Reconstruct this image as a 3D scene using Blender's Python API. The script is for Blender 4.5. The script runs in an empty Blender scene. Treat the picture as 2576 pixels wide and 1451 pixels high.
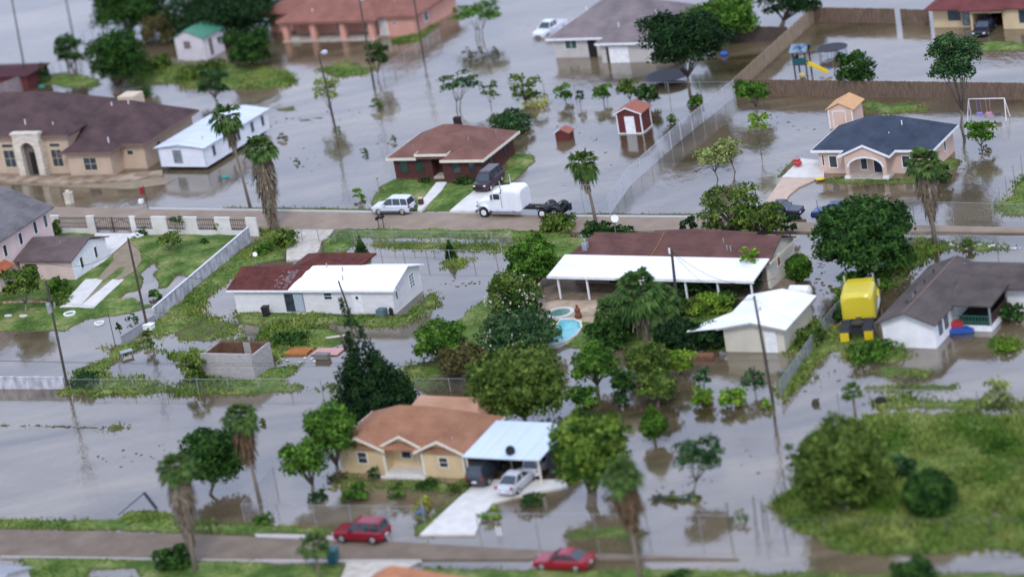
import bpy, math, random
import numpy as np
from math import sin, cos, radians, pi, sqrt, atan2
from mathutils import Vector, Matrix, Quaternion

SC = bpy.context.scene
COL = SC.collection
random.seed(7)
rng = np.random.default_rng(7)

# ---------------------------------------------------------------- camera
PITCH, ROLL, FPX, CAMH = radians(19.5), radians(9.8), 7600.0, 95.0
FW = Vector((0, cos(PITCH), -sin(PITCH)))
_u0 = Vector((0, sin(PITCH), cos(PITCH)))
_r0 = Vector((1, 0, 0))
RT = cos(ROLL) * _r0 - sin(ROLL) * _u0
UP = sin(ROLL) * _r0 + cos(ROLL) * _u0
CAM = Vector((0, 0, CAMH))
cam_data = bpy.data.cameras.new("camera")
cam = bpy.data.objects.new("camera", cam_data)
COL.objects.link(cam)
M = Matrix((RT, UP, -FW)).transposed().to_4x4()
M.translation = CAM
cam.matrix_world = M
cam_data.sensor_width = 36
cam_data.lens = 36 * FPX / 2576
cam_data.clip_start = 1
cam_data.clip_end = 6000
cam_data.dof.use_dof = True
cam_data.dof.focus_distance = 292
cam_data.dof.aperture_fstop = 0.074
SC.camera = cam

# ---------------------------------------------------------------- light
SUN_EL, SUN_AZ = radians(44), radians(186)      # azimuth clockwise from +Y
world = bpy.data.worlds.new("World")
SC.world = world
world.use_nodes = True
nt = world.node_tree
bg = nt.nodes["Background"]
sky = nt.nodes.new("ShaderNodeTexSky")
sky.sky_type = 'NISHITA'
sky.sun_disc = False
sky.sun_elevation = SUN_EL
sky.sun_rotation = SUN_AZ
sky.dust_density = 2.0
sky.air_density = 1.0
hs = nt.nodes.new("ShaderNodeHueSaturation")     # thin overcast: the sky is pale
hs.inputs["Saturation"].default_value = 0.5
nt.links.new(sky.outputs[0], hs.inputs["Color"])
cloud = nt.nodes.new("ShaderNodeMix"); cloud.data_type = 'RGBA'   # even cloud veil over the sky
cloud.inputs[0].default_value = 0.8
cloud.inputs[7].default_value = (6.75, 7.8, 10.9, 1)
nt.links.new(hs.outputs[0], cloud.inputs[6])
nt.links.new(cloud.outputs[2], bg.inputs["Color"])
bg.inputs["Strength"].default_value = 0.15
sd = bpy.data.lights.new("sun", 'SUN')
sd.energy = 1.25
sd.angle = radians(10)
sd.color = (1.0, 0.965, 0.92)
sun = bpy.data.objects.new("sun", sd)
COL.objects.link(sun)
_sdir = Vector((sin(SUN_AZ) * cos(SUN_EL), cos(SUN_AZ) * cos(SUN_EL), sin(SUN_EL)))
sun.rotation_euler = (-_sdir).to_track_quat('-Z', 'Y').to_euler()
SC.view_settings.view_transform = 'Standard'
SC.view_settings.look = 'None'
SC.view_settings.gamma = 1
SC.view_settings.exposure = 0.1
SC.render.engine = 'CYCLES'
SC.cycles.max_bounces = 5
SC.cycles.diffuse_bounces = 3
SC.cycles.transparent_max_bounces = 8

# ---------------------------------------------------------------- pixel helpers (2576-wide picture coordinates)
def G(x, y, z=0.0):
    d = FW * FPX + RT * (x - 1288) + UP * (725.5 - y)
    return CAM + d * ((z - CAM.z) / d.z)
def P(q):
    d = q - CAM
    k = FPX / d.dot(FW)
    return 1288 + d.dot(RT) * k, 725.5 - d.dot(UP) * k
def at_depth(x, y, q):                # the point seen at pixel (x, y), as far away as point q
    d = FW * FPX + RT * (x - 1288) + UP * (725.5 - y)
    return CAM + d * ((q - CAM).dot(FW) / FPX)
def mpp(q): return (q - CAM).dot(FW) / FPX    # metres per pixel there
AZ = -28.5
def T(col, row, x, y): return (col * 644 + x * .3328, row * 483 + y * .3328)

# ---------------------------------------------------------------- materials
def lin(h):
    h = h.lstrip('#')
    o = []
    for i in (0, 2, 4):
        c = int(h[i:i + 2], 16) / 255
        o.append(c / 12.92 if c <= .04045 else ((c + .055) / 1.055) ** 2.4)
    return o
MATS = {}
def mat(name, col, col2=None, scale=3.0, rough=.8, metal=0, spec=.3, bump=0, bscale=20, coord='Object', detail=4, stretch=None, island=0, lo=.35, hi=.65):
    """col/col2 linear rgb; noise mixes them"""
    if name in MATS: return MATS[name]
    m = bpy.data.materials.new(name); m.use_nodes = True
    n, l = m.node_tree.nodes, m.node_tree.links
    b = n['Principled BSDF']
    b.inputs['Roughness'].default_value = rough
    b.inputs['Metallic'].default_value = metal
    b.inputs['Specular IOR Level'].default_value = spec
    tc = n.new('ShaderNodeTexCoord')
    src = tc.outputs[coord]
    if stretch:
        mp = n.new('ShaderNodeMapping'); mp.inputs['Scale'].default_value = stretch
        l.new(src, mp.inputs[0]); src = mp.outputs[0]
    if col2 is None: col2 = [c * .86 for c in col]
    nz = n.new('ShaderNodeTexNoise'); nz.inputs['Scale'].default_value = scale; nz.inputs['Detail'].default_value = detail
    l.new(src, nz.inputs['Vector'])
    r = n.new('ShaderNodeMapRange'); r.inputs[1].default_value = lo; r.inputs[2].default_value = hi
    l.new(nz.outputs[0], r.inputs[0])
    mx = n.new('ShaderNodeMix'); mx.data_type = 'RGBA'
    mx.inputs[6].default_value = (*col, 1); mx.inputs[7].default_value = (*col2, 1)
    l.new(r.outputs[0], mx.inputs[0])
    out = mx.outputs[2]
    if island:
        ge = n.new('ShaderNodeNewGeometry')
        r2 = n.new('ShaderNodeMapRange'); r2.inputs[3].default_value = 1 - island; r2.inputs[4].default_value = 1 + island
        l.new(ge.outputs['Random Per Island'], r2.inputs[0])
        h = n.new('ShaderNodeHueSaturation')
        l.new(r2.outputs[0], h.inputs['Value']); l.new(out, h.inputs['Color']); out = h.outputs[0]
    l.new(out, b.inputs['Base Color'])
    if bump:
        bn = n.new('ShaderNodeTexNoise'); bn.inputs['Scale'].default_value = bscale; bn.inputs['Detail'].default_value = 3
        l.new(src, bn.inputs['Vector'])
        bp = n.new('ShaderNodeBump'); bp.inputs['Strength'].default_value = bump; bp.inputs['Distance'].default_value = .05
        l.new(bn.outputs[0], bp.inputs['Height']); l.new(bp.outputs[0], b.inputs['Normal'])
    MATS[name] = m
    return m
def cm(name, hexa, k=.9, **kw):
    return mat(name, [min(.85, c * k) for c in lin(hexa)], **kw)
def roofmat(name, h1, h2, k=.85, scale=.5):
    """shingles: fine courses, granule speckle and broad weathering"""
    if name in MATS: return MATS[name]
    m = bpy.data.materials.new(name); m.use_nodes = True
    n, l = m.node_tree.nodes, m.node_tree.links
    b = n['Principled BSDF']; b.inputs['Roughness'].default_value = .9; b.inputs['Specular IOR Level'].default_value = .25
    tc = n.new('ShaderNodeTexCoord')
    n1 = n.new('ShaderNodeTexNoise'); n1.inputs['Scale'].default_value = scale; n1.inputs['Detail'].default_value = 5
    n2 = n.new('ShaderNodeTexNoise'); n2.inputs['Scale'].default_value = 9; n2.inputs['Detail'].default_value = 2
    mp = n.new('ShaderNodeMapping'); mp.inputs['Scale'].default_value = (.6, .6, 9)
    n3 = n.new('ShaderNodeTexNoise'); n3.inputs['Scale'].default_value = 1.0; n3.inputs['Detail'].default_value = 2
    l.new(tc.outputs['Object'], n1.inputs['Vector']); l.new(tc.outputs['Object'], n2.inputs['Vector'])
    l.new(tc.outputs['Object'], mp.inputs[0]); l.new(mp.outputs[0], n3.inputs['Vector'])
    a1 = n.new('ShaderNodeMath'); a1.operation = 'MULTIPLY_ADD'; a1.inputs[1].default_value = .55; l.new(n2.outputs[0], a1.inputs[0]); l.new(n1.outputs[0], a1.inputs[2])
    a2 = n.new('ShaderNodeMath'); a2.operation = 'MULTIPLY_ADD'; a2.inputs[1].default_value = .45; l.new(n3.outputs[0], a2.inputs[0]); l.new(a1.outputs[0], a2.inputs[2])
    r = n.new('ShaderNodeMapRange'); r.inputs[1].default_value = .78; r.inputs[2].default_value = 1.22; l.new(a2.outputs[0], r.inputs[0])
    mx = n.new('ShaderNodeMix'); mx.data_type = 'RGBA'
    mx.inputs[6].default_value = (*[c * k for c in lin(h1)], 1); mx.inputs[7].default_value = (*[c * k for c in lin(h2)], 1)
    l.new(r.outputs[0], mx.inputs[0]); l.new(mx.outputs[2], b.inputs['Base Color'])
    MATS[name] = m
    return m

# ---------------------------------------------------------------- object helpers
def tag(o, label=None, cat=None, group=None, kind=None):
    if label: o['label'] = label
    if cat: o['category'] = cat
    if group: o['group'] = group
    if kind: o['kind'] = kind
    return o
def thing(name, label, cat, loc=(0, 0, 0), az=0.0, group=None):
    o = bpy.data.objects.new(name, None); COL.objects.link(o)
    o.empty_display_size = .3
    o.location = loc; o.rotation_euler = (0, 0, radians(az))
    return tag(o, label, cat, group)
class MB:
    """collects shapes, builds ONE mesh object"""
    def __init__(s): s.v = []; s.f = []
    def add(s, vs, fs):
        k = len(s.v); s.v += [tuple(v) for v in vs]; s.f += [tuple(i + k for i in f) for f in fs]; return s
    def box(s, x0, x1, y0, y1, z0, z1):
        return s.add([(x0, y0, z0), (x1, y0, z0), (x1, y1, z0), (x0, y1, z0), (x0, y0, z1), (x1, y0, z1), (x1, y1, z1), (x0, y1, z1)],
                     [(3, 2, 1, 0), (4, 5, 6, 7), (0, 1, 5, 4), (1, 2, 6, 5), (2, 3, 7, 6), (3, 0, 4, 7)])
    def prism(s, pts, z0, z1):          # plan polygon, z0 -> z1
        n = len(pts)
        return s.add([(p[0], p[1], z0) for p in pts] + [(p[0], p[1], z1) for p in pts],
                     [tuple(range(n - 1, -1, -1)), tuple(range(n, 2 * n))] + [(i, (i + 1) % n, n + (i + 1) % n, n + i) for i in range(n)])
    def ext(s, pts, axis, a, b):        # profile polygon of (u, z) pushed along an axis ('x': u is y, 'y': u is x)
        n = len(pts)
        mk = (lambda u, z, w: (w, u, z)) if axis == 'x' else (lambda u, z, w: (u, w, z))
        return s.add([mk(u, z, a) for u, z in pts] + [mk(u, z, b) for u, z in pts],
                     [tuple(range(n - 1, -1, -1)), tuple(range(n, 2 * n))] + [(i, (i + 1) % n, n + (i + 1) % n, n + i) for i in range(n)])
    def tube(s, pts, rad, n=6, cap=True):
        pts = [Vector(p) for p in pts]
        if not hasattr(rad, '__len__'): rad = [rad] * len(pts)
        k = len(s.v); N = len(pts)
        for i, p in enumerate(pts):
            d = (pts[min(i + 1, N - 1)] - pts[max(i - 1, 0)])
            if d.length < 1e-9: d = Vector((0, 0, 1))
            d.normalize()
            a = d.orthogonal() if abs(d.z) > .9 else d.cross(Vector((0, 0, 1)))
            if abs(d.z) > .9: a = Vector((1, 0, 0)) - d * d.x
            a.normalize(); b = d.cross(a)
            for j in range(n):
                t = 2 * pi * j / n
                s.v.append(tuple(p + a * (rad[i] * cos(t)) + b * (rad[i] * sin(t))))
        for i in range(N - 1):
            for j in range(n):
                s.f.append((k + i * n + j, k + i * n + (j + 1) % n, k + (i + 1) * n + (j + 1) % n, k + (i + 1) * n + j))
        if cap:
            s.f.append(tuple(k + j for j in range(n - 1, -1, -1))); s.f.append(tuple(k + (N - 1) * n + j for j in range(n)))
        return s
    def cyl(s, x, y, z0, z1, r, n=16, r2=None): return s.tube([(x, y, z0), (x, y, z1)], [r, r if r2 is None else r2], n)
    def lathe(s, x, y, prof, n=16):
        return s.tube([(x, y, z) for r, z in prof], [max(r, .001) for r, z in prof], n)
    def ball(s, x, y, z, rx, ry=None, rz=None, n=10):
        ry = ry or rx; rz = rz or rx; k = len(s.v); m = n // 2
        for i in range(m + 1):
            t = pi * i / m
            for j in range(n):
                a = 2 * pi * j / n
                s.v.append((x + rx * sin(t) * cos(a), y + ry * sin(t) * sin(a), z + rz * cos(t)))
        for i in range(m):
            for j in range(n):
                s.f.append((k + i * n + j, k + (i + 1) * n + j, k + (i + 1) * n + (j + 1) % n, k + i * n + (j + 1) % n))
        return s
    def hip(s, x0, x1, y0, y1, z, h, t=.14, inset=None, axis=None):
        w, d = x1 - x0, y1 - y0
        axis = axis or ('x' if w >= d else 'y')
        if axis == 'x':
            i = min(d / 2 if inset is None else inset, w / 2 - .01)
            r0, r1 = (x0 + i, (y0 + y1) / 2, z + t + h), (x1 - i, (y0 + y1) / 2, z + t + h)
            F = [(4, 5, 9, 8), (5, 6, 9), (6, 7, 8, 9), (7, 4, 8)]
        else:
            i = min(w / 2 if inset is None else inset, d / 2 - .01)
            r0, r1 = ((x0 + x1) / 2, y0 + i, z + t + h), ((x0 + x1) / 2, y1 - i, z + t + h)
            F = [(4, 5, 8), (5, 6, 9, 8), (6, 7, 9), (7, 4, 8, 9)]
        return s.add([(x0, y0, z), (x1, y0, z), (x1, y1, z), (x0, y1, z), (x0, y0, z + t), (x1, y0, z + t), (x1, y1, z + t), (x0, y1, z + t), r0, r1],
                     [(3, 2, 1, 0), (0, 1, 5, 4), (1, 2, 6, 5), (2, 3, 7, 6), (3, 0, 4, 7)] + F)
    def gable(s, x0, x1, y0, y1, z, h, axis='x', t=.12, mid=None):   # thick gable roof, ridge along axis
        if axis == 'x':
            m = (y0 + y1) / 2 if mid is None else mid
            return s.ext([(y0, z), (y0, z + t), (m, z + h + t), (y1, z + t), (y1, z), (m, z + h)], 'x', x0, x1)
        m = (x0 + x1) / 2 if mid is None else mid
        return s.ext([(x0, z), (x0, z + t), (m, z + h + t), (x1, z + t), (x1, z), (m, z + h)], 'y', y0, y1)
    def ring(s, x0, x1, y0, y1, z0, z1, t=.05):       # four boards round a rectangle, butted
        s.box(x0 - t, x1 + t, y0 - t, y0, z0, z1); s.box(x0 - t, x1 + t, y1, y1 + t, z0, z1)
        s.box(x0 - t, x0, y0, y1, z0, z1); s.box(x1, x1 + t, y0, y1, z0, z1); return s
    def build(s, name, m, parent=None, loc=None, az=None, smooth=False):
        me = bpy.data.meshes.new(name)
        me.from_pydata(s.v, [], s.f); me.update()
        me.materials.append(m)
        o = bpy.data.objects.new(name, me); COL.objects.link(o)
        if parent: o.parent = parent
        if loc is not None: o.location = loc
        if az is not None: o.rotation_euler = (0, 0, radians(az))
        if smooth:
            me.polygons.foreach_set('use_smooth', [True] * len(me.polygons))
        return o
def np_mesh(name, V, F, m, parent=None, smooth=False):
    """V (n,3), F (m,k) with constant k"""
    me = bpy.data.meshes.new(name)
    n, (fm, k) = len(V), F.shape
    me.vertices.add(n); me.vertices.foreach_set('co', np.ascontiguousarray(V, dtype=np.float32).ravel())
    me.loops.add(fm * k); me.loops.foreach_set('vertex_index', np.ascontiguousarray(F, dtype=np.int32).ravel())
    me.polygons.add(fm); me.polygons.foreach_set('loop_start', np.arange(0, fm * k, k, dtype=np.int32))
    if smooth: me.polygons.foreach_set('use_smooth', np.ones(fm, dtype=bool))
    me.materials.append(m); me.update(calc_edges=True); me.validate()
    o = bpy.data.objects.new(name, me); COL.objects.link(o)
    if parent: o.parent = parent
    return o
def copy_tree(o, parent=None, label=None, loc=None, az=None):
    c = o.copy(); COL.objects.link(c)
    c.parent = parent
    if label: c['label'] = label
    if loc is not None: c.location = loc
    if az is not None: c.rotation_euler = (0, 0, radians(az))
    for ch in list(o.children): copy_tree(ch, c)
    return c

# ---------------------------------------------------------------- common materials
WHITE = cm('white_paint', 'f6f6f8', .92, scale=2, rough=.6)
OFFW = cm('cream_trim', 'efe6d2', .9, rough=.7)
GLASS = mat('window_glass', (.035, .05, .065), (.02, .03, .04), scale=1.2, rough=.08, spec=.7)
GLASSL = mat('pale_curtain_glass', (.25, .29, .31), (.12, .15, .17), scale=1.5, rough=.12, spec=.6)
BLACK = mat('black_and_shade', (.012, .012, .014), (.02, .018, .016), rough=.9)  # near black of doors and grilles, also painted shade in open interiors
CHROME = mat('bright_metal', (.7, .7, .72), rough=.25, metal=.9)
STEEL = mat('galvanised_steel', (.42, .43, .45), (.3, .31, .33), rough=.5, metal=.5)
RUBBER = mat('tyre_rubber', (.02, .02, .022), rough=.85)
CONC = cm('concrete', 'd9d2c6', .78, col2=[c * .68 for c in lin('cfc3b0')], scale=1.3, rough=.9, bump=.2)
CONCW = cm('pale_concrete', 'e6e2da', .85, scale=1.1, rough=.9, bump=.2)
POLEW = mat('pole_wood', (.055, .045, .04), (.09, .075, .06), scale=3, stretch=(4, 4, .4), rough=.9)
BARK = mat('bark', (.10, .08, .06), (.18, .15, .12), scale=5, stretch=(3, 3, .6), rough=.95)
BARKG = mat('grey_bark', (.16, .14, .12), (.27, .24, .21), scale=5, stretch=(3, 3, .6), rough=.95)
WOODF = mat('fence_wood', (.20, .135, .09), (.10, .07, .05), scale=2.2, stretch=(4, 4, .5), rough=.9)

# ---------------------------------------------------------------- noise for the terrain
def vnoise(x, y, s, seed):
    x = x / s; y = y / s
    xi = np.floor(x).astype(int); yi = np.floor(y).astype(int)
    fx = x - xi; fy = y - yi
    fx = fx * fx * (3 - 2 * fx); fy = fy * fy * (3 - 2 * fy)
    def hsh(a, b):
        h = (a * 374761393 + b * 668265263 + seed * 1442695041) & 0xffffffff
        h = ((h ^ (h >> 13)) * 1274126177) & 0xffffffff
        return ((h ^ (h >> 16)) & 0xffff) / 65535.0
    return (hsh(xi, yi) * (1 - fx) + hsh(xi + 1, yi) * fx) * (1 - fy) + (hsh(xi, yi + 1) * (1 - fx) + hsh(xi + 1, yi + 1) * fx) * fy
def fnoise(x, y, s, seed): return (vnoise(x, y, s, seed) + .5 * vnoise(x, y, s / 2.1, seed + 1) + .3 * vnoise(x, y, s / 4.3, seed + 2)) / 1.8 - .5
def sdist(X, Y, poly):
    """signed distance (inside positive)"""
    d = np.full(X.shape, 1e9); ins = np.zeros(X.shape, bool)
    n = len(poly)
    for i in range(n):
        ax, ay = poly[i]; bx, by = poly[(i + 1) % n]
        ex, ey = bx - ax, by - ay
        t = np.clip(((X - ax) * ex + (Y - ay) * ey) / (ex * ex + ey * ey + 1e-9), 0, 1)
        d = np.minimum(d, np.hypot(X - ax - t * ex, Y - ay - t * ey))
        c = ((ay > Y) != (by > Y)) & (X < (bx - ax) * (Y - ay) / (by - ay + 1e-12) + ax)
        ins ^= c
    return np.where(ins, d, -d)

# land above the flood: (picture polygon, height, shoreline raggedness m, tuft height, tufts per m2)
LAND = [
 ([(-30,585),(118,588),(638,590),(600,628),(520,690),(470,728),(400,768),(300,792),(215,805),(170,832),(60,836),(-30,832)], .30, .8, .07, 5),
 ([(650,580),(705,562),(745,572),(735,600),(700,648),(640,660),(590,700),(545,740),(500,785),(455,832),(400,845),(375,835),(398,806),(460,750),(560,668)], .35, 1.6, .35, 8),
 ([(585,780),(1020,795),(1085,732),(1108,745),(1095,772),(1045,802),(1000,822),(850,820),(700,822),(620,815),(590,800)], .25, .9, .22, 8),
 ([(640,880),(660,842),(720,815),(800,822),(850,835),(868,866),(800,880),(755,872),(720,885),(690,905),(690,925),(740,920),(765,935),(725,955),(640,968),(500,975),(460,960),(470,930),(455,900),(375,922),(375,905),(450,893),(520,880),(560,865),(600,858)], .3, 1.6, .4, 9),
 ([(170,978),(190,930),(225,920),(270,890),(300,872),(345,862),(352,880),(310,895),(275,925),(300,955),(400,970),(500,970),(860,975),(860,985),(170,985)], .25, 2.0, .4, 8),
 ([(375,905),(420,892),(470,900),(470,920),(420,926),(380,918)], .2, 1.3, .35, 8),
 ([(470,800),(520,790),(560,800),(590,835),(520,850),(460,850),(430,830)], .05, 2.2, .3, 6),
 ([(260,880),(330,865),(380,880),(370,960),(300,975),(250,950)], .02, 2.4, .3, 6),
 ([(1020,930),(1100,900),(1130,930),(1100,980),(1030,985)], .04, 2.0, .3, 6),
 ([(805,640),(820,600),(850,574),(1100,577),(1380,580),(1440,588),(1430,610),(1300,600),(1100,596),(900,597),(885,620),(850,640)], .28, .8, .2, 8),
 ([(945,609),(1000,610),(1100,615),(1250,620),(1250,630),(1100,626),(950,618)], .15, .9, .35, 10),
 ([(1265,628),(1300,600),(1420,600),(1420,650),(1330,660),(1290,645)], .2, 1.0, .2, 8),
 ([(560,522),(640,523),(800,524),(935,526),(935,531),(640,530),(560,528)], .12, .3, .12, 6),
 ([(1437,537),(1760,538),(1760,544),(1437,543)], .1, .3, .1, 6),
 ([(935,530),(940,505),(960,470),(990,450),(1180,462),(1262,455),(1275,400),(1300,384),(1340,392),(1343,408),(1320,432),(1290,455),(1230,470),(1205,490),(1168,531),(1050,531)], .28, .5, .08, 6),
 ([(-20,1306),(150,1308),(290,1308),(330,1294),(420,1292),(480,1306),(620,1318),(830,1325),(860,1345),(640,1341),(460,1341),(300,1334),(-20,1330)], .22, .6, .2, 8),
 ([(300,1306),(330,1292),(400,1290),(450,1300),(470,1330),(300,1330)], .55, .6, .45, 12),
 ([(1040,1345),(1050,1318),(1090,1300),(1120,1310),(1075,1345)], .18, .5, .15, 8),
 ([(60,1402),(480,1409),(870,1422),(865,1435),(845,1490),(60,1490)], .25, .5, .15, 7),
 ([(1060,1426),(1340,1428),(1600,1436),(2000,1440),(2576,1446),(2600,1500),(1040,1500)], .2, .8, .15, 8),
 ([(1968,1322),(1985,1288),(1975,1270),(2010,1225),(2090,1100),(2180,1052),(2270,1040),(2400,1045),(2520,1048),(2610,1060),(2610,1388),(2280,1382),(2140,1375),(2070,1350),(2040,1335)], .38, 1.2, .50, 12),
 ([(2135,895),(2150,868),(2200,862),(2260,872),(2280,895),(2250,912),(2170,912)], .5, .6, .5, 12),
 ([(2205,935),(2230,922),(2300,928),(2330,940),(2240,948)], .12, .8, .25, 8),
 ([(2505,872),(2520,858),(2555,862),(2560,880),(2520,886)], .45, .4, .4, 12),
 ([(2205,1012),(2240,1002),(2400,1012),(2576,1012),(2600,1035),(2480,1025),(2300,1026),(2220,1022)], .15, 1.0, .4, 9),
 ([(2180,972),(2400,973),(2400,980),(2180,979)], .1, .6, .25, 7),
 ([(2290,612),(2315,606),(2500,612),(2530,625),(2340,632),(2310,670),(2250,715),(2215,722),(2190,745),(2175,735),(2230,690),(2270,650)], .25, .9, .4, 9),
 ([(2095,815),(2140,835),(2205,845),(2210,870),(2150,880),(2090,880),(2050,915),(2015,960),(1975,1008),(1955,1000),(1985,955),(2010,905),(2050,860)], .3, .9, .4, 9),
 ([(1160,800),(1200,762),(1240,745),(1290,640),(1400,596),(1700,590),(2000,650),(2030,660),(2030,710),(1985,735),(1850,760),(1845,880),(1700,885),(1480,870),(1380,862),(1300,900),(1130,905),(1100,862)], .26, 1.2, .12, 3),
 ([(1985,885),(1995,850),(2045,805),(2085,812),(2075,838),(2030,872),(2005,893)], .35, .5, .35, 10),
 ([(95,205),(105,188),(180,185),(245,200),(240,216),(150,217)], .15, 1.2, .2, 6),
 ([(330,195),(395,160),(480,160),(560,163),(690,170),(748,188),(735,212),(660,222),(560,222),(430,210),(345,215)], .3, 1.6, .35, 7),
 ([(800,172),(860,158),(940,170),(925,190),(830,200)], .15, 1.4, .2, 6),
 ([(960,100),(1035,92),(1098,48),(1106,52),(1050,100),(1000,110)], .25, .8, .3, 8),
 ([(2450,112),(2500,104),(2590,112),(2590,132),(2470,130)], .15, 1.0, .15, 6),
 ([(2160,262),(2200,252),(2290,262),(2325,280),(2250,290),(2180,280)], .12, 1.6, .2, 6),
 ([(2075,455),(2100,446),(2290,450),(2340,420),(2390,396),(2420,400),(2400,430),(2330,462),(2200,466),(2080,462)], .12, .6, .15, 7),
 ([(1950,448),(1990,405),(2008,396),(2012,402),(1965,448)], .14, .4, .12, 6),
 ([(2500,530),(2530,500),(2560,460),(2590,440),(2590,540)], .3, .8, .35, 8),
 ([(1418,1345),(1440,1330),(1560,1326),(1640,1340),(1600,1354),(1450,1352)], .1, 1.2, .12, 6),
 ([(262,1080),(300,1066),(312,1074),(285,1088)], .08, .6, .2, 6),
 ([(0,1068),(130,1070),(230,1074),(230,1078),(130,1074),(0,1073)], .03, .5, .12, 4),
 ([(700,275),(735,268),(738,278),(710,280)], .06, .6, .12, 5),
 ([(830,1190),(860,1195),(985,1215),(1190,1218),(1195,1240),(1110,1240),(1030,1225),(850,1222)], .12, .9, .25, 6),
 ([(1100,1300),(1190,1215),(1180,1210),(1100,1280)], .1, .5, .15, 5),
 ([(1110,660),(1150,650),(1180,655),(1160,672),(1120,672)], .12, .4, .3, 9),
 ([(1200,770),(1240,745),(1260,780),(1200,830),(1150,820)], .25, .8, .3, 8),
 ([(1020,925),(1060,905),(1110,905),(1110,960),(1060,985),(1020,975)], .12, 1.4, .25, 7),
 ([(640,975),(640,1000),(660,990)], .05, .5, .1, 5),
]
DIPS = [  # puddles inside the land
 ([(385,665),(398,700),(388,735),(350,755),(308,752),(318,735),(360,725),(352,690)], .9),
 ([(450,690),(470,700),(450,735),(395,765),(360,765),(380,740),(430,720)], .9),
 ([(600,700),(620,770),(560,790),(500,780),(530,745),(575,715)], 1.2),
 ([(300,905),(360,880),(440,905),(460,955),(300,950),(270,930)], 1.0),
 ([(560,895),(470,880),(500,870),(580,870)], .5),
 ([(750,935),(765,880),(850,885),(860,960),(730,960)], .8),
 ([(230,1432),(340,1431),(350,1451),(225,1451)], .6),
 ([(2480,1290),(2520,1275),(2530,1292),(2500,1304)], .6),
 ([(2550,1190),(2600,1205),(2600,1230),(2560,1215)], .6),
 ([(1425,895),(1440,895),(1440,1000),(1415,1000)], .6),
 ([(1360,1010),(1700,1020),(1700,1040),(1360,1030)], .6),
]
def build_land():
    st = .33
    xs = np.arange(-90, 96, st); ys = np.arange(190, 420, st)
    X, Y = np.meshgrid(xs, ys)
    Hh = np.full(X.shape, -.9); TH = np.zeros(X.shape); TD = np.zeros(X.shape)
    N1 = fnoise(X, Y, 5, 3); N2 = fnoise(X, Y, 1.7, 9); N3 = fnoise(X, Y, .8, 21)
    for poly, h, rag, th, td in LAND:
        pw = [G(*p)[:2] for p in poly]
        px = [p[0] for p in pw]; py = [p[1] for p in pw]
        m = (X > min(px) - 3) & (X < max(px) + 3) & (Y > min(py) - 3) & (Y < max(py) + 3)
        if not m.any(): continue
        s = sdist(X[m], Y[m], pw) + rag * (1.5 * N1[m] + 1.2 * N2[m]) + .2 * N3[m]
        hh = np.where(s > 0, h * (1 - np.exp(-s / .9)) + .015, s * .16)
        upd = hh > Hh[m]
        a = Hh[m]; a[upd] = hh[upd]; Hh[m] = a
        b = TH[m]; b[upd] = th; TH[m] = b
        c = TD[m]; c[upd] = td; TD[m] = c
    for poly, rag in DIPS:
        pw = [G(*p)[:2] for p in poly]
        s = sdist(X, Y, pw) + rag * (1.8 * N1 + 1.6 * N2)
        Hh = np.where(s > -.5, np.minimum(Hh, -.25 * (s + .15)), Hh)
    Hh = Hh + np.where(Hh > .04, .10 * N2 * np.clip(TH * 3, .2, 1) + .05 * N3, 0)
    keep = Hh > -.35
    cell = keep[:-1, :-1] | keep[1:, :-1] | keep[:-1, 1:] | keep[1:, 1:]
    idx = np.arange(X.size).reshape(X.shape)
    F = np.stack([idx[:-1, :-1][cell], idx[:-1, 1:][cell], idx[1:, 1:][cell], idx[1:, :-1][cell]], 1)
    u, inv = np.unique(F, return_inverse=True)
    V = np.stack([X.ravel(), Y.ravel(), Hh.ravel()], 1)[u]
    F = inv.reshape(F.shape)
    m = bpy.data.materials.new('grass_ground'); m.use_nodes = True
    n, l = m.node_tree.nodes, m.node_tree.links
    b = n['Principled BSDF']; b.inputs['Roughness'].default_value = .95; b.inputs['Specular IOR Level'].default_value = .1
    ge = n.new('ShaderNodeNewGeometry')
    n1 = n.new('ShaderNodeTexNoise'); n1.inputs['Scale'].default_value = .35; n1.inputs['Detail'].default_value = 6
    n2 = n.new('ShaderNodeTexNoise'); n2.inputs['Scale'].default_value = 2.4; n2.inputs['Detail'].default_value = 4
    l.new(ge.outputs['Position'], n1.inputs[0]); l.new(ge.outputs['Position'], n2.inputs[0])
    r1 = n.new('ShaderNodeValToRGB')
    r1.color_ramp.elements[0].position = .36; r1.color_ramp.elements[0].color = (.055, .105, .022, 1)
    r1.color_ramp.elements[1].position = .68; r1.color_ramp.elements[1].color = (.24, .25, .095, 1)
    e = r1.color_ramp.elements.new(.52); e.color = (.125, .185, .045, 1)
    l.new(n1.outputs[0], r1.inputs[0])
    r2 = n.new('ShaderNodeMapRange'); r2.inputs[1].default_value = .3; r2.inputs[2].default_value = .7; r2.inputs[3].default_value = .65; r2.inputs[4].default_value = 1.25
    l.new(n2.outputs[0], r2.inputs[0])
    h = n.new('ShaderNodeHueSaturation'); l.new(r2.outputs[0], h.inputs['Value']); l.new(r1.outputs[0], h.inputs['Color'])
    sp = n.new('ShaderNodeSeparateXYZ'); l.new(ge.outputs['Position'], sp.inputs[0])
    r3 = n.new('ShaderNodeMapRange'); r3.inputs[1].default_value = .01; r3.inputs[2].default_value = .09; l.new(sp.outputs['Z'], r3.inputs[0])
    mx = n.new('ShaderNodeMix'); mx.data_type = 'RGBA'; mx.inputs[6].default_value = (.09, .075, .04, 1)   # wet mud just above the water line
    l.new(r3.outputs[0], mx.inputs[0]); l.new(h.outputs[0], mx.inputs[7]); l.new(mx.outputs[2], b.inputs['Base Color'])
    o = np_mesh('ground', V, F, m, smooth=True)
    o['kind'] = 'structure'
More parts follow.
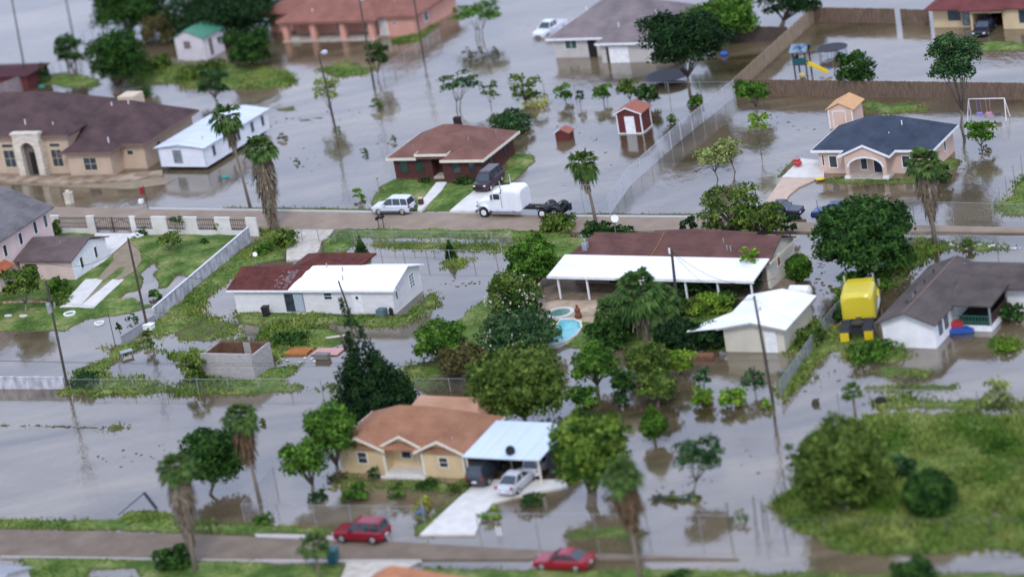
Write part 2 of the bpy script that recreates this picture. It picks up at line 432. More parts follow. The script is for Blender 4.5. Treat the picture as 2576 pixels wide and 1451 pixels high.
    # tufts of grass standing on it
    hc = (Hh[:-1, :-1] + Hh[1:, 1:]) / 2
    sel = (hc > -.16)
    cx, cy, ch = X[:-1, :-1][sel], Y[:-1, :-1][sel], hc[sel]
    th, td = TH[:-1, :-1][sel], TD[:-1, :-1][sel]
    k = rng.poisson(td * st * st * 2.3 * np.clip((ch + .16) / .17, 0, 1) ** 1.3)
    i = np.repeat(np.arange(len(cx)), k)
    x = cx[i] + rng.random(len(i)) * st; y = cy[i] + rng.random(len(i)) * st; z = ch[i] - .03
    pn = vnoise(x, y, 2.3, 77)
    hh = th[i] * .8 * (.4 + .8 * rng.random(len(i))) * (.4 + 1.1 * pn) * (.5 + 1.1 * vnoise(x, y, 6.0, 31)) + np.clip(-z, 0, .2) * .8
    nb = 3
    x = np.repeat(x, nb); y = np.repeat(y, nb); z = np.repeat(z, nb); hh = np.repeat(hh, nb)
    nn = len(x)
    a = rng.random(nn) * 2 * pi; w = .03 + .06 * rng.random(nn) + hh * .08
    lx, ly = (rng.random(nn) - .5) * hh * 1.7, (rng.random(nn) - .5) * hh * 1.7
    V = np.zeros((nn, 3, 3))
    V[:, 0] = np.stack([x - w * np.cos(a), y - w * np.sin(a), z], 1)
    V[:, 1] = np.stack([x + w * np.cos(a), y + w * np.sin(a), z], 1)
    V[:, 2] = np.stack([x + lx, y + ly, z + hh], 1)
    gm = mat('grass_blades', (.080, .155, .022), (.28, .32, .085), scale=.22, coord='Object', rough=.8, spec=.08, island=.35, lo=.38, hi=.68, detail=5)
    o = np_mesh('grass', V.reshape(-1, 3), np.arange(nn * 3).reshape(-1, 3), gm)
    o['kind'] = 'stuff'
    tag(o, 'green grass and weeds growing on the land above the flood', 'grass')
    print('ground faces', len(F), 'blades', nn)
    return X, Y, Hh
LX, LY, LH = build_land()
def gz(x, y):
    i = int(round((x - LX[0, 0]) / .33)); j = int(round((y - LY[0, 0]) / .33))
    if 0 <= i < LX.shape[1] and 0 <= j < LX.shape[0]: return max(0.0, float(LH[j, i]))
    return 0.0

# flood water
wm = bpy.data.materials.new('flood_water'); wm.use_nodes = True
n, l = wm.node_tree.nodes, wm.node_tree.links
b = n['Principled BSDF']
b.inputs['Roughness'].default_value = .10; b.inputs['IOR'].default_value = 2.35; b.inputs['Specular IOR Level'].default_value = .5
ge = n.new('ShaderNodeNewGeometry')
mpa = n.new('ShaderNodeMapping'); mpa.inputs['Rotation'].default_value = (0, 0, radians(28)); mpa.inputs['Scale'].default_value = (.35, 1, 1)
l.new(ge.outputs['Position'], mpa.inputs[0])
n1 = n.new('ShaderNodeTexNoise'); n1.inputs['Scale'].default_value = .09; n1.inputs['Detail'].default_value = 9; n1.inputs['Roughness'].default_value = .62; n1.inputs['Distortion'].default_value = .8
l.new(mpa.outputs[0], n1.inputs[0])
silt_sheen = n.new('ShaderNodeMapRange'); silt_sheen.inputs[1].default_value = .36; silt_sheen.inputs[2].default_value = .66; l.new(n1.outputs[0], silt_sheen.inputs[0])  # silt streaks; their paler tone also paints in uneven sheen
mx = n.new('ShaderNodeMix'); mx.data_type = 'RGBA'; mx.inputs[6].default_value = (.050, .036, .016, 1); mx.inputs[7].default_value = (.20, .155, .095, 1)
l.new(silt_sheen.outputs[0], mx.inputs[0]); l.new(mx.outputs[2], b.inputs['Base Color'])
mp = n.new('ShaderNodeMapping'); mp.inputs['Rotation'].default_value = (0, 0, radians(20)); mp.inputs['Scale'].default_value = (1, .45, 1)
l.new(ge.outputs['Position'], mp.inputs[0])
n2 = n.new('ShaderNodeTexNoise'); n2.inputs['Scale'].default_value = 1.1; n2.inputs['Detail'].default_value = 6; l.new(mp.outputs[0], n2.inputs[0])
n3 = n.new('ShaderNodeTexNoise'); n3.inputs['Scale'].default_value = .09; n3.inputs['Detail'].default_value = 2; l.new(mp.outputs[0], n3.inputs[0])
mu = n.new('ShaderNodeMath'); mu.operation = 'MULTIPLY'; l.new(n2.outputs[0], mu.inputs[0])
r3 = n.new('ShaderNodeMapRange'); r3.inputs[1].default_value = .35; r3.inputs[2].default_value = .65; r3.inputs[3].default_value = .15; l.new(n3.outputs[0], r3.inputs[0]); l.new(r3.outputs[0], mu.inputs[1])
bp = n.new('ShaderNodeBump'); bp.inputs['Strength'].default_value = .8; bp.inputs['Distance'].default_value = .08
l.new(mu.outputs[0], bp.inputs['Height']); l.new(bp.outputs[0], b.inputs['Normal'])
o = MB().add([(-900, -500, 0), (900, -500, 0), (900, 1800, 0), (-900, 1800, 0)], [(0, 1, 2, 3)]).build('water', wm)
o['kind'] = 'structure'

# ---------------------------------------------------------------- roads, pavements, drives
ROADM = mat('road_asphalt', (.24, .185, .135), (.30, .235, .175), scale=.5, rough=.9, bump=.3, bscale=6, stretch=(1, 1, 1), detail=8)
def slab(name, pts, z, m, t=.3, z0=None, kind='structure', label=None, cat=None):
    pw = [G(p[0], p[1], z) for p in pts]
    ar = sum(pw[i].x * pw[(i + 1) % len(pw)].y - pw[(i + 1) % len(pw)].x * pw[i].y for i in range(len(pw)))
    if ar < 0: pw = pw[::-1]
    c = sum(pw, Vector()) / len(pw)
    o = MB().prism([(p.x - c.x, p.y - c.y) for p in pw], z - t, z).build(name, m, loc=(c.x, c.y, 0))
    o['kind'] = kind
    if label: tag(o, label, cat)
    return o
slab('road', [(-40,514),(113,520),(376,526),(640,530),(935,534),(1210,537),(1437,545),(1754,547),(1850,553),(2012,559),(2300,566),(2700,575),(2700,584),(2012,582),(1764,581),(1288,581),(960,577),(644,575),(-40,570)], .17, ROADM)
slab('road', [(-60,1327),(0,1330),(240,1336),(466,1342),(644,1349),(860,1357),(1000,1362),(1288,1379),(1450,1388),(1700,1399),(1860,1404.5),(1288,1405),(644,1405),(0,1395),(-60,1394)], .12, mat('corner_dim_asphalt', (.155, .118, .085), (.205, .16, .12), scale=.5, rough=.9, bump=.3, bscale=6, detail=8))  # darker asphalt copy: dimming towards the frame corners put into the colour
KERB = cm('kerb_concrete', 'c9c4bf', .8, rough=.9)
slab('pavement', [(376,522),(640,525.5),(935,530),(935,534),(640,529.5),(376,525.6)], .29, KERB)
slab('pavement', [(1437,540),(1754,542),(1850,548),(1850,552.6),(1754,546.6),(1437,544.5)], .26, KERB)
slab('pavement', [(640,1341),(750,1343),(850,1347),(870,1352),(860,1356.5),(644,1348.5)], .2, KERB)
slab('pavement', [(630,1405.8),(1060,1406.2),(1060,1410),(630,1409)], .2, KERB)
slab('pavement', [(0,1396),(640,1406),(640,1407.5),(0,1398)], .2, KERB)
# drives and paths
slab('driveway', [(1056,1343),(1100,1300),(1186,1222),(1195,1205),(1420,1205),(1428,1222),(1370,1232),(1290,1248),(1240,1262),(1212,1300),(1195,1342)], .16, CONCW)
slab('driveway', [(870,1422),(870,1409.6),(1055,1410.4),(1030,1424),(1000,1435),(975,1480),(845,1480)], .1, CONC)
slab('path', [(1052,516),(1098,458),(1124,458),(1110,480),(1078,512),(1060,528),(1050,528)], .36, CONCW)
slab('driveway', [(1130,531),(1160,505),(1205,470),(1270,466),(1270,500),(1240,530)], .34, CONCW)
slab('driveway', [(722,606),(745,574),(842,575),(825,598),(808,606),(804,625),(790,648),(720,655)], .14, CONC)
slab('driveway', [(240,586),(345,586),(325,600),(262,656),(236,672),(215,660)], .40, CONCW)
DIRT = mat('bare_dirt', (.30, .225, .16), (.22, .19, .12), scale=1.2, rough=1)
slab('dirt_path', [(326,604),(350,625),(356,655),(340,680),(300,704),(286,702),(305,688),(316,672),(300,672),(262,704),(245,702),(262,680),(285,655),(285,632)], .385, DIRT, t=.5)
for q in ([(150,772),(215,702),(262,700),(200,771)], [(198,772),(283,702),(312,702),(236,773)]):
    slab('paving_strip', q, .37, CONCW)
slab('dirt_path', [(185,768),(270,705),(280,704),(200,770)], .33, DIRT)
slab('driveway', [(1925,508),(1948,475),(1965,450),(2000,446),(2055,446),(2050,452),(2010,470),(1985,490),(1975,508)], .13, cm('peach_concrete', 'd8bda8', .8, scale=1, rough=.9))
slab('patio_slab', [(1968,445),(1995,418),(2012,398),(2060,403),(2075,420),(2072,447)], .22, CONCW)
slab('patio_slab', [(1345,775),(1360,762),(1400,755),(1560,755),(1600,768),(1575,800),(1510,812),(1465,808),(1400,802),(1360,800)], .33, cm('patio_concrete', 'd9c2aa', .8, col2=[c*.7 for c in lin('c4aa8c')], scale=.5, rough=.9))
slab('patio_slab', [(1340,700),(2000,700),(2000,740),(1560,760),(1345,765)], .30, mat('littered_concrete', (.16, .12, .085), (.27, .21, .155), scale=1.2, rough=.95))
slab('mud_bank', [(0,458),(400,446),(440,450),(420,462),(330,475),(180,470),(0,460)], .06, DIRT)
slab('patio_slab', [(-60,448),(-60,432),(55,440),(190,442),(300,438),(408,428),(408,437),(340,452),(180,462),(0,455)], .24, cm('tan_slab', 'c9b49c', .7, col2=[c*.5 for c in lin('a98d70')], scale=.6, rough=.9))

# ================================================================ buildings
def face_box(m, face, pos, u0, u1, z0, z1, d0, d1):
    """box on a wall plane: F faces -y at y=pos, R faces +x at x=pos, B faces +y, L faces -x"""
    if face == 'F': m.box(u0, u1, pos - d1, pos - d0, z0, z1)
    elif face == 'B': m.box(u0, u1, pos + d0, pos + d1, z0, z1)
    elif face == 'R': m.box(pos + d0, pos + d1, u0, u1, z0, z1)
    else: m.box(pos - d1, pos - d0, u0, u1, z0, z1)
def win(t, face, pos, u, z, w, h, trim=None, glass=None, nx=2, nz=1, tw=.1, name='window', label=None):
    trim = trim or WHITE; glass = glass or GLASS
    m = MB(); a, b = u - w / 2, u + w / 2
    face_box(m, face, pos, a - tw, b + tw, z - tw, z, -.02, .06); face_box(m, face, pos, a - tw, b + tw, z + h, z + h + tw, -.02, .06)
    face_box(m, face, pos, a - tw, a, z, z + h, -.02, .06); face_box(m, face, pos, b, b + tw, z, z + h, -.02, .06)
    for i in range(1, nx): face_box(m, face, pos, a + w * i / nx - .025, a + w * i / nx + .025, z, z + h, .02, .045)
    for i in range(1, nz): face_box(m, face, pos, a, b, z + h * i / nz - .025, z + h * i / nz + .025, .022, .043)
    f = m.build(name, trim, t)
    if label: f['label'] = label
    p = MB(); face_box(p, face, pos, a, b, z, z + h, -.02, .02); p.build('pane', glass, f)
    return f
def door(t, face, pos, u, z, w, h, dm=None, trim=None, name='door', lite=False):
    dm = dm or WHITE; trim = trim or WHITE
    m = MB(); a, b = u - w / 2, u + w / 2
    face_box(m, face, pos, a, b, z, z + h, -.02, .04)
    if not lite:
        for (p, q) in ((.1, .42), (.5, .92)):
            face_box(m, face, pos, a + .14, b - .14, z + h * p, z + h * q, .04, .055)
    d = m.build(name, dm, t)
    f = MB()
    face_box(f, face, pos, a - .09, a, z, z + h + .09, -.02, .06); face_box(f, face, pos, b, b + .09, z, z + h + .09, -.02, .06); face_box(f, face, pos, a, b, z + h, z + h + .09, -.02, .06)
    f.build('door_frame', trim, d)
    k = MB(); face_box(k, face, pos, b - .14, b - .08, z + h * .44, z + h * .47, .04, .09); k.build('handle', CHROME, d)
    return d
def vent_pipes(t, pts, m=None):
    for (x, y, z) in pts:
        MB().cyl(x, y, z - .3, z + .35, .06, 8).build('roof_vent', m or STEEL, t)
def wallmat(name, hexa, k=.9, scale=.9, siding=False):
    return cm(name, hexa, k, col2=[c * k * .84 for c in lin(hexa)], scale=scale, rough=.9, stretch=(1, 1, 2.5) if siding else (1, 1, .6), bump=.1, lo=.3, hi=.75)

# ---- tan house with three front gables
t = thing('house', 'tan house with three white trimmed front gables and a terracotta roof', 'house', G(863.6, 1187), -29.8)
TAN = wallmat('tan_wall', 'dbc298', .95)
m = MB()
m.box(0, 11.6, 1.25, 6.3, -.4, 2.3)
m.box(0, 4.2, 0, 1.25, -.4, 2.3); m.box(7.8, 11.6, 0, 1.25, -.4, 2.3)
for a, b, y in ((0, 4.2, -.004), (7.8, 11.6, -.004)):
    m.ext([(a, 2.28), (b, 2.28), ((a + b) / 2, 3.22)], 'y', y, 2.5)
m.ext([(4.2, 2.5), (7.8, 2.5), (6.0, 3.32)], 'y', .3, .42)
m.build('wall', TAN, t)
ROOFT = roofmat('terracotta_shingle', 'ab7c60', '8f654b', .82)
r = MB()
r.hip(-.5, 12.1, -.35, 6.9, 2.3, 2.35, inset=5.0)
r.gable(-.45, 4.65, -.5, 3.2, 2.26, 1.05, 'y'); r.gable(4.05, 7.95, -.1, 3.4, 2.5, .95, 'y'); r.gable(7.35, 12.05, -.5, 3.2, 2.262, 1.05, 'y')
r.build('roof', ROOFT, t)
f = MB()
for a, b, y, z, h in ((-.45, 4.65, -.5, 2.24, 1.05), (4.05, 7.95, -.1, 2.48, .95), (7.35, 12.05, -.5, 2.242, 1.05)):
    c = (a + b) / 2
    for s in (-1, 1):
        e = a if s < 0 else b
        f.ext([(e, z - .06), (c, z + h - .06), (c, z + h + .16), (e, z + .16)][::(1 if s > 0 else -1)], 'y', y - .06, y - .003)
f.box(12.1, 12.16, -.35, 6.9, 2.24, 2.45); f.box(-.56, -.5, -.35, 6.9, 2.24, 2.45)
f.build('fascia', OFFW, t)
f = MB()
for x in (0, 4.2, 7.8, 11.6): f.box(x - .09, x + .09, -.06, .1, -.3, 2.3)
f.build('corner_trim', OFFW, t)
m = MB(); m.box(4.2, 7.8, -.3, 1.25, -.3, .22); m.box(3.9, 8.1, -.75, -.3, -.3, .1); m.build('porch_floor', CONCW, t)
win(t, 'F', 0, 2.15, .95, .8, .95, trim=OFFW, nx=1, nz=2); win(t, 'F', 0, 9.75, .95, .75, .8, trim=OFFW, nx=1, nz=2); win(t, 'F', 1.25, 5.6, 1.0, .85, .8, trim=OFFW, nx=1)
door(t, 'F', 1.25, 7.1, .22, .8, 1.85, dm=TAN, trim=OFFW)
r = MB(); r.hip(2.9, 10.2, 5.7, 9.9, 2.36, 1.15, inset=.9); r.build('rear_roof', roofmat('sandy_shingle', 'c49c82', 'ad8469', .85), t)
MB().box(3.3, 9.8, 6.9, 9.5, -.4, 2.4).build('rear_wall', TAN, t)
vent_pipes(t, [(10.6, .6, 3.0), (1.0, 2.4, 3.2), (-.1, 1.9, 2.5)])
# carport
t = thing('carport', 'open carport with pale blue metal roof beside the tan house', 'carport', G(863.6, 1187), -29.8)
SHEETB = mat('pale_blue_sheet', (.58, .66, .73), (.54, .62, .69), scale=.6, rough=.45, spec=.5, stretch=(6, .3, 1))
r = MB()
for i in range(23):
    x = 12.2 + i * .3
    r.add([(x, -1.0, 2.34), (x + .3, -1.0, 2.34), (x + .3, 5.3, 2.72), (x, 5.3, 2.72), (x, -1.0, 2.42), (x + .3, -1.0, 2.42), (x + .3, 5.3, 2.80), (x, 5.3, 2.80)], [(3, 2, 1, 0), (4, 5, 6, 7), (0, 1, 5, 4), (1, 2, 6, 5), (2, 3, 7, 6), (3, 0, 4, 7)])
    if i % 6 == 0: r.add([(x, -1.0, 2.42), (x + .05, -1.0, 2.42), (x + .05, 5.3, 2.80), (x, 5.3, 2.80), (x, -1.0, 2.46), (x + .05, -1.0, 2.46), (x + .05, 5.3, 2.84), (x, 5.3, 2.84)], [(3, 2, 1, 0), (4, 5, 6, 7), (0, 1, 5, 4), (1, 2, 6, 5), (2, 3, 7, 6), (3, 0, 4, 7)])
r.build('roof', SHEETB, t)
for x in (12.4, 18.9):
    for y in (-.8, 5.1): MB().box(x - .06, x + .06, y - .06, y + .06, -.4, 2.36 + (y > 0) * .34).build('post', OFFW, t)
m = MB(); m.box(12.3, 19.0, 5.2, 5.25, -.3, 2.7); m.box(18.98, 19.03, .5, 5.2, -.3, 2.4); m.build('back_wall', mat('carport_shade_wall', (.03, .03, .035)), t)  # walls coloured near black for the shade under the roof

# ---- brick house
t = thing('house', 'dark red brick house with brown hip roof and cream fascia', 'house', G(997, 449) + Vector((0, 0, .1)), -28.2)
BRICK = mat('red_brick', (.115, .042, .036), (.06, .026, .024), scale=4, rough=.95, stretch=(1, 1, 3), bump=.2)
m = MB(); m.box(0, 4.6, 0, 7.2, -.5, 2.2); m.box(4.6, 6.3, 1.3, 7.2, -.5, 2.3); m.box(6.3, 10.9, -.9, 7.2, -.5, 2.2); m.build('wall', BRICK, t)
RB = roofmat('brown_shingle', '8b6459', '6f4e45', .8)
r = MB(); r.hip(-.5, 11.5, -.55, 7.8, 2.2, 2.35, inset=5.3); r.hip(6.4, 11.53, -1.45, 4, 2.19, 1.2, inset=2.5); r.hip(3.1, 6.9, -.7, 4, 2.62, .8, inset=1.8, axis='y'); r.build('roof', RB, t)
f = MB(); f.box(-.56, 3.1, -.61, -.55, 2.1, 2.38); f.box(-.56, -.5, -.55, 7.8, 2.1, 2.38); f.box(6.4, 11.59, -1.51, -1.45, 2.1, 2.38); f.box(11.53, 11.59, -1.45, 7.8, 2.1, 2.38); f.box(3.04, 6.96, -.76, -.7, 2.55, 2.82); f.box(6.9, 6.96, -.7, 1, 2.55, 2.82); f.box(3.04, 3.1, -.7, 1, 2.55, 2.82)
f.build('fascia', OFFW, t)
GRG = mat('green_curtain_glass', (.03, .085, .07), (.02, .04, .04), scale=1, rough=.1, spec=.6)
win(t, 'F', 0, 1.2, .6, .9, 1.3, trim=BRICK, glass=GRG, nx=1, nz=2); win(t, 'F', 0, 3.1, .6, .9, 1.3, trim=BRICK, glass=GRG, nx=1, nz=2)
win(t, 'F', -.9, 8.0, .8, .8, 1.1, trim=BRICK, glass=GRG, nx=1, nz=2); win(t, 'F', -.9, 9.8, .8, .7, 1.1, trim=BRICK, nx=1, nz=2)
win(t, 'R', 10.9, 1.6, .7, .8, 1.2, trim=BRICK, nx=1); win(t, 'R', 10.9, 5.2, .7, .8, 1.2, trim=BRICK, nx=1)
door(t, 'F', 1.3, 5.45, 0, .95, 2.0, dm=BLACK, trim=cm('brown_trim', '6b4f46', .7))
MB().box(4.6, 6.3, -.1, 1.3, -.4, .05).build('porch_floor', CONC, t)
m = MB(); m.box(5.3, 6.0, 5.0, 5.6, 2.4, 4.9); m.build('chimney', mat('sooty_brick', (.03, .022, .022)), t)
vent_pipes(t, [(8.6, 1.6, 3.5), (2.2, .9, 3.0), (10, 5.3, 3.0)])

# ---- blue-roofed peach house
t = thing('house', 'peach house with dark blue grey hip roof and an arched front porch', 'house', G(2065, 436) + Vector((0, 0, .05)), -30.2)
PEACH = wallmat('peach_wall', 'e3c4b2', .9)
m = MB(); m.box(0, 11.8, 0, 6.6, -.5, 2.4)
pts = [(3.5, -.2), (3.5, 2.45), (5.65, 3.45), (7.8, 2.45), (7.8, -.2), (7.4, -.2), (7.4, 1.25)]
pts += [(5.65 + 1.75 * cos(a), 1.25 + .95 * sin(a)) for a in [pi * i / 12 for i in range(1, 12)]] + [(3.9, 1.25), (3.9, -.2)]
m.ext(pts[::-1], 'y', -1.9, -1.6)
m.build('wall', PEACH, t)
RN = roofmat('slate_shingle', '46505f', '343c4a', .85)
r = MB(); r.hip(-.5, 12.3, -.5, 7.1, 2.4, 2.3, inset=5.0); r.gable(2.95, 8.35, -2.1, 3.2, 2.36, 1.15, 'y'); r.build('roof', RN, t)
f = MB(); f.box(-.56, 2.95, -.56, -.5, 2.3, 2.54); f.box(8.35, 12.36, -.56, -.5, 2.3, 2.54); f.box(12.3, 12.36, -.5, 7.1, 2.3, 2.54); f.box(-.56, -.5, -.5, 7.1, 2.3, 2.54)
for s in (-1, 1):
    e = 5.65 + s * 2.7
    f.ext([(e, 2.28), (5.65, 3.43), (5.65, 3.66), (e, 2.51)][::(1 if s > 0 else -1)], 'y', -2.17, -2.103)
    f.box(min(e, e + s * .06), max(e, e + s * .06), -2.1, -.56, 2.28, 2.5)
f.build('fascia', WHITE, t)
m = MB(); pr = [(5.65 + 1.95 * cos(pi * i / 12), 1.25 + 1.12 * sin(pi * i / 12)) for i in range(13)] + [(5.65 + 1.75 * cos(pi * i / 12), 1.25 + .95 * sin(pi * i / 12)) for i in range(12, -1, -1)]
m.ext(pr[::-1], 'y', -1.95, -1.903); m.build('arch_trim', WHITE, t)
for x in (3.65, 7.65):
    f = MB(); f.box(x - .28, x + .28, -2.0, -1.5, -.3, .35); f.build('column_base', WHITE, t)
MB().box(3.3, 8.0, -2.05, 0, -.4, .12).build('porch_floor', CONC, t)
win(t, 'F', 0, 1.5, .6, .75, 1.15, nx=1); win(t, 'F', 0, 4.75, .4, .6, 1.5, nx=1); win(t, 'F', 0, 9.2, .6, .75, 1.15, nx=1); win(t, 'F', 0, .45, .8, .18, 1.1, nx=1, tw=.05); win(t, 'R', 11.8, 4.0, .9, .5, 1.2, nx=1, tw=.06)
door(t, 'F', 0, 6.2, .12, .8, 2.0, dm=mat('navy_door', (.03, .04, .07)))
vent_pipes(t, [(8.3, 2.3, 4.3), (7.2, 1.4, 3.4)], WHITE)

# ---- brown-roofed stone house at upper left
t = thing('house', 'large beige house with dark brown hip roof and a tall stone entry arch', 'house', G(50, 446), -28.5)
BEIG = wallmat('beige_wall', 'cdb59d', .9)
m = MB(); m.box(-11, 6.9, 1.1, 13, -.4, 4.6); m.box(6.9, 16.0, 2.5, 13.2, -.4, 3.0); m.box(7.1, 12.9, .1, 2.5, -.4, 2.85); m.build('wall', BEIG, t)
STN = mat('pale_stone', (.66, .60, .50), (.50, .44, .35), scale=1.6, rough=.9, stretch=(.6, .6, 2.6), lo=.4, hi=.6)
m = MB()
pts = [(.1, 0), (.1, 5.1), (3.7, 5.1), (3.7, 0), (2.85, 0), (2.85, 3.2)] + [(1.9 + .95 * cos(pi * i / 12), 3.2 + .95 * sin(pi * i / 12)) for i in range(1, 12)] + [(.95, 3.2), (.95, 0)]
m.ext(pts[::-1], 'y', 0, .7); m.box(.1, .4, .7, 1.1, 0, 5.1); m.box(3.4, 3.7, .7, 1.1, 0, 5.1); m.box(-.05, 3.85, -.1, .8, 5.1, 5.3); m.build('entry_arch', STN, t)
MB().box(.4, 3.4, .85, 1.095, 0, 5.05).build('entry_wall', cm('grey_recess', '8d857e', .6), t)
door(t, 'F', .85, 2.05, .1, 1.15, 2.6, dm=BLACK, trim=cm('brown_trim2', '6b5a50', .7), lite=True)
RBR = roofmat('dark_brown_shingle', '66504f', '4b3b3b', .75)
r = MB(); r.hip(-11.6, 7.5, .55, 13.6, 4.6, 3.3, inset=6.3); r.hip(4.0, 16.7, 1.9, 13.9, 3.0, 3.3, inset=5.0); r.hip(6.5, 13.5, -.45, 7.5, 2.85, 1.9, axis='y', inset=3.4); r.build('roof', RBR, t)
f = MB(); f.box(-11.6, 7.5, .49, .55, 4.5, 4.76); f.box(13.5, 16.76, 1.84, 1.9, 2.9, 3.15); f.box(16.7, 16.76, 1.9, 13.9, 2.9, 3.15); f.box(6.44, 13.56, -.51, -.45, 2.76, 3.0); f.box(13.5, 13.56, -.45, 1.84, 2.76, 3.0); f.build('fascia', cm('brown_fascia', '8a6f62', .8), t)
CRM = cm('cream_surround', 'e0cdb0', .85)
for (u, y, z, w, h, nx, nz) in ((-1.6, 1.1, .9, 1.5, 2.0, 2, 2), (5.0, 1.1, .9, 1.4, 2.0, 2, 2), (-1.6, 1.1, 3.25, 1.5, .4, 1, 1), (5.0, 1.1, 3.25, 1.4, .4, 1, 1), (10.1, .1, .75, 1.7, 1.45, 2, 2), (14.1, 2.5, 1.7, .8, .5, 1, 1), (-5.5, 1.1, .9, 1.5, 2.0, 2, 2)):
    win(t, 'F', y, u, z, w, h, trim=CRM, nx=nx, nz=nz, tw=.14)
win(t, 'R', 16.0, 5.5, 1.2, .7, 1.0, trim=CRM, nx=1)
vent_pipes(t, [(4.6, 2.2, 5.5), (.8, 2.2, 5.9), (12.4, 1.2, 3.9), (9.6, 7.2, 6.1), (11.8, 7.4, 6.2)], WHITE)
m = MB(); m.box(9.0, 11.2, 9.4, 11.5, 3.5, 6.35); m.build('rear_parapet', CRM, t)

# ---- white mobile home
t = thing('mobile_home', 'white mobile home raised on piers with dark gap beneath', 'mobile home', G(408, 429), -31.5)
WSID = wallmat('white_siding', 'e9ecf2', .9, siding=True)
WRF = mat('white_metal_roof', (.60, .65, .74), (.50, .55, .64), scale=.5, rough=.5, spec=.4, stretch=(.4, 4, 1))
m = MB(); m.box(0, 6.3, 0, 13.2, .45, 2.75); m.ext([(0, 2.74), (6.3, 2.74), (3.15, 3.12)], 'y', -.003, 13.203); m.build('wall', WSID, t)
r = MB(); r.gable(-.3, 6.6, -.35, 13.5, 2.72, .42, 'y', t=.08); r.build('roof', WRF, t)
f = MB(); f.box(0, 6.3, -.05, -.003, 2.66, 2.74); f.box(0, .1, -.05, -.003, .5, 2.66); f.box(6.2, 6.3, -.05, -.003, .5, 2.66); f.build('trim', cm('blue_grey_trim', 'a9bccb', .9), t)
for i in range(7):
    for x in (.8, 5.5): MB().box(x - .2, x + .2, .6 + i * 1.95, 1.0 + i * 1.95, -.4, .46).build('pier', mat('dark_pier', (.07, .07, .08)), t)
MB().box(.3, 6.0, .4, 12.8, .15, .44).build('underside_shade', BLACK, t)  # black block that paints the shadow beneath the home
win(t, 'F', 0, 2.55, 1.0, 1.0, 1.35, glass=GLASSL, nx=1, trim=STEEL)
for y, w in ((1.8, .45), (5.0, .5), (6.9, .5), (9.8, .5), (12.0, .45)): win(t, 'R', 6.3, y, 1.25, w, 1.1, nx=1, tw=.05, trim=STEEL)
vent_pipes(t, [(4.8, 2.2, 3.0), (4.4, 9.2, 3.0)], STEEL)

# ---- green-roofed cottage
t = thing('shed', 'small white cottage with green metal roof by the big tree', 'shed', G(449, 153), -33)
m = MB(); m.box(0, 4.4, 0, 4.3, -.3, 3.0); m.ext([(0, 2.99), (4.4, 2.99), (1.9, 4.0)], 'y', -.003, 4.303); m.build('wall', wallmat('white_boards', 'e6dfe2', .9, siding=True), t)
r = MB(); r.gable(-.3, 4.8, -.25, 4.6, 2.94, 1.05, 'y', mid=1.9, t=.08); r.build('roof', mat('green_metal', (.06, .22, .13), (.05, .18, .11), rough=.5), t)
win(t, 'F', 0, 1.9, 1.7, .8, .75, trim=cm('brown_shutter', '8c7470', .8), glass=cm('shutter', '93807c', .8), nx=1)
door(t, 'R', 4.4, 1.5, .3, .8, 2.2, dm=cm('brown_door', '84706a', .8)); win(t, 'R', 4.4, 3.3, 1.3, .7, .8, nx=1)

# ---- salmon house
t = thing('house', 'salmon pink house with arcade of square columns and terracotta hip roof', 'house', G(724, 103), -30.2)
SALM = wallmat('salmon_wall', 'e0a794', .85)
m = MB(); m.box(0, 13.2, 2.4, 12, -.4, 2.55); m.box(13.2, 18.5, .9, 12, -.4, 2.6); m.box(-4.9, 0, 4.0, 12, -.4, 2.5); m.box(-.1, 13.4, -.45, 0, 2.2, 2.6)
m.build('wall', SALM, t)
for x in (.2, 4.3, 8.7, 12.9): MB().box(x - .38, x + .38, -.5, .15, -.3, 2.2).build('column', SALM, t)
ROOFS = roofmat('salmon_shingle', '9a6a5c', '82564b', .85)
r = MB(); r.hip(-.7, 14.2, -1.0, 13, 2.6, 3.3, inset=5.5); r.hip(6, 19.2, .35, 12.8, 2.62, 3.2, inset=5.5); r.hip(-5.6, 6, 3.3, 12.7, 2.5, 2.4); r.build('roof', ROOFS, t)
f = MB(); f.box(-.7, 14.2, -1.06, -1.0, 2.5, 2.74); f.box(14.2, 19.2, .29, .35, 2.52, 2.76); f.box(19.2, 19.26, .35, 12.8, 2.52, 2.76); f.build('fascia', ROOFS, t)
MB().box(-.3, 13.4, -.7, 2.4, -.4, .12).build('porch_floor', CONC, t)
win(t, 'F', 2.4, 2.6, .3, .9, 1.9, nx=1, glass=GLASSL); win(t, 'F', 2.4, 6.9, .3, 1.4, 1.9, nx=2, glass=BLACK); win(t, 'F', 2.4, 11, .6, 1.2, 1.3, nx=2)
door(t, 'F', .9, 14.0, .1, 1.0, 2.05, dm=cm('grey_white_door', 'd7d3cc', .85)); win(t, 'R', 18.5, 4, 1.0, .9, 1.1, nx=1)
win(t, 'F', .9, 15.7, 1.5, .35, .4, nx=1, tw=.05)
MB().box(.8, 2.2, -.45, -.35, .12, .55).build('bench_panel', CONC, t)
vent_pipes(t, [(4, .8, 3.6), (1.5, .7, 3.1), (15, 3, 3.8), (6.3, 3, 5.0)], WHITE)

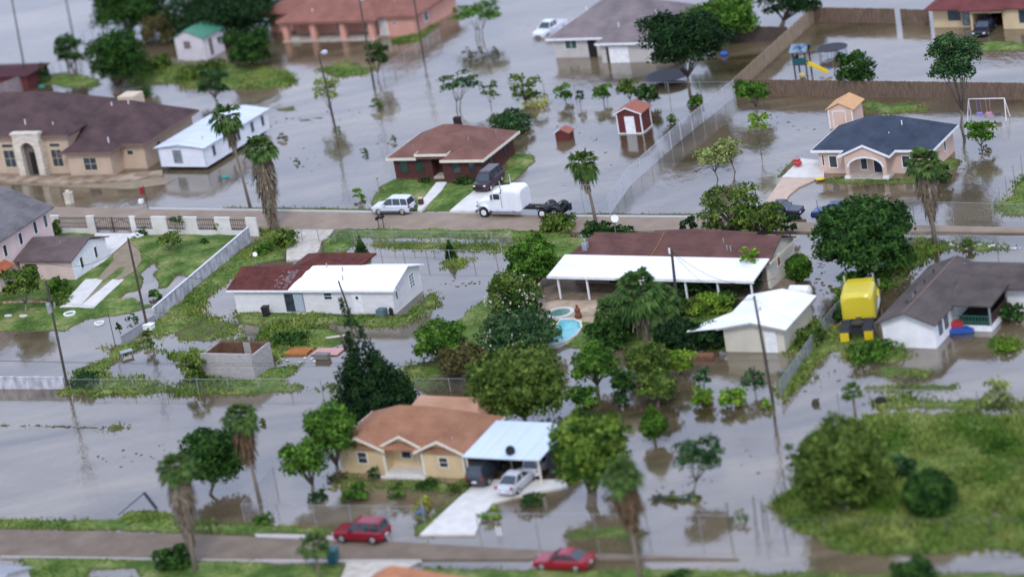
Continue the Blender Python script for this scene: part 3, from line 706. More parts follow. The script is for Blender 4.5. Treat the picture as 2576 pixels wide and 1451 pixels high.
# ---- grey-roofed house
t = thing('house', 'pale grey house with wide grey hip roof and white garage door', 'house', G(1398, 146), -29.8)
PGW = wallmat('pale_grey_wall', 'cfcac4', .85)
m = MB(); m.box(0, 7.3, 0, 11, -.4, 2.4); m.box(7.3, 14.0, -2.4, 11, -.4, 2.4); m.build('wall', PGW, t)
RG = roofmat('grey_shingle', '8b8080', '716767', .85)
r = MB(); r.hip(-.6, 14.6, -.6, 11.6, 2.4, 3.0, inset=5.4); r.hip(7.0, 14.65, -3.0, 9.5, 2.41, 1.9, axis='y', inset=3.8); r.build('roof', RG, t)
f = MB(); f.box(-.66, 7.0, -.66, -.6, 2.3, 2.54); f.box(-.66, -.6, -.6, 11.6, 2.3, 2.54); f.box(6.94, 14.71, -3.06, -3.0, 2.31, 2.55); f.box(14.65, 14.71, -3.0, 11.6, 2.31, 2.55); f.build('fascia', WHITE, t)
win(t, 'F', 0, 2.3, 1.1, 1.5, 1.0, glass=GRG, nx=2, tw=.07); m = MB(); m.box(4.5, 5.6, -.03, .02, 0, 2.1); m.build('door', BLACK, t)
door(t, 'F', -2.4, 9.6, -.2, 2.3, 2.1, dm=WHITE, name='garage_door'); MB().box(8.0, 8.35, -2.46, -2.38, 0, 1.9).build('door', mat('brown_dark', (.05, .04, .035)), t)
vent_pipes(t, [(8.6, .6, 3.6), (12, 4, 4.0), (3, 4, 4.7)], WHITE)

# ---- cream house with red-brown roof, top right
t = thing('house', 'cream house with red brown roof and open dark garage', 'house', G(2350, 70), -31.5)
CRW = wallmat('cream_wall', 'e0c9a2', .85)
m = MB(); m.box(0, 5.0, 0, 9, -.4, 2.4); m.box(8.7, 16, -1.0, 9, -.4, 2.4); m.box(5.0, 8.7, 4.5, 9, -.4, 2.4); m.box(5.0, 5.3, -1.4, 0, -.4, 2.4); m.box(5.3, 8.7, -1.4, -1.1, 2.0, 2.4); m.build('wall', CRW, t)
RR = roofmat('red_brown_shingle', '7d4644', '613433', .8)
r = MB(); r.hip(-.5, 16.5, -1.5, 9.6, 2.4, 2.6); r.hip(3.9, 9.3, -2.1, 5, 2.41, 1.6, axis='y'); r.build('roof', RR, t)
win(t, 'F', 0, 2.6, .9, 1.3, 1.2, nx=2, nz=2, trim=mat('teal_trim', (.05, .09, .1))); win(t, 'F', 0, 4.0, .3, .7, 1.9, nx=1, nz=3, trim=mat('teal_trim', (.05, .09, .1)), glass=GLASSL)
win(t, 'F', -1.0, 11.2, .8, .9, 1.3, nx=1, nz=2, trim=mat('teal_trim', (.05, .09, .1)))
m = MB(); m.box(5.3, 8.7, 4.4, 4.48, -.3, 2.4); m.build('garage_shade_sheet', BLACK, t)  # black sheet added for the shade inside the garage

# ---- two-storey pink house at the left edge
t = thing('house', 'two storey pink house with grey shingle roof at the iron gate', 'house', G(10, 753), -28.5)
PINK = wallmat('pink_wall', 'e6cdc6', .92)
m = MB(); m.box(-12, -1.3, -12, 12.2, -.3, 5.4); m.ext([(-12, 5.39), (-1.3, 5.39), (-6.65, 7.6)], 'y', -12.003, 12.203); m.build('wall', PINK, t)
r = MB(); r.gable(-12.5, -.8, -12.4, 12.6, 5.2, 2.4, 'y'); r.build('roof', roofmat('grey_shingle2', '7f7b7c', '625e5f', .85), t)
for y, z, h in ((11.2, 3.6, 1.3), (9.3, 3.6, 1.3), (3.6, 3.3, 1.2), (.9, 3.3, 1.1), (-1.5, 3.3, 1.2), (6.5, 3.5, 1.2)): win(t, 'R', -1.3, y, z, .55, h, nx=1, tw=.06)
ORT = mat('orange_tile', (.42, .13, .06), (.3, .09, .04), scale=3)
m = MB(); m.ext([(-.2, 2.3), (-.2, 2.42), (-1.3, 2.9), (-1.3, 2.75)], 'y', 0, 1); m2 = MB()
m2.add([(-1.31, .2, 3.0), (-1.31, 3.2, 3.0), (-.1, 3.2, 2.45), (-.1, .2, 2.45), (-1.31, .2, 3.12), (-1.31, 3.2, 3.12), (-.1, 3.2, 2.57), (-.1, .2, 2.57)], [(0, 1, 2, 3), (7, 6, 5, 4), (0, 4, 5, 1), (1, 5, 6, 2), (2, 6, 7, 3), (3, 7, 4, 0)])
m2.build('awning', ORT, t)
# ---- small annex
t = thing('house', 'small pale pink annex with brown shingle roof beside the two storey house', 'house', G(191, 711), -28.8)
m = MB(); m.box(-6.5, 0, 0, 6.4, -.3, 2.45)
m.ext([(0, 2.44), (6.4, 2.44), (3.6, 3.35)], 'x', -6.497, .003); m.build('wall', PINK, t)
r = MB(); r.gable(-6.9, .3, -.4, 6.8, 2.36, 1.1, 'x', mid=3.6); r.build('roof', roofmat('annex_shingle', '736461', '574b4a', .85), t)
m = MB(); m.box(.005, .03, .0, 6.4, -.2, 2.44); m.ext([(0, 2.43), (6.4, 2.43), (3.6, 3.3)], 'x', .005, .03); m.build('end_wall', cm('white_render', 'eef0f2', .9), t)
m = MB(); m.box(-5.9, -4.4, -.03, .02, 0, 2.0); m.build('door', BLACK, t)
win(t, 'R', .03, 1.6, 1.0, .5, 1.15, nx=1, tw=.05); win(t, 'R', .03, 4.3, 1.1, .45, 1.15, nx=1, tw=.05)
vent_pipes(t, [(-2.8, 2.6, 3.2)])

# ---- long white house with half-coated roof
t = thing('house', 'long low white house with half its dark red roof painted white', 'house', G(598, 788), -27.4)
WH2 = wallmat('white_wall', 'e8e6e4', .92, siding=True)
m = MB(); m.box(0, 17.2, 0, 6.0, -.3, 2.5); m.ext([(0, 2.49), (6.0, 2.49), (3.2, 3.45)], 'x', -.003, 17.203); m.build('wall', WH2, t)
REDS = roofmat('dark_red_shingle', '70392f', '4b2a26', .85, scale=1.2)
r = MB(); r.gable(-.55, 12, -.35, 6.4, 2.4, 1.05, 'x', mid=3.2); r.hip(3.4, 11.0, 2.6, 9.3, 2.42, 1.4, axis='x', inset=4.3); r.build('roof', REDS, t)
def slope(pts, dz=.03, th=.03):
    f = lambda y: 2.52 + 1.05 * (y + .35) / 3.55 if y <= 3.2 else 2.52 + 1.05 * (6.4 - y) / 3.2
    n = len(pts)
    return [(x, y, f(y) + dz) for x, y in pts] + [(x, y, f(y) + dz + th) for x, y in pts], [tuple(range(n - 1, -1, -1)), tuple(range(n, 2 * n))] + [(i, (i + 1) % n, n + (i + 1) % n, n + i) for i in range(n)]
m = MB(); m.add(*slope([(6.3, -.37), (12, -.37), (12, 3.2), (7.35, 3.2), (7.2, 2.6), (7.0, 2.4), (6.9, 1.5), (6.7, 1.2), (6.45, .5)])); m.add(*slope([(7.5, 3.2), (12, 3.2), (12, 4.0), (7.4, 4.0)])); m.build('white_roof_coating', mat('white_elastomer', (.86, .87, .88), (.8, .81, .83), scale=.8, rough=.6), t)
r = MB(); r.gable(12, 17.6, -.37, 6.42, 2.43, 1.05, 'x', mid=3.2, t=.12); r.build('white_roof', MATS['white_elastomer'], t)
m = MB()
_r = random.Random(3)
m = MB()
for (x, y, s) in [(6.1 - abs(_r.gauss(0, .8)), _r.uniform(.0, 2.6), _r.uniform(.05, .17)) for _ in range(95)]:
    m.add(*slope([(x + s * rr * cos(a), y + s * rr * sin(a) * .9) for a, rr in zip([2 * pi * i / 8 for i in range(8)], [1, .6, .9, .7, 1, .65, .95, .7])], dz=.02, th=.01))
m.build('lichen', cm('faded_shingle', '9c8a88', .7, scale=6), t)['kind'] = 'stuff'
f = MB(); f.box(-.55, 17.6, -.43, -.375, 2.34, 2.53); f.box(17.6, 17.66, -.37, .0, 2.4, 2.58); f.build('gutter', WHITE, t)
m = MB(); m.box(5.5, 7.6, -.05, .02, .2, 2.1); d = m.build('sliding_door', STEEL, t); MB().box(5.58, 6.5, -.07, -.051, .28, 2.02).build('pane', GLASS, d); MB().box(6.56, 7.52, -.07, -.051, .28, 2.02).build('pane', cm('pale_blind', 'bccad0', .8), d)
win(t, 'F', 0, 10.3, 1.5, .8, .6, nx=1, nz=2, tw=.06); door(t, 'F', 0, 13.4, .2, .9, 1.95, lite=True)
m = MB(); m.ext([(13.4 - .18, 1.65), (13.4, 1.43), (13.4 + .18, 1.65), (13.4, 1.87)], 'y', -.06, -.041); m.build('door_light', GLASS, t)
win(t, 'R', 17.2, .75, 1.2, .3, .8, nx=1, tw=.04); win(t, 'R', 17.2, 4.1, 1.1, .9, 1.3, nx=2, nz=4, tw=.06, glass=cm('louvre_glass', '9fb0b3', .6))
m = MB(); m.box(6.6, 7.9, -.9, -.05, -.2, .18); m.build('step', CONC, t)
vent_pipes(t, [(9.0, 3.0, 3.6), (11.0, 2.4, 3.5), (11.6, 1.1, 3.1)])

# ---- roofless block shed
t = thing('block_shed', 'roofless grey concrete block shed with brown timber plates on top', 'shed', G(516, 956), -28.5)
BLK = mat('grey_block', (.42, .39, .375), (.33, .305, .295), scale=2, rough=.95, stretch=(1, 1, 2.5))
m = MB(); m.box(0, 5.4, 0, .2, -.3, 2.62); m.box(0, 5.4, 3.3, 3.5, -.3, 2.4); m.box(0, .2, .2, 3.3, -.3, 2.4); m.box(5.2, 5.4, .2, 3.3, -.3, 2.4); m.build('wall', BLK, t)
RUST = mat('rusty_timber', (.17, .085, .045), (.10, .055, .035), scale=2)
m = MB(); m.box(.2, 2.6, 3.1, 3.298, 1.3, 2.46); m.box(3.5, 5.2, 3.1, 3.298, 1.3, 2.46); m.box(.2, .4, .3, 3.1, 1.6, 2.46); m.build('inner_boards', RUST, t)
m = MB(); m.box(.1, 5.3, 3.32, 3.45, 2.402, 2.5); m.build('top_plate', RUST, t)
MB().box(.2, 5.2, .2, 3.3, -.2, .05).build('floor_slab', BLACK, t)

# ---- long brown roofed house with white patio cover
t = thing('house', 'long low house with brown shingle roof behind the swimming pool', 'house', G(1413, 759) + Vector((0, 0, .2)), -31.0)
m = MB(); m.box(-.4, 19.3, 3.9, 9.6, -.4, 2.7); m.build('wall', wallmat('patio_wall_shaded', 'a89c8c', .7), t)  # wall colour darkened to carry the shade under the patio cover
m = MB(); m.box(19.3, 19.6, 3.8, 9.7, -.4, 2.7); m.ext([(3.8, 2.69), (9.7, 2.69), (6.6, 3.95)], 'x', 19.4, 19.603); m.build('end_wall', cm('cream_end_wall', 'ece6d8', .9), t)
RBB = roofmat('umber_shingle', '76534b', '593f3a', .8)
r = MB(); r.gable(.9, 20.0, 3.2, 10, 2.62, 1.45, 'x', mid=6.6); r.hip(-.9, 6, 3.2, 10, 2.62, 1.44, axis='x', inset=2.0, t=.119); r.hip(5.0, 15.6, 6.9, 10.9, 2.7, 1.0, axis='x', inset=5.2, t=.1); r.build('roof', RBB, t)
m = MB(); m.add([(-.9, -.3, 2.32), (19.9, -.3, 2.32), (19.9, 3.6, 2.95), (-.9, 3.6, 2.95), (-.9, -.3, 2.45), (19.9, -.3, 2.45), (19.9, 3.6, 3.08), (-.9, 3.6, 3.08)], [(3, 2, 1, 0), (4, 5, 6, 7), (0, 1, 5, 4), (1, 2, 6, 5), (2, 3, 7, 6), (3, 0, 4, 7)])
for i in range(0): m.add([(-.85 + i * .61, -.29, 2.452), (-.81 + i * .61, -.29, 2.452), (-.81 + i * .61, 3.55, 3.072), (-.85 + i * .61, 3.55, 3.072), (-.85 + i * .61, -.29, 2.482), (-.81 + i * .61, -.29, 2.482), (-.81 + i * .61, 3.55, 3.102), (-.85 + i * .61, 3.55, 3.102)], [(3, 2, 1, 0), (4, 5, 6, 7), (0, 1, 5, 4), (1, 2, 6, 5), (2, 3, 7, 6), (3, 0, 4, 7)])
m.build('patio_cover', mat('white_cover', (.84, .85, .86), (.74, .75, .76), scale=.6, rough=.6, stretch=(.3, 3, 1)), t)
m = MB(); m.box(-.95, 19.95, -.36, -.3, 2.22, 2.47); m.build('gutter', WHITE, t)
for x in (0, 3.0, 8.5, 13.0, 16.2, 19.5): MB().box(x - .08, x + .08, -.1, .06, -.3, 2.34).build('post', WHITE, t)
win(t, 'F', 3.9, 4.2, .3, 1.8, 1.8, nx=2, glass=BLACK, trim=cm('brown_trim3', '5a4a42', .7)); win(t, 'F', 3.9, 8, .9, 1.5, 1.2, nx=2); win(t, 'F', 3.9, 12, .9, 1.5, 1.2, nx=2); win(t, 'R', 19.6, 6.0, 1.5, .6, 1.0, nx=1, glass=cm('orange_panel', 'b97a3c', .8))
m = MB(); m.box(.6, 1.1, 4.3, 4.8, 2.9, 3.9); m.cyl(.85, 4.55, 3.9, 4.3, .14, 8); m.build('chimney', STEEL, t)
f = MB(); f.box(20.0, 20.06, 3.2, 10, 2.6, 2.8); f.build('fascia', OFFW, t)
vent_pipes(t, [(14.6, 5.6, 3.8), (15.3, 4.7, 3.5), (15.7, 4.6, 3.5)])
m = MB(); m.tube([(8.1, 6.8, 4.25), (8.15, 5.2, 3.65), (7.95, 3.3, 2.95)], .03, 5); m.build('cable', cm('tan_cable', 'b08a50', .8), t)

# ---- beige garage with white roof
t = thing('garage', 'beige block garage with broad white gable roof', 'garage', G(1827, 884), -28.5)
BGB = wallmat('beige_block', 'dcd6c4', .88)
m = MB(); m.box(0, 5.5, 0, 6.9, -.4, 2.3); m.ext([(0, 2.29), (5.5, 2.29), (2.9, 2.82)], 'y', -.003, 6.903); m.build('wall', BGB, t)
WR2 = mat('white_roll_roof', (.84, .84, .83), (.72, .72, .70), scale=.45, rough=.6)
r = MB(); r.gable(-.4, 6.0, -.6, 7.3, 2.24, .62, 'y', mid=2.9, t=.1); r.build('roof', WR2, t)
m = MB(); m.add([(-3.2, -.55, 1.98), (-.38, -.55, 2.3), (-.38, 3.2, 2.3), (-2.0, 1.6, 2.08), (-3.0, .5, 1.98), (-3.2, -.55, 2.05), (-.38, -.55, 2.37), (-.38, 3.2, 2.37), (-2.0, 1.6, 2.15), (-3.0, .5, 2.05)], [(4, 3, 2, 1, 0), (5, 6, 7, 8, 9), (0, 1, 6, 5), (1, 2, 7, 6), (2, 3, 8, 7), (3, 4, 9, 8), (4, 0, 5, 9)]); m.build('lean_to_roof', WR2, t)
MB().box(-2.9, -2.8, -.3, -.2, -.3, 2.0).build('post', BGB, t)
f = MB()
for s, e in ((-1, -.4), (1, 6.0)):
    f.ext([(e, 2.2), (2.9, 2.82), (2.9, 2.98), (e, 2.36)][::(1 if s > 0 else -1)], 'y', -.66, -.603)
f.build('fascia', cm('grey_fascia', 'b9b9b6', .85), t)
door(t, 'F', 0, 4.3, 0, .85, 1.85, lite=True); win(t, 'F', 0, 4.3, 1.15, .3, .45, nx=1, tw=.04, name='door_window')
# ---- white house with dark roof, right
t = thing('house', 'white house with long dark grey brown roof and green porch railing', 'house', G(2225, 872), -31.0)
m = MB(); m.box(0, 4.7, 0, 12.2, -.1, 2.4); m.ext([(0, 2.39), (4.7, 2.39), (2.35, 3.3)], 'y', -.003, 12.203); m.box(4.7, 20, 8.6, 13.2, -.1, 2.4); m.build('wall', cm('bright_white_wall', 'fbfbfd', .92, scale=.8, rough=.8), t)
RDK = roofmat('dark_grey_shingle', '655b56', '4a423f', .85)
r = MB(); r.gable(-.4, 5.1, -.7, 12.7, 2.26, 1.05, 'y'); r.gable(2.35, 20, 7.7, 13.9, 2.27, 1.0, 'x', mid=10.8)
r.add([(4.6, 3.6, 2.36), (8.5, 3.6, 2.36), (8.5, 8.3, 2.5), (4.6, 8.3, 2.5), (4.6, 3.6, 2.5), (8.5, 3.6, 2.5), (8.5, 8.3, 2.68), (4.0, 8.3, 3.0), (2.4, 9.6, 3.33), (4.6, 4.0, 2.52)], [(0, 3, 2, 1), (0, 1, 5, 4), (1, 2, 6, 5), (4, 5, 6, 7), (2, 3, 7, 6), (3, 0, 4, 7)])
r.build('roof', RDK, t)
MB().box(2.30, 2.40, -.68, 12.6, 3.42, 3.47).build('ridge_cap', cm('tan_ridge', '8d7768', .8), t)
for y in (1.3, 2.7): win(t, 'R', 4.7, y, .9, .55, 1.2, nx=1, tw=.12, trim=mat('dark_shutter', (.05, .05, .06)), glass=GLASSL)
m = MB(); m.box(4.7, 8.2, 4.0, 8.6, -.1, .5); m.build('porch_floor', WHITE, t)
MB().box(4.75, 8.08, 4.12, 8.5, .502, .53).build('porch_floor_shade', mat('porch_shade_tone', (.03, .035, .03), (.05, .045, .04), scale=2), t)  # dark sheet over the white floor, painting the porch shade
GRN = mat('green_paint', (.03, .16, .11), rough=.6)
m = MB()
for z in (.75, 1.3): m.box(4.75, 8.1, 4.05, 4.11, z, z + .07)
for i in range(12): m.box(4.8 + i * .28, 4.85 + i * .28, 4.06, 4.1, .5, 1.3)
m.build('railing', GRN, t)
m = MB()
for z in (.75, 1.3): m.box(8.1, 8.16, 4.15, 8.5, z, z + .07)
for i in range(14): m.box(8.11, 8.15, 4.25 + i * .3, 4.3 + i * .3, .5, 1.3)
m.build('railing', mat('brown_rail', (.1, .05, .04)), t)
for x, y in ((8.13, 4.08), (8.13, 8.3), (4.85, 4.08)): MB().box(x - .07, x + .07, y - .07, y + .07, .5, 2.4).build('post', STEEL, t)
m = MB(); m.box(4.71, 8.0, 8.5, 8.58, .5, 2.3); m.build('porch_back_shade', BLACK, t)  # black panel standing in for the shaded porch interior
vent_pipes(t, [(1.3, 9.5, 3.0), (1.4, 7.0, 3.0), (1.5, 4.5, 3.05), (1.6, 2.2, 3.05)], RUBBER); vent_pipes(t, [(1.7, 3.4, 3.1), (3.6, 11, 3.0)])

# ---- small outbuildings
t = thing('shed', 'dark red garden shed with white trim standing in the water', 'shed', G(1558, 338), -28.5)
DR = mat('dark_red_boards', (.14, .035, .032), (.09, .025, .024), scale=3, stretch=(3, 3, .4))
m = MB(); m.box(0, 2.8, 0, 2.5, .1, 2.35); m.ext([(0, 2.34), (2.8, 2.34), (1.2, 2.95)], 'y', -.003, 2.503); m.build('wall', DR, t)
r = MB(); r.gable(-.25, 3.05, -.2, 2.8, 2.28, .7, 'y', mid=1.2, t=.07); r.build('roof', cm('rust_shingle', 'a86a58', .85), t)
f = MB()
for x in (0, 2.8): f.box(x - .06, x + .06, -.05, .06, .05, 2.3)
f.box(.06, 2.74, -.05, -.01, .02, .14); f.box(2.81, 2.85, .06, 2.44, .02, .14); f.box(2.74, 2.86, 2.44, 2.56, .05, 2.3)
for e in (-.25, 3.05): f.ext([(e, 2.22), (1.2, 2.92), (1.2, 3.04), (e, 2.34)][::(1 if e > 0 else -1)], 'y', -.26, -.203)
f.build('trim', WHITE, t); door(t, 'F', 0, 1.45, -.1, .95, 2.0, lite=True)
t = thing('playhouse', 'tiny reddish brown playhouse half sunk in the flood', 'playhouse', G(1399, 355), -28.5)
m = MB(); m.box(0, 1.6, 0, 1.3, -.3, .85); m.ext([(0, .84), (1.6, .84), (.7, 1.25)], 'y', -.003, 1.303); m.build('wall', DR, t)
r = MB(); r.gable(-.12, 1.75, -.12, 1.45, .82, .46, 'y', mid=.7, t=.06); r.build('roof', cm('rust_shingle', 'a86a58', .85), t)
f = MB(); f.ext([(-.12, .85), (.7, 1.31), (.7, 1.4), (-.12, .94)][::-1], 'y', -.17, -.123); f.build('trim', WHITE, t)
t = thing('shed', 'peach storage shed with orange plywood roof behind the blue roofed house', 'shed', G(2088, 324), -28.5)
m = MB(); m.box(0, 2.7, 0, 3.0, -.2, 2.1); m.ext([(0, 2.09), (2.7, 2.09), (1.35, 2.7)], 'y', -.003, 3.003); m.build('wall', PEACH, t)
r = MB(); r.gable(-.25, 2.95, -.2, 3.3, 2.04, .75, 'y', t=.06); r.build('roof', cm('plywood_roof', 'e0ae7c', .85), t)
f = MB()
for x in (.06, 2.64): f.box(x - .06, x + .06, -.04, -.003, 0, 2.1)
f.build('trim', WHITE, t); door(t, 'F', 0, 1.2, .1, 1.3, 1.75, dm=PEACH, lite=True)
t = thing('shed', 'low dark red shed at the upper left edge of the flood', 'shed', G(-40, 232), -28.5)
m = MB(); m.box(-6, 7, 0, 5, -.3, 1.9); m.build('wall', DR, t); r = MB(); r.hip(-6.3, 7.3, -.3, 5.3, 1.9, .5); r.build('roof', mat('maroon_roof', (.07, .018, .022), (.05, .014, .018)), t)
# foreground roofs cut by the frame
g = G(985, 1420, 5.3); t = thing('house', 'orange hip roof of a house at the bottom edge', 'house', (g.x, g.y, 0), -28.5)
MB().box(-3.4, 3.4, -3.4, 3.4, -.3, 2.4).build('wall', TAN, t); r = MB(); r.hip(-3.9, 3.9, -3.9, 3.9, 2.4, 2.75, inset=3.85); r.build('roof', roofmat('orange_shingle', 'c48a68', 'ac7253', .85), t)
g = G(80, 1412, 3.0); t = thing('building', 'white building with low grey metal roof in the bottom left corner', 'building', (g.x, g.y, 0), -28.5)
m = MB(); m.box(-9, -.3, -6, -.3, -.3, 2.5); m.ext([(-6, 2.49), (-.3, 2.49), (-3.1, 3.3)], 'x', -9, -.297); m.build('wall', WH2, t); r = MB(); r.gable(-9.5, 0, -6.4, .1, 2.4, 1.0, 'x'); r.build('roof', mat('grey_sheet', (.3, .31, .34), rough=.4, spec=.5), t)

# ================================================================ fences and walls
def az_px(a, b):
    d = G(*b) - G(*a); return math.degrees(atan2(d.y, d.x))
def chain_fence(pts, h, label, gap=3.0, wires=True, sp=.15, r=.007, rr=.022, group='chain link fences round the yards', m=None):
    m = m or STEEL
    P0 = [G(*p) for p in pts]
    base = P0[0].copy()
    t = thing('chain_link_fence', label, 'fence', base, 0, group)
    mesh = MB(); rail = MB()
    for a, b in zip(P0[:-1], P0[1:]):
        d = b - a; L = d.length; e = d / L; n = max(1, round(L / gap))
        for i in range(n + (1 if b is P0[-1] else 0)):
            q = a + d * (i / n) - base
            MB().tube([(q.x, q.y, -.5), (q.x, q.y, h + .05)], .04, 6).build('post', m, t)
        a0 = a - base; b0 = b - base
        rail.tube([(a0.x, a0.y, h), (b0.x, b0.y, h)], rr, 5)
        if wires:
            k = int(L / sp)
            for i in range(-int(h / sp), k + 1):
                for s in (0, 1):
                    u0, u1 = i * sp, i * sp + h
                    z0, z1 = (0, h) if s == 0 else (h, 0)
                    if u0 < 0: f = -u0 / h; z0 = z0 + (z1 - z0) * f; u0 = 0
                    if u1 > L: f = (u1 - L) / h if h else 0; z1 = z1 + ((0 if s == 0 else h) - z1) * f if f < 1 else z1; u1 = L
                    if u1 <= u0 + .01: continue
                    mesh.tube([(a0.x + e.x * u0, a0.y + e.y * u0, z0 + .02), (a0.x + e.x * u1, a0.y + e.y * u1, z1 + .02)], r, 3, cap=False)
    rail.build('top_rail', m, t)
    if wires and mesh.v: mesh.build('wire_mesh', m, t)
    return t
PALES = mat('pale_fence_metal', (.62, .63, .66), rough=.5, metal=.3)
chain_fence([(1850, 243), (1715, 352), (1587, 466), (1535, 540)], 1.9, 'tall chain link fence running diagonally down from the wooden fence corner to the road', sp=.16, r=.008, m=PALES)
chain_fence([(1372, 247), (1846, 243)], 1.7, 'chain link fence behind the row of small flooded trees', wires=False, gap=4)
chain_fence([(2298, 622), (2185, 735), (2105, 806), (2078, 840), (1965, 1000)], 1.5, 'chain link fence along the weedy bank beside the yellow truck', sp=.14, r=.009)
chain_fence([(2304, 620), (2420, 624), (2600, 630)], 1.3, 'chain link fence along the weeds north of the dark roofed white house', sp=.3, r=.005)
chain_fence([(2060, 548), (2300, 552), (2600, 560)], 1.8, 'chain link fence in front of the blue roofed peach house', sp=.25, r=.005, gap=4)
chain_fence([(722, 609), (845, 612), (1290, 621)], 1.4, 'chain link fence in the weed line in front of the long white house', sp=.3, r=.006, gap=2.2)
chain_fence([(850, 656), (1310, 664)], 1.3, 'low wire fence behind the two small conifers', wires=False, gap=2.6)
chain_fence([(180, 984), (500, 984), (1300, 984)], 1.2, 'wire fence on the near edge of the block shed yard', sp=.3, r=.005)
chain_fence([(695, 1220), (616, 1312), (1070, 1320), (1068, 1300)], 1.6, 'chain link yard fence in front of the tan house', sp=.3, r=.006)
chain_fence([(1206, 1338), (1500, 1340), (1900, 1345)], 1.6, 'chain link fence in the water right of the concrete drive', wires=False, gap=4)
chain_fence([(1975, 1225), (1932, 1330), (1975, 1352), (2600, 1354)], 1.5, 'chain link fence round the overgrown green field', wires=False, m=mat('dark_fence_metal', (.1, .11, .1)))
chain_fence([(2112, 1037), (2192, 1028), (2600, 1034)], 1.7, 'wire fence with tall posts behind the overgrown field', wires=False, gap=4.2)
chain_fence([(-20, 262), (66, 226)], 2.0, 'tall grey chain link fence in front of the low red shed', sp=.2, r=.016)
chain_fence([(138, 198), (215, 118), (255, 82)], 1.8, 'thin wire fence running away between the upper left trees', wires=False)
chain_fence([(938, 216), (1020, 160), (1108, 104)], 1.5, 'wire fence crossing the water near the salmon pink house', sp=.3, r=.006)
chain_fence([(2500, 545), (2532, 480), (2590, 400)], 1.5, 'wire fence climbing the right edge beside green weeds', wires=False)

# block wall running down from the gate wall
a, b = G(630, 609), G(393, 812)
az = math.degrees(atan2((a - b).y, (a - b).x)); L = (a - b).length
t = thing('block_wall', 'white grey panel wall running diagonally between the two yards', 'wall', b, az)
WALLM = cm('weathered_white_panel', 'd6d5da', .8, col2=[c * .62 for c in lin('b9b7bc')], scale=1.8, rough=.95, stretch=(1, 1, .5))
n = 12
for i in range(n):
    MB().box(i * L / n + .1, (i + 1) * L / n - .1, -.06, .06, -.4, 1.5).build('panel', WALLM, t)
for i in range(n + 1): MB().box(i * L / n - .1, i * L / n + .1, -.1, .1, -.4, 1.56).build('post', WALLM, t)
MB().box(-.1, L + .1, -.11, .11, 1.56, 1.64).build('coping', cm('pale_coping', 'e4e3e6', .85), t)
b2 = G(308, 869); a = G(391, 815); az = math.degrees(atan2((a - b2).y, (a - b2).x)); L = (a - b2).length
t = thing('block_wall', 'lower darker end of the diagonal yard wall standing in water', 'wall', b2, az)
MB().box(0, L, -.08, .08, -.4, .9).build('panel', cm('grey_wall_panel', 'b5b5ba', .7), t); MB().box(0, L, -.11, .11, .9, .97).build('coping', cm('grey_wall_panel', 'b5b5ba', .7), t)
t = thing('block_wall', 'low pale grey wall in the water at the left edge, ending at a utility pole', 'wall', G(-60, 977), az_px((-60, 977), (165, 978)))
L = (G(165, 978) - G(-60, 977)).length
MB().box(0, L, -.08, .08, -.4, 1.15).build('panel', WALLM, t); MB().box(0, L + .05, -.11, .11, 1.15, 1.22).build('coping', WALLM, t)
for x in (L * .3, L * .6, L - .1): MB().box(x - .12, x + .12, -.15, .13, -.4, 1.1).build('post', WALLM, t)

# white wall with iron panels and gate
g0 = G(113, 586)
AZG = az_px((113, 586), (600, 593))
t = thing('garden_wall', 'white garden wall with dark iron panels and double gate along the road', 'wall', g0, AZG)
Rm = Matrix.Rotation(-radians(AZG), 3, 'Z')
def lx(zx): return (Rm @ (G(zx * .3328, 586 + (zx * .3328 - 113) * 7 / 487) - g0)).x
IRON = mat('black_iron', (.03, .025, .025), rough=.6)
CRW2 = cm('white_garden_wall', 'e9e5de', .88, scale=1)
solid = [(330, 470), (680, 735), (1005, 1045), (1170, 1282), (1412, 1512), (1648, 1762), (1882, 1960)]
iron = [(470, 680), (1045, 1170), (1282, 1412), (1512, 1648), (1762, 1882)]
for a, b in solid:
    x0, x1 = lx(a), lx(b); m = MB(); m.box(x0, x1, -.12, .12, -.3, 1.95); m.box(x0 - .03, x1 + .03, -.15, .15, 1.95, 2.02); m.build('pier', CRW2, t)
for a, b in iron:
    x0, x1 = lx(a), lx(b)
    MB().box(x0, x1, -.1, .1, -.3, .62).build('low_wall', CRW2, t)
    m = MB(); m.box(x0, x1, -.02, .02, .64, .70); m.box(x0, x1, -.02, .02, 1.7, 1.76); m.box(x0, x1, -.02, .02, 1.15, 1.19)
    k = int((x1 - x0) / .28)
    for i in range(k + 1):
        x = x0 + .06 + i * (x1 - x0 - .12) / k; m.box(x - .02, x + .02, -.018, .018, .70, 1.88)
    m.build('iron_panel', IRON, t)
for s, (a, b) in enumerate(((738, 866), (870, 1000))):
    x0, x1 = lx(a), lx(b); m = MB()
    m.box(x0, x0 + .07, -.03, .03, .1, 1.9); m.box(x1 - .07, x1, -.03, .03, .1, 1.9)
    for z in (.15, .7, 1.75): m.box(x0 + .07, x1 - .07, -.025, .025, z, z + .05)
    k = int((x1 - x0) / .26)
    for i in range(1, k): x = x0 + i * (x1 - x0) / k; m.box(x - .018, x + .018, -.02, .02, .75, 1.9)
    m.tube([(x0 + .07, 0, .2), ((x0 + x1) / 2, 0, .72)], .03, 5); m.tube([(x1 - .07, 0, .2), ((x0 + x1) / 2, 0, .72)], .03, 5)
    m.tube([(x0 + .07, 0, 1.2), ((x0 + x1) / 2, 0, 1.7), (x1 - .07, 0, 1.2)], .03, 5)
    m.build('gate_leaf', IRON, t)

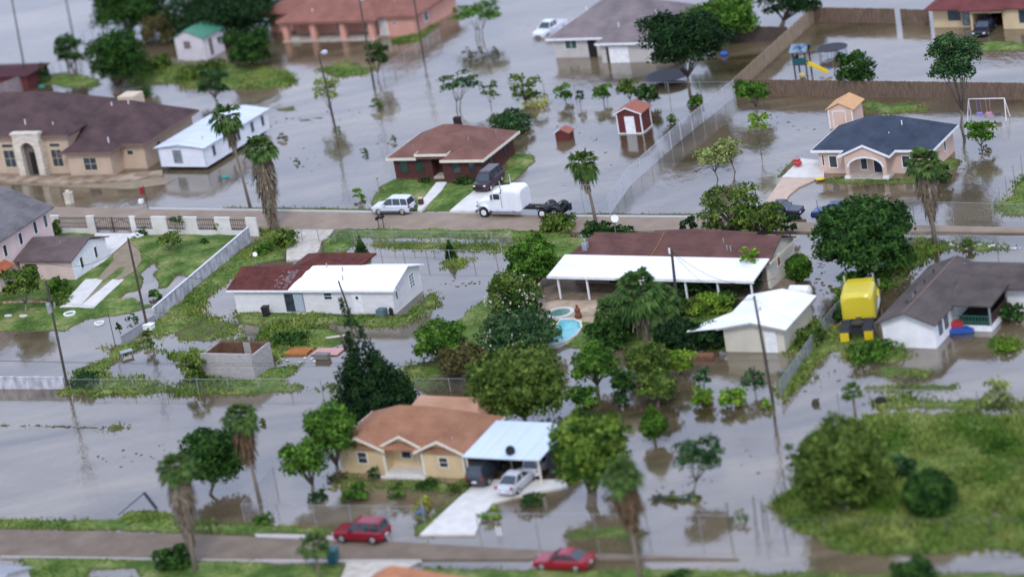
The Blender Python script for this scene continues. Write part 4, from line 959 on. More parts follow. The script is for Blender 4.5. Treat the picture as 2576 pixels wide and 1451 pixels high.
def wood_fence(pts, h, label, m=WOODF):
    P0 = [G(*p) for p in pts]; base = P0[0].copy()
    t = thing('wooden_fence', label, 'fence', base, 0, 'board fences at the upper right')
    bd = MB(); rl = MB()
    for a, b in zip(P0[:-1], P0[1:]):
        d = b - a; L = d.length; e = d / L; nrm = Vector((-e.y, e.x, 0)); n = int(L / .2)
        for i in range(n):
            o = (a - base) + e * (i * L / n); w = L / n - .015; hh = h + .03 * sin(i * 2.3) + .02 * sin(i * .7)
            p = [o, o + e * w, o + e * w + nrm * .025, o + nrm * .025]
            bd.prism([(q.x, q.y) for q in p], -.5, hh)
        for i in range(int(L / 2.4) + 1):
            q = (a - base) + e * (i * 2.4) + nrm * .08; MB().box(q.x - .05, q.x + .05, q.y - .05, q.y + .05, -.5, h - .05).build('post', m, t)
        for z in (.3, h - .35):
            o = (a - base) + nrm * .03; p = [o, o + e * L, o + e * L + nrm * .04, o + nrm * .04]; rl.prism([(q.x, q.y) for q in p], z, z + .09)
    bd.build('boards', m, t); rl.build('rails', m, t)
    return t
WOODSUN = mat('fence_wood_sunlit', (.34, .26, .18), (.24, .18, .12), scale=2.2, stretch=(4, 4, .5), rough=.9)  # paler copy of the fence wood, its sunny side put into colour
wood_fence([(2046, 58), (1848, 240)], 1.85, 'long light brown board fence running diagonally up to the far corner', WOODSUN)
wood_fence([(2046, 56), (2254, 60)], 1.8, 'brown board fence across the back of the play set yard')
wood_fence([(2268, 61), (2340, 64)], 1.8, 'short brown board fence between the gap and the cream house')
wood_fence([(1852, 240), (2600, 252)], 1.85, 'long brown board fence crossing in front of the play set yard')
wood_fence([(1800, 102), (1985, 106)], 1.8, 'dark board fence behind the big tree by the grey house', mat('fence_wood_dark', (.10, .075, .06), (.07, .05, .045), scale=2, stretch=(4, 4, .5)))

# ================================================================ poles and lamps
def pole(top, base, label, r=.14, kind='utility_pole', cat='utility pole', lean=True, extras=None):
    g = G(*base); tp = at_depth(top[0], top[1], g); tp.y = g.y + (tp - g).dot(Vector((0, 1, 0))) * 0  # stands in the plane facing the road
    h = None
    # height from the picture
    lo, hi = 0, 30
    for _ in range(40):
        mid = (lo + hi) / 2
        if P(g + Vector((0, 0, mid)))[1] > top[1]: lo = mid
        else: hi = mid
    h = lo; dx = (top[0] - P(g + Vector((0, 0, h)))[0]) * mpp(g)
    t = thing(kind, label, cat, (g.x, g.y, 0), 0)
    tip = Vector((dx, 0, h))
    MB().tube([(0, 0, -.6), tuple(tip * .5), tuple(tip)], [r, r * .85, r * .7], 8).build('pole', POLEW, t)
    return t, tip
PG = None
t, tip = pole((115, 706), (171, 979), 'tall dark utility pole with grey transformer at the low left wall')
MB().cyl(tip.x - .35 + .12, tip.y - .1, tip.z - 3.1, tip.z - 2.2, .24, 10).build('transformer', STEEL, t); MB().cyl(tip.x, tip.y, tip.z, tip.z + .2, .05, 6).build('insulator', STEEL, t)
MB().cyl(tip.x + .3, tip.y - .1, tip.z - 2.6, tip.z - 2.2, .08, 8).build('insulator', STEEL, t)
t, tip7 = pole((322, 600), (372, 830), 'dark utility pole in front of the block wall and tyre track drive'); o7 = t.location.copy()
MB().cyl(tip7.x, tip7.y, tip7.z, tip7.z + .15, .05, 6).build('insulator', STEEL, t)
t, tip8 = pole((1689, 628), (1707, 800), 'dark utility pole in front of the white patio cover', r=.16); o8 = t.location.copy()
MB().cyl(tip8.x - .2, tip8.y, tip8.z - .4, tip8.z + .1, .09, 8).build('insulator', WHITE, t)
t, tip9 = pole((1897, 743), (1945, 1012), 'dark utility pole in front of the beige garage'); o9 = t.location.copy()
MB().cyl(tip9.x + .35, tip9.y, tip9.z - 1.3, tip9.z - 1.0, .06, 6).build('insulator', STEEL, t); MB().tube([(tip9.x, tip9.y, tip9.z - 1.2), (tip9.x + .4, tip9.y, tip9.z - 1.3)], .03, 5).build('bracket', STEEL, t)
pole((28, -10), (69, 215), 'utility pole behind the brown roofed house, beside the red shed', r=.12)
pole((164, -10), (184, 92), 'utility pole rising behind the small round tree at upper left', r=.12)
pole((1040, -10), (1066, 150), 'utility pole in front of the right end of the salmon pink house', r=.12)
pole((851, 704), (885, 800), 'thin leaning pole wrapped by the top of the cypress', r=.1)
pole((270, 781), (291, 872), 'slim garden lamp post in the puddle beside the block wall', r=.045, kind='lamp_post', cat='lamp post')
def street_lamp(top, base, label, dx):
    t, tip = pole(top, base, label, r=.12, kind='street_lamp', cat='street lamp')
    MB().tube([tuple(tip + Vector((0, 0, -.3))), tuple(tip + Vector((dx, 0, -.05)))], .04, 5).build('arm', STEEL, t)
    MB().ball(tip.x + dx, tip.y, tip.z - .25, .38, .3, .3).build('lamp_head', cm('pale_lamp_glass', 'c8d0dc', .8), t)
street_lamp((800, 128), (845, 326), 'street lamp standing in water above the brick house', .7)
street_lamp((903, -6), (941, 216), 'street lamp in front of the salmon pink house arcade', .35)
def cable(p, q, sag, label, r=.02):
    t = MB(); n = 14
    t.tube([tuple(p.lerp(q, i / n) - Vector((0, 0, sag * 4 * (i / n) * (1 - i / n)))) for i in range(n + 1)], r, 4)
    o = t.build('overhead_cable', RUBBER); return tag(o, label, 'cable')
e = G(545, 640, 2.4)
cable(o7 + tip7 - Vector((0, 0, .2)), G(520, 700, 1.5), 1.2, 'thin black cable from the pole by the block wall down to the garden')
cable(o7 + tip7 - Vector((0, 0, .2)), G(100, 655, 2.6), 1.5, 'thin black cable from the pole by the block wall to the pink annex')
cable(o8 + tip8 - Vector((0, 0, .2)), G(1950, 700, 3.0), 1.6, 'black cable sagging over the white patio cover')
cable(o8 + tip8 - Vector((0, 0, .2)), o9 + tip9 - Vector((0, 0, .2)), 1.5, 'black cable between the pole by the patio and the pole by the garage')
for k, dz in enumerate((4.2, 3.6)):
    cable(G(-80, 905, dz), o9 + Vector((1.0, 0, dz)), .6, ('upper' if k == 0 else 'lower') + ' of two long thin cables crossing in front of the cypress', r=.012)

# ================================================================ vehicles
def loft(m, secs):
    n = len(secs[0]); vs = [v for s in secs for v in s]; fs = []
    for i in range(len(secs) - 1):
        for j in range(n): fs.append((i * n + j, i * n + (j + 1) % n, (i + 1) * n + (j + 1) % n, (i + 1) * n + j))
    fs.append(tuple(range(n - 1, -1, -1))); fs.append(tuple((len(secs) - 1) * n + j for j in range(n)))
    return m.add(vs, fs)
def paint(name, rgb, rough=.22): return mat(name, rgb, [c * .93 for c in rgb], scale=1, rough=rough, spec=.6)
def wheel(t, x, y, r=.34, w=.22, rim=CHROME, rr=.62):
    s = 1 if y > 0 else -1
    MBt = MB(); MBt.tube([(x, y - s * w, r), (x, y - s * .02, r), (x, y, r)], [r, r, r * .9], 16); o = MBt.build('wheel', RUBBER, t)
    MB().tube([(x, y, r), (x, y + s * .025, r)], [r * rr, r * rr * .8], 12).build('rim', rim, o)
def car(label, loc, az, kind, col, cname, group=None, name='car', cat='car', z=0, L=None, two=None, s=1.0):
    S = {  # x stations of body: (x, zbottom, zbelt, halfwidth); cabin stations (x, ztop) front->rear
     'suv': (4.45, [(0, .42, .78, .68), (.12, .3, .92, .84), (1.0, .28, 1.02, .9), (1.3, .28, 1.06, .9), (4.1, .3, 1.08, .9), (4.38, .34, 1.04, .85), (4.45, .45, .9, .8)], [(1.15, 1.08), (1.95, 1.66), (2.3, 1.72), (3.9, 1.70), (4.2, 1.62), (4.38, 1.08)], (.85, 3.6)),
     'coupe': (4.6, [(0, .35, .62, .68), (.15, .24, .74, .84), (1.2, .22, .86, .88), (1.6, .22, .9, .88), (3.9, .24, .94, .88), (4.5, .28, .92, .82), (4.6, .4, .8, .76)], [(1.35, .9), (2.2, 1.28), (2.6, 1.34), (3.2, 1.3), (4.0, .94)], (.85, 3.65)),
     'sedan': (4.6, [(0, .35, .66, .68), (.15, .26, .8, .84), (1.2, .24, .92, .88), (1.5, .24, .95, .88), (3.8, .26, .98, .88), (4.5, .3, .97, .82), (4.6, .4, .85, .76)], [(1.3, .95), (2.05, 1.38), (2.5, 1.44), (3.2, 1.42), (3.95, .98)], (.85, 3.65)),
     'pickup': (5.3, [(0, .45, .85, .72), (.15, .34, 1.0, .88), (1.2, .32, 1.1, .94), (1.5, .32, 1.14, .94), (3.3, .34, 1.16, .94)], [(1.4, 1.14), (2.05, 1.72), (2.4, 1.78), (3.1, 1.76), (3.28, 1.16)], (.95, 4.3)),
     'van': (4.7, [(0, .45, .95, .7), (.12, .32, 1.08, .88), (.8, .3, 1.15, .94), (1.1, .3, 1.18, .94), (4.5, .32, 1.18, .94), (4.7, .4, 1.05, .88)], [(.85, 1.16), (1.5, 1.82), (1.9, 1.92), (4.3, 1.92), (4.62, 1.16)], (.9, 3.75)),
    }[kind]
    L0, body, cab, axles = S
    t = thing(name, label, cat, loc, az, group)
    t.location.z = z
    t.scale = (s, s, s)
    hx = L0 / 2
    ring = lambda x, z0, zb, w: [(hx - x, -w * .93, z0), (hx - x, -w, z0 + .22), (hx - x, -w, zb - .14), (hx - x, -w * .9, zb), (hx - x, w * .9, zb), (hx - x, w, zb - .14), (hx - x, w, z0 + .22), (hx - x, w * .93, z0)]
    B = MB(); loft(B, [ring(*q) for q in body])
    if kind == 'pickup':
        for sy in (-1, 1): B.box(hx - 5.3, hx - 3.3, min(sy * .92, sy * .84), max(sy * .92, sy * .84), .4, 1.1)
        B.box(hx - 5.3, hx - 5.2, -.84, .84, .45, 1.1); B.box(hx - 5.2, hx - 3.3, -.84, .84, .45, .6)
    W = body[2][3]
    pm = paint(cname, col)
    bo = B.build('body', pm, t)
    # glasshouse with body-coloured roof and pillars
    Gm = MB(); zb = lambda x: body[3][2] - .03
    loft(Gm, [[(hx - x, -W * (.86 if zt < 1.25 * body[3][2] / 1.05 and i in (0, len(cab) - 1) else .86), zb(x)), (hx - x, -W * (.70 if i not in (0, len(cab) - 1) else .84), zt), (hx - x, W * (.70 if i not in (0, len(cab) - 1) else .84), zt), (hx - x, W * .86, zb(x))] for i, (x, zt) in enumerate(cab)])
    Gm.build('windows', GLASS, t)
    R = MB(); a, b2 = cab[1], cab[-2]
    for i in range(1, len(cab) - 2):
        (x0, z0), (x1, z1) = cab[i], cab[i + 1]
        R.add([(hx - x0, -W * .715, z0 + .004), (hx - x0, W * .715, z0 + .004), (hx - x1, W * .715, z1 + .004), (hx - x1, -W * .715, z1 + .004), (hx - x0, -W * .70, z0 + .05), (hx - x0, W * .70, z0 + .05), (hx - x1, W * .70, z1 + .05), (hx - x1, -W * .70, z1 + .05)], [(0, 1, 2, 3), (7, 6, 5, 4), (0, 4, 5, 1), (1, 5, 6, 2), (2, 6, 7, 3), (3, 7, 4, 0)])
    for sy in (-1, 1):
        for (x0, z0, x1, z1) in ((cab[0][0] + .05, zb(0), a[0], a[1]), (cab[-1][0] - .05, zb(0), b2[0], b2[1]), (2.55 if kind != 'van' else 2.3, zb(0), 2.55 if kind != 'van' else 2.3, cab[2][1])) + (((3.5, zb(0), 3.4, cab[3][1]),) if kind in ('suv', 'van') else ()):
            R.tube([(hx - x0, sy * W * .87, z0), (hx - x1, sy * W * .715, z1 + .02)], .045, 5)
    R.build('roof', pm, t)
    for x in axles:
        for sy in (-1, 1): wheel(t, hx - x, sy * (W + .01), r=.36 if kind in ('suv', 'pickup', 'van') else .32)
    if two is not None:
        m = MB()
        for sy in (-1, 1):
            m.box(hx - axles[1] + .38, hx - axles[0] - .38, min(sy * (W + .012), sy * (W - .05)), max(sy * (W + .012), sy * (W - .05)), .28, .5)
        m.box(hx - .04, hx + .03, -.74, .74, .35, .6); m.box(hx - L0 - .03, hx - L0 + .05, -.78, .78, .4, .65)
        m.build('cladding', mat('dark_cladding', two), t)
    for sy in (-1, 1):
        MB().box(hx - .14, hx + .01, min(sy * .48, sy * .76), max(sy * .48, sy * .76), body[0][2] - .14, body[0][2] + .02).build('headlight', mat('lamp_lens', (.7, .72, .72), rough=.15, spec=.7), t)
        xr = 5.3 if kind == 'pickup' else L0
        MB().box(hx - xr - .02, hx - xr + .14, min(sy * .62, sy * .84), max(sy * .62, sy * .84), .78, 1.0).build('tail_light', mat('red_lens', (.35, .02, .02), rough=.2), t)
        MB().box(hx - 1.75, hx - 1.55, min(sy * (W + .01), sy * (W + .17)), max(sy * (W + .01), sy * (W + .17)), body[3][2] - .02, body[3][2] + .14).build('wing_mirror', pm, t)
    xr = 5.3 if kind == 'pickup' else L0
    MB().box(hx - xr - .035, hx - xr - .005, -.2, .2, .55, .68).build('number_plate', WHITE, t)
    MB().box(hx + .002, hx + .03, -.4, .4, .5, .66).build('grille', BLACK, t)
    return t
RZ = .17
g = (G(943, 536) + G(1045, 541)) / 2
car('silver SUV parked on the flooded street in front of the brick house', g, AZ + 180, 'suv', (.62, .65, .70), 'silver_paint', two=(.08, .09, .11), z=RZ)
g = (G(850, 1356) + G(978, 1362)) / 2
car('red SUV parked on the lower road near the tan house', g, AZ + 180, 'suv', (.22, .006, .018), 'deep_red_paint', z=.12)
g = (G(1348, 1424) + G(1492, 1428)) / 2
car('low red coupe at the flooded end of the lower road', g, AZ + 180, 'coupe', (.28, .010, .022), 'bright_red_paint', z=.02)
car('dark maroon van parked on the driveway of the brick house', G(1233, 476), 61.5 + 180, 'van', (.03, .011, .015), 'maroon_paint', name='van', cat='van', z=.3, s=.95)
car('white pickup truck standing in flood water beside the grey roofed house', G(1384, 80), az_px((1408, 62), (1360, 88)), 'pickup', (.72, .76, .82), 'white_car_paint', name='pickup_truck', cat='pickup truck', z=-.35)
car('dark navy pickup truck behind the leafy olive tree on the upper road', (G(1915, 545) + G(2012, 552)) / 2, AZ, 'pickup', (.008, .012, .035), 'navy_paint', name='pickup_truck', cat='pickup truck', z=.1, s=.9)
car('blue car half hidden by the big round tree on the upper road', (G(2058, 549) + G(2154, 554)) / 2, AZ + 180, 'pickup', (.008, .03, .13), 'blue_paint', z=.1, s=.9)
car('dark blue car parked inside the open garage of the cream house', G(2478, 82), 61.5 + 180, 'sedan', (.012, .016, .035), 'midnight_paint', z=0)
car('dark SUV parked nose in under the blue carport roof', G(1227, 1205), 61.5, 'suv', (.03, .035, .04), 'charcoal_paint', z=.16)
car('silver sedan parked on the drive beside the dark SUV', G(1304, 1228), 58, 'sedan', (.55, .57, .60), 'silver_grey_paint', z=.16, s=.95)
car('white van parked deep in the shade of the carport', G(1362, 1185), 61.5, 'van', (.62, .64, .66), 'white_car_paint', name='van', cat='van', z=.16, s=.8)

def semi(label, loc, az, col, cname, z=0, flaps=None, rim=CHROME):
    t = thing('truck', label, 'truck', (loc.x, loc.y, z), az)
    pm = paint(cname, col, .3); dk = mat('chassis_black', (.018, .02, .024), rough=.6)
    H = 5.1
    B = MB()
    ring2 = lambda x, w, z0, z1, c: [(H - x, -w, z0), (H - x, -w, z1 - c), (H - x, -w + c * .13, z1 - c * .5), (H - x, -w + c * .5, z1 - c * .13), (H - x, -w + c, z1), (H - x, w - c, z1), (H - x, w - c * .5, z1 - c * .13), (H - x, w - c * .13, z1 - c * .5), (H - x, w, z1 - c), (H - x, w, z0)]
    ring = lambda x, w, z0, z1, c: [(H - x, -w, z0), (H - x, -w, z1 - c), (H - x, -w + c, z1), (H - x, w - c, z1), (H - x, w, z1 - c), (H - x, w, z0)]
    loft(B, [ring(.15, .62, .75, 1.55, .15), ring(.4, .68, .7, 1.7, .18), ring(1.9, .9, .7, 1.95, .15)]); B.build('hood', pm, t)
    B = MB(); loft(B, [ring(1.85, 1.02, .7, 1.98, .08), ring(2.35, 1.04, .7, 2.75, .15), ring(3.2, 1.06, .7, 2.85, .12)]); c = B.build('cab', pm, t)
    m = MB(); m.add([(H - 1.88, -.9, 2.0), (H - 1.88, .9, 2.0), (H - 2.3, .84, 2.62), (H - 2.3, -.84, 2.62), (H - 1.84, -.9, 2.03), (H - 1.84, .9, 2.03), (H - 2.26, .84, 2.65), (H - 2.26, -.84, 2.65)], [(0, 3, 2, 1), (4, 5, 6, 7), (0, 1, 5, 4), (1, 2, 6, 5), (2, 3, 7, 6), (3, 0, 4, 7)]); m.build('windshield', GLASS, c)
    for sy in (-1, 1):
        m = MB(); m.box(H - 3.05, H - 2.35, min(sy * 1.03, sy * 1.075), max(sy * 1.03, sy * 1.075), 1.95, 2.5); m.build('side_window', GLASS, c)
    B = MB(); hb = 3.12 if flaps is None else 2.95; e_ = 0 if flaps is None else 1.35; loft(B, [ring2(3.25, 1.1, .95, 2.7, .2), ring2(3.6, 1.18, .9, hb - .07, .3), ring2(5.0 + e_, 1.2, .8, hb, .4), ring2(5.3 + e_, 1.17, .82, hb - .07, .5), ring2(5.48 + e_, 1.0, .95, hb - .25, .5)]); sl = B.build('sleeper', pm, t)
    for y in (-1.0, 1.0): MB().cyl(H - 3.35, y * 1.05, .9, 3.9 if flaps is None else 3.4, .07, 8).build('exhaust_stack', CHROME, t)
    for sy in (-1, 1):
        MB().tube([(H - 2.1, sy * .95, .75), (H - 4.4, sy * .95, .75)], .3, 12).build('fuel_tank', CHROME, t)
        m = MB(); k = [(H - .95 + .62 * cos(a), 0, .6 + .62 * sin(a)) for a in [pi * i / 8 for i in range(9)]]
        for i in range(8):
            p, q = k[i], k[i + 1]; y0, y1 = sy * .72, sy * 1.14
            m.add([(p[0], y0, p[2]), (q[0], y0, q[2]), (q[0], y1, q[2]), (p[0], y1, p[2]), (p[0], y0, p[2] + .05), (q[0], y0, q[2] + .05), (q[0], y1, q[2] + .05), (p[0], y1, p[2] + .05)], [(0, 1, 2, 3), (7, 6, 5, 4), (0, 4, 5, 1), (1, 5, 6, 2), (2, 6, 7, 3), (3, 7, 4, 0)])
        m.build('front_fender', pm, t)
        wheel(t, H - .95, sy * 1.12, r=.52, w=.32, rr=.6, rim=rim)
        m = MB(); m.box(H - 5.3, H - 1.9, min(sy * 1.0, sy * 1.16), max(sy * 1.0, sy * 1.16), .42, .56); m.box(H - 2.9, H - 2.1, min(sy * 1.06, sy * 1.14), max(sy * 1.06, sy * 1.14), .75, .84); m.build('side_step', CHROME, t)
        MB().box(H - 3.32, H - 3.2, min(sy * .6, sy * 1.1), max(sy * .6, sy * 1.1), .95, 2.7).build('cab_gap_shade', dk, t)  # dark strip added as the shade between cab and sleeper
        MB().box(H - .32, H - .1, min(sy * .72, sy * .98), max(sy * .72, sy * .98), 1.05, 1.28).build('headlight', CHROME, t)
        MB().box(H - 2.3, H - 2.15, min(sy * 1.2, sy * 1.38), max(sy * 1.2, sy * 1.38), 2.0, 2.55).build('wing_mirror', CHROME, t)
        for x in (7.75, 9.15):
            wheel(t, H - x, sy * 1.14, r=.52, w=.6, rr=.6, rim=rim)
            m = MB(); k = [(H - x + .62 * cos(a), 0, .62 + .60 * sin(a)) for a in [pi * (.12 + .76 * i / 6) for i in range(7)]]
            for i in range(6):
                p, q = k[i], k[i + 1]; y0, y1 = sy * .5, sy * 1.16
                m.add([(p[0], y0, p[2]), (q[0], y0, q[2]), (q[0], y1, q[2]), (p[0], y1, p[2]), (p[0], y0, p[2] + .04), (q[0], y0, q[2] + .04), (q[0], y1, q[2] + .04), (p[0], y1, p[2] + .04)], [(0, 1, 2, 3), (7, 6, 5, 4), (0, 4, 5, 1), (1, 5, 6, 2), (2, 6, 7, 3), (3, 7, 4, 0)])
            m.build('rear_fender', dk, t)
        MB().box(H - 9.95, H - 9.9, min(sy * .55, sy * 1.16), max(sy * .55, sy * 1.16), .25, .95).build('mud_flap', paint('yellow_flap', flaps) if flaps else dk, t)
    m = MB(); m.box(H - 9.8, H - .3, -.48, -.38, .75, 1.0); m.box(H - 9.8, H - .3, .38, .48, .75, 1.0)
    for x in (6.2, 7.75, 8.4, 9.15, 9.75): m.box(H - x - .06, H - x + .06, -.38, .38, .78, .97)
    m.build('chassis', dk, t)
    m = MB(); m.cyl(H - 8.1, 0, 1.0, 1.14, .5, 12); m.box(H - 8.1, H - 5.7, -.2, .2, 1.0, 1.1); m.build('fifth_wheel', mat('greasy_metal', (.05, .045, .04)), t)
    m = MB(); m.box(H - .15, H - .05, -.6, .6, .85, 1.5); m.build('grille', CHROME, t)
    m = MB(); m.box(H - .05, H + .1, -1.1, 1.1, .45, .75); m.build('bumper', CHROME, t)
    return t
semi('white long nosed semi truck without trailer parked in front of the brick house', (G(1210, 541) + G(1436, 546)) / 2, az_px((1436, 546), (1210, 541)), (.80, .81, .84), 'white_truck_paint', z=.16, rim=cm('white_rim', 'e8e8ea', .9))
g = G(2158, 866); d = Vector((cos(radians(76)), sin(radians(76)), 0)) * 4.7
semi('yellow semi truck without trailer seen from behind beside the white house', g + d, 76, (.62, .50, .03), 'yellow_truck_paint', z=.1, flaps=(.7, .5, .02)).scale = (1.0, 1.2, 1.12)

# ================================================================ yard things
def put(bm, name, m, label, cat, px, az=AZ, z=None, group=None, smooth=False):
    g = G(*px); o = bm.build(name, m, None, (g.x, g.y, gz(g.x, g.y) if z is None else z), az, smooth); return tag(o, label, cat, group)
# swimming pool and spa
PZ = .33
def ellipse(cx, cy, rx, ry, n=24, ph=0): return [(cx + rx * cos(2 * pi * i / n + ph), cy + ry * sin(2 * pi * i / n + ph)) for i in range(n)]
poolpx = [(1410, 806), (1440, 805), (1458, 812), (1460, 826), (1448, 842), (1428, 855), (1405, 864), (1382, 866), (1378, 858), (1390, 846), (1400, 832), (1403, 818)]
pw = [G(x, y, PZ) for x, y in poolpx]; c = sum(pw, Vector()) / len(pw)
def ringmesh(inner, outer, z0, z1):
    n = len(inner); m = MB()
    vs = [(p[0], p[1], z1) for p in inner] + [(p[0], p[1], z1) for p in outer] + [(p[0], p[1], z0) for p in inner] + [(p[0], p[1], z0) for p in outer]
    fs = []
    for i in range(n):
        j = (i + 1) % n
        fs += [(i, n + i, n + j, j), (n + i, 3 * n + i, 3 * n + j, n + j), (i, j, 2 * n + j, 2 * n + i), (2 * n + i, 2 * n + j, 3 * n + j, 3 * n + i)]
    return m.add(vs, fs)
t = thing('swimming_pool', 'turquoise kidney shaped swimming pool with pale rim on the patio', 'swimming pool', (c.x, c.y, 0))
inn = [((p - c).x, (p - c).y) for p in pw]; out = [(x * 1.13, y * 1.10) for x, y in inn]
ringmesh(inn, out, -.2, .42).build('rim', CONCW, t)
MB().prism([(x * 1.01, y * 1.01) for x, y in (inn if sum(inn[i][0] * inn[(i + 1) % len(inn)][1] - inn[(i + 1) % len(inn)][0] * inn[i][1] for i in range(len(inn))) > 0 else inn[::-1])], -.1, .37).build('pool_water', mat('pool_water', (.08, .40, .44), (.13, .50, .53), scale=.8, rough=.08, spec=.5), t)
g = G(1408, 790, .33); t = thing('spa', 'round white rimmed spa with green water beside the pool', 'spa', (g.x, g.y, 0))
ringmesh(ellipse(0, 0, 1.0, 1.0), ellipse(0, 0, 1.38, 1.38), -.1, .52).build('rim', CONCW, t); MB().cyl(0, 0, 0, .45, 1.02, 20).build('spa_water', mat('spa_water', (.12, .26, .22), (.09, .2, .17), rough=.1), t)
m = MB(); m.lathe(0, 0, [(.32, 0), (.36, .15), (.22, .5), (.28, .75), (.1, 1.0), (.14, 1.12), (.02, 1.25)], 10); put(m, 'garden_ornament', mat('terracotta', (.20, .07, .04)), 'reddish brown garden ornament at the pool edge', 'ornament', (1457, 808), z=.4)
# trampolines
def tramp(px, r, label, z):
    g = G(*px); t = thing('trampoline', label, 'trampoline', (g.x, g.y, 0))
    ringmesh(ellipse(0, 0, r * .93, r * .93), ellipse(0, 0, r, r), z - .03, z + .03).build('frame', mat('dark_blue_pad', (.05, .07, .11)), t)
    MB().cyl(0, 0, z - .02, z + .01, r * .935, 24).build('jump_mat', mat('black_mat', (.02, .022, .028), rough=.6, spec=.3), t)
    for i in range(6):
        a = i * pi / 3 + .3; MB().tube([(r * .97 * cos(a), r * .97 * sin(a), -.4), (r * .97 * cos(a), r * .97 * sin(a), z - .04)], .04, 6).build('leg', STEEL, t)
tramp((1681, 205), 2.5, 'large black trampoline in the water beneath the big dark tree', .72)
tramp((2096, 140), 1.75, 'round black trampoline behind the play set', .95)
# play set
g = G(2022, 190); t = thing('play_set', 'green and blue wooden play tower with yellow slide and swing frame', 'play set', (g.x, g.y, 0), AZ)
WD = mat('play_wood', (.09, .06, .05), (.06, .045, .04))
for x in (-.7, .7):
    for y in (-.7, .7): MB().box(x - .07, x + .07, y - .07, y + .07, -.5, 3.0).build('post', WD, t)
m = MB(); m.box(-.8, .8, -.8, .8, 1.4, 1.5); m.build('platform', WD, t)
m = MB(); m.box(-.8, .8, -.82, -.78, 1.5, 2.2); m.box(-.82, -.78, -.78, .78, 1.5, 2.2); m.build('side_panel', mat('teal_panel', (.02, .10, .11)), t)
r = MB(); r.gable(-1.0, 1.0, -1.0, 1.0, 2.9, .7, 'x', t=.06); r.build('roof', mat('play_roof', (.25, .33, .42), (.03, .05, .1), scale=1.5), t)
m = MB(); m.add([(.75, -.55, 1.5), (.75, -.1, 1.5), (3.0, -.1, .35), (3.0, -.55, .35), (.75, -.55, 1.42), (.75, -.1, 1.42), (3.0, -.1, .27), (3.0, -.55, .27)], [(0, 3, 2, 1), (4, 5, 6, 7), (0, 1, 5, 4), (1, 2, 6, 5), (2, 3, 7, 6), (3, 0, 4, 7)])
for y in (-.6, -.1): m.add([(.75, y, 1.42), (.75, y + .05, 1.42), (3.0, y + .05, .27), (3.0, y, .27), (.75, y, 1.72), (.75, y + .05, 1.72), (3.0, y + .05, .57), (3.0, y, .57)], [(3, 2, 1, 0), (4, 5, 6, 7), (0, 1, 5, 4), (1, 2, 6, 5), (2, 3, 7, 6), (3, 0, 4, 7)])
m.build('slide', paint('slide_yellow', (.75, .55, .03)), t)
m = MB(); m.tube([(.7, .3, 2.5), (3.9, .9, 2.5)], .07, 6); m.tube([(3.9, .9, 2.5), (3.6, -.3, -.4)], .06, 6); m.tube([(3.9, .9, 2.5), (4.2, 2.0, -.4)], .06, 6); m.build('swing_beam', WD, t)
for x in (1.9, 2.9): m = MB(); m.tube([(x, .5, 2.5), (x, .5, .6)], .02, 4); m.box(x - .25, x + .25, .35, .65, .5, .6); m.build('swing', mat('blue_seat', (.04, .12, .4)), t)
m = MB(); m.ball(.2, -.9, .3, .45, .4, .35); m.build('bucket', cm('pale_yellow', 'cfc58c', .8), t)
# white swing set
g = G(2487, 300); t = thing('swing_set', 'white metal swing set with pink and lilac seats in the water', 'swing set', (g.x, g.y, 0), AZ)
for x in (-1.9, 1.9):
    for y in (-.8, .8): MB().tube([(x * 1.1, y, -.4), (x, 0, 2.2)], .05, 6).build('leg', WHITE, t)
MB().tube([(-1.9, 0, 2.2), (1.9, 0, 2.2)], .05, 6).build('top_bar', WHITE, t)
for i, (x, c_) in enumerate(((-.9, (.3, .25, .6)), (.1, (.6, .3, .4)), (1.0, (.12, .1, .12)))):
    m = MB(); m.tube([(x - .2, 0, 2.2), (x - .2, 0, .7)], .02, 4); m.tube([(x + .2, 0, 2.2), (x + .2, 0, .7)], .02, 4); m.box(x - .3, x + .3, -.15, .15, .4, .72); m.build('swing', mat('seat_%d' % i, c_), t)
MB().tube([(-2.9, .3, -.3), (-2.9, .3, 1.9)], .05, 6).build('side_post', WHITE, t)

m = MB(); m.lathe(0, 0, [(.4, .05), (.5, .15), (.48, .28), (.3, .5), (.1, .55), (.02, .56)], 10); put(m, 'play_pool', paint('blue_plastic', (.02, .09, .36)), 'bright blue plastic tub beneath the big dark tree', 'plastic tub', (1822, 140))
m = MB(); m.box(-.35, .35, -.35, .35, 0, 1.2); m.box(-.42, .42, -.42, .42, 1.2, 1.28); m.ball(0, 0, 1.42, .25, .25, .2); t_ = put(m, 'mailbox_pillar', STN, 'pale stone mailbox pillar across the road from the garden gate', 'mailbox', (176, 512), z=.0)
g = G(364, 508); t = thing('yard_sign', 'red yard sign on a dark post by the upper road', 'sign', (g.x, g.y, 0), AZ)
MB().cyl(.25, 0, -.2, 1.9, .06, 6).build('post', POLEW, t); MB().box(-.3, .2, -.03, .03, .85, 1.7).build('sign_board', mat('sign_red', (.28, .02, .02)), t); MB().box(-.5, 0, -.5, -.1, 0, .4).build('white_box', WHITE, t)
for k, px in enumerate(((955, 580), (967, 578))):
    g = G(*px); t = thing('mailbox', ('taller' if k else 'shorter') + ' of two dark mailboxes across the road from the silver SUV', 'mailbox', (g.x, g.y, gz(g.x, g.y)), AZ)
    MB().cyl(0, 0, -.2, 1.0 + .1 * k, .05, 6).build('post', POLEW, t); m = MB(); m.ext([(-.12, 1.0), (.12, 1.0), (.12, 1.2), (.06, 1.3), (-.06, 1.3), (-.12, 1.2)], 'y', -.28, .28)
    m.build('box', RUBBER, t).location.z = .1 * k
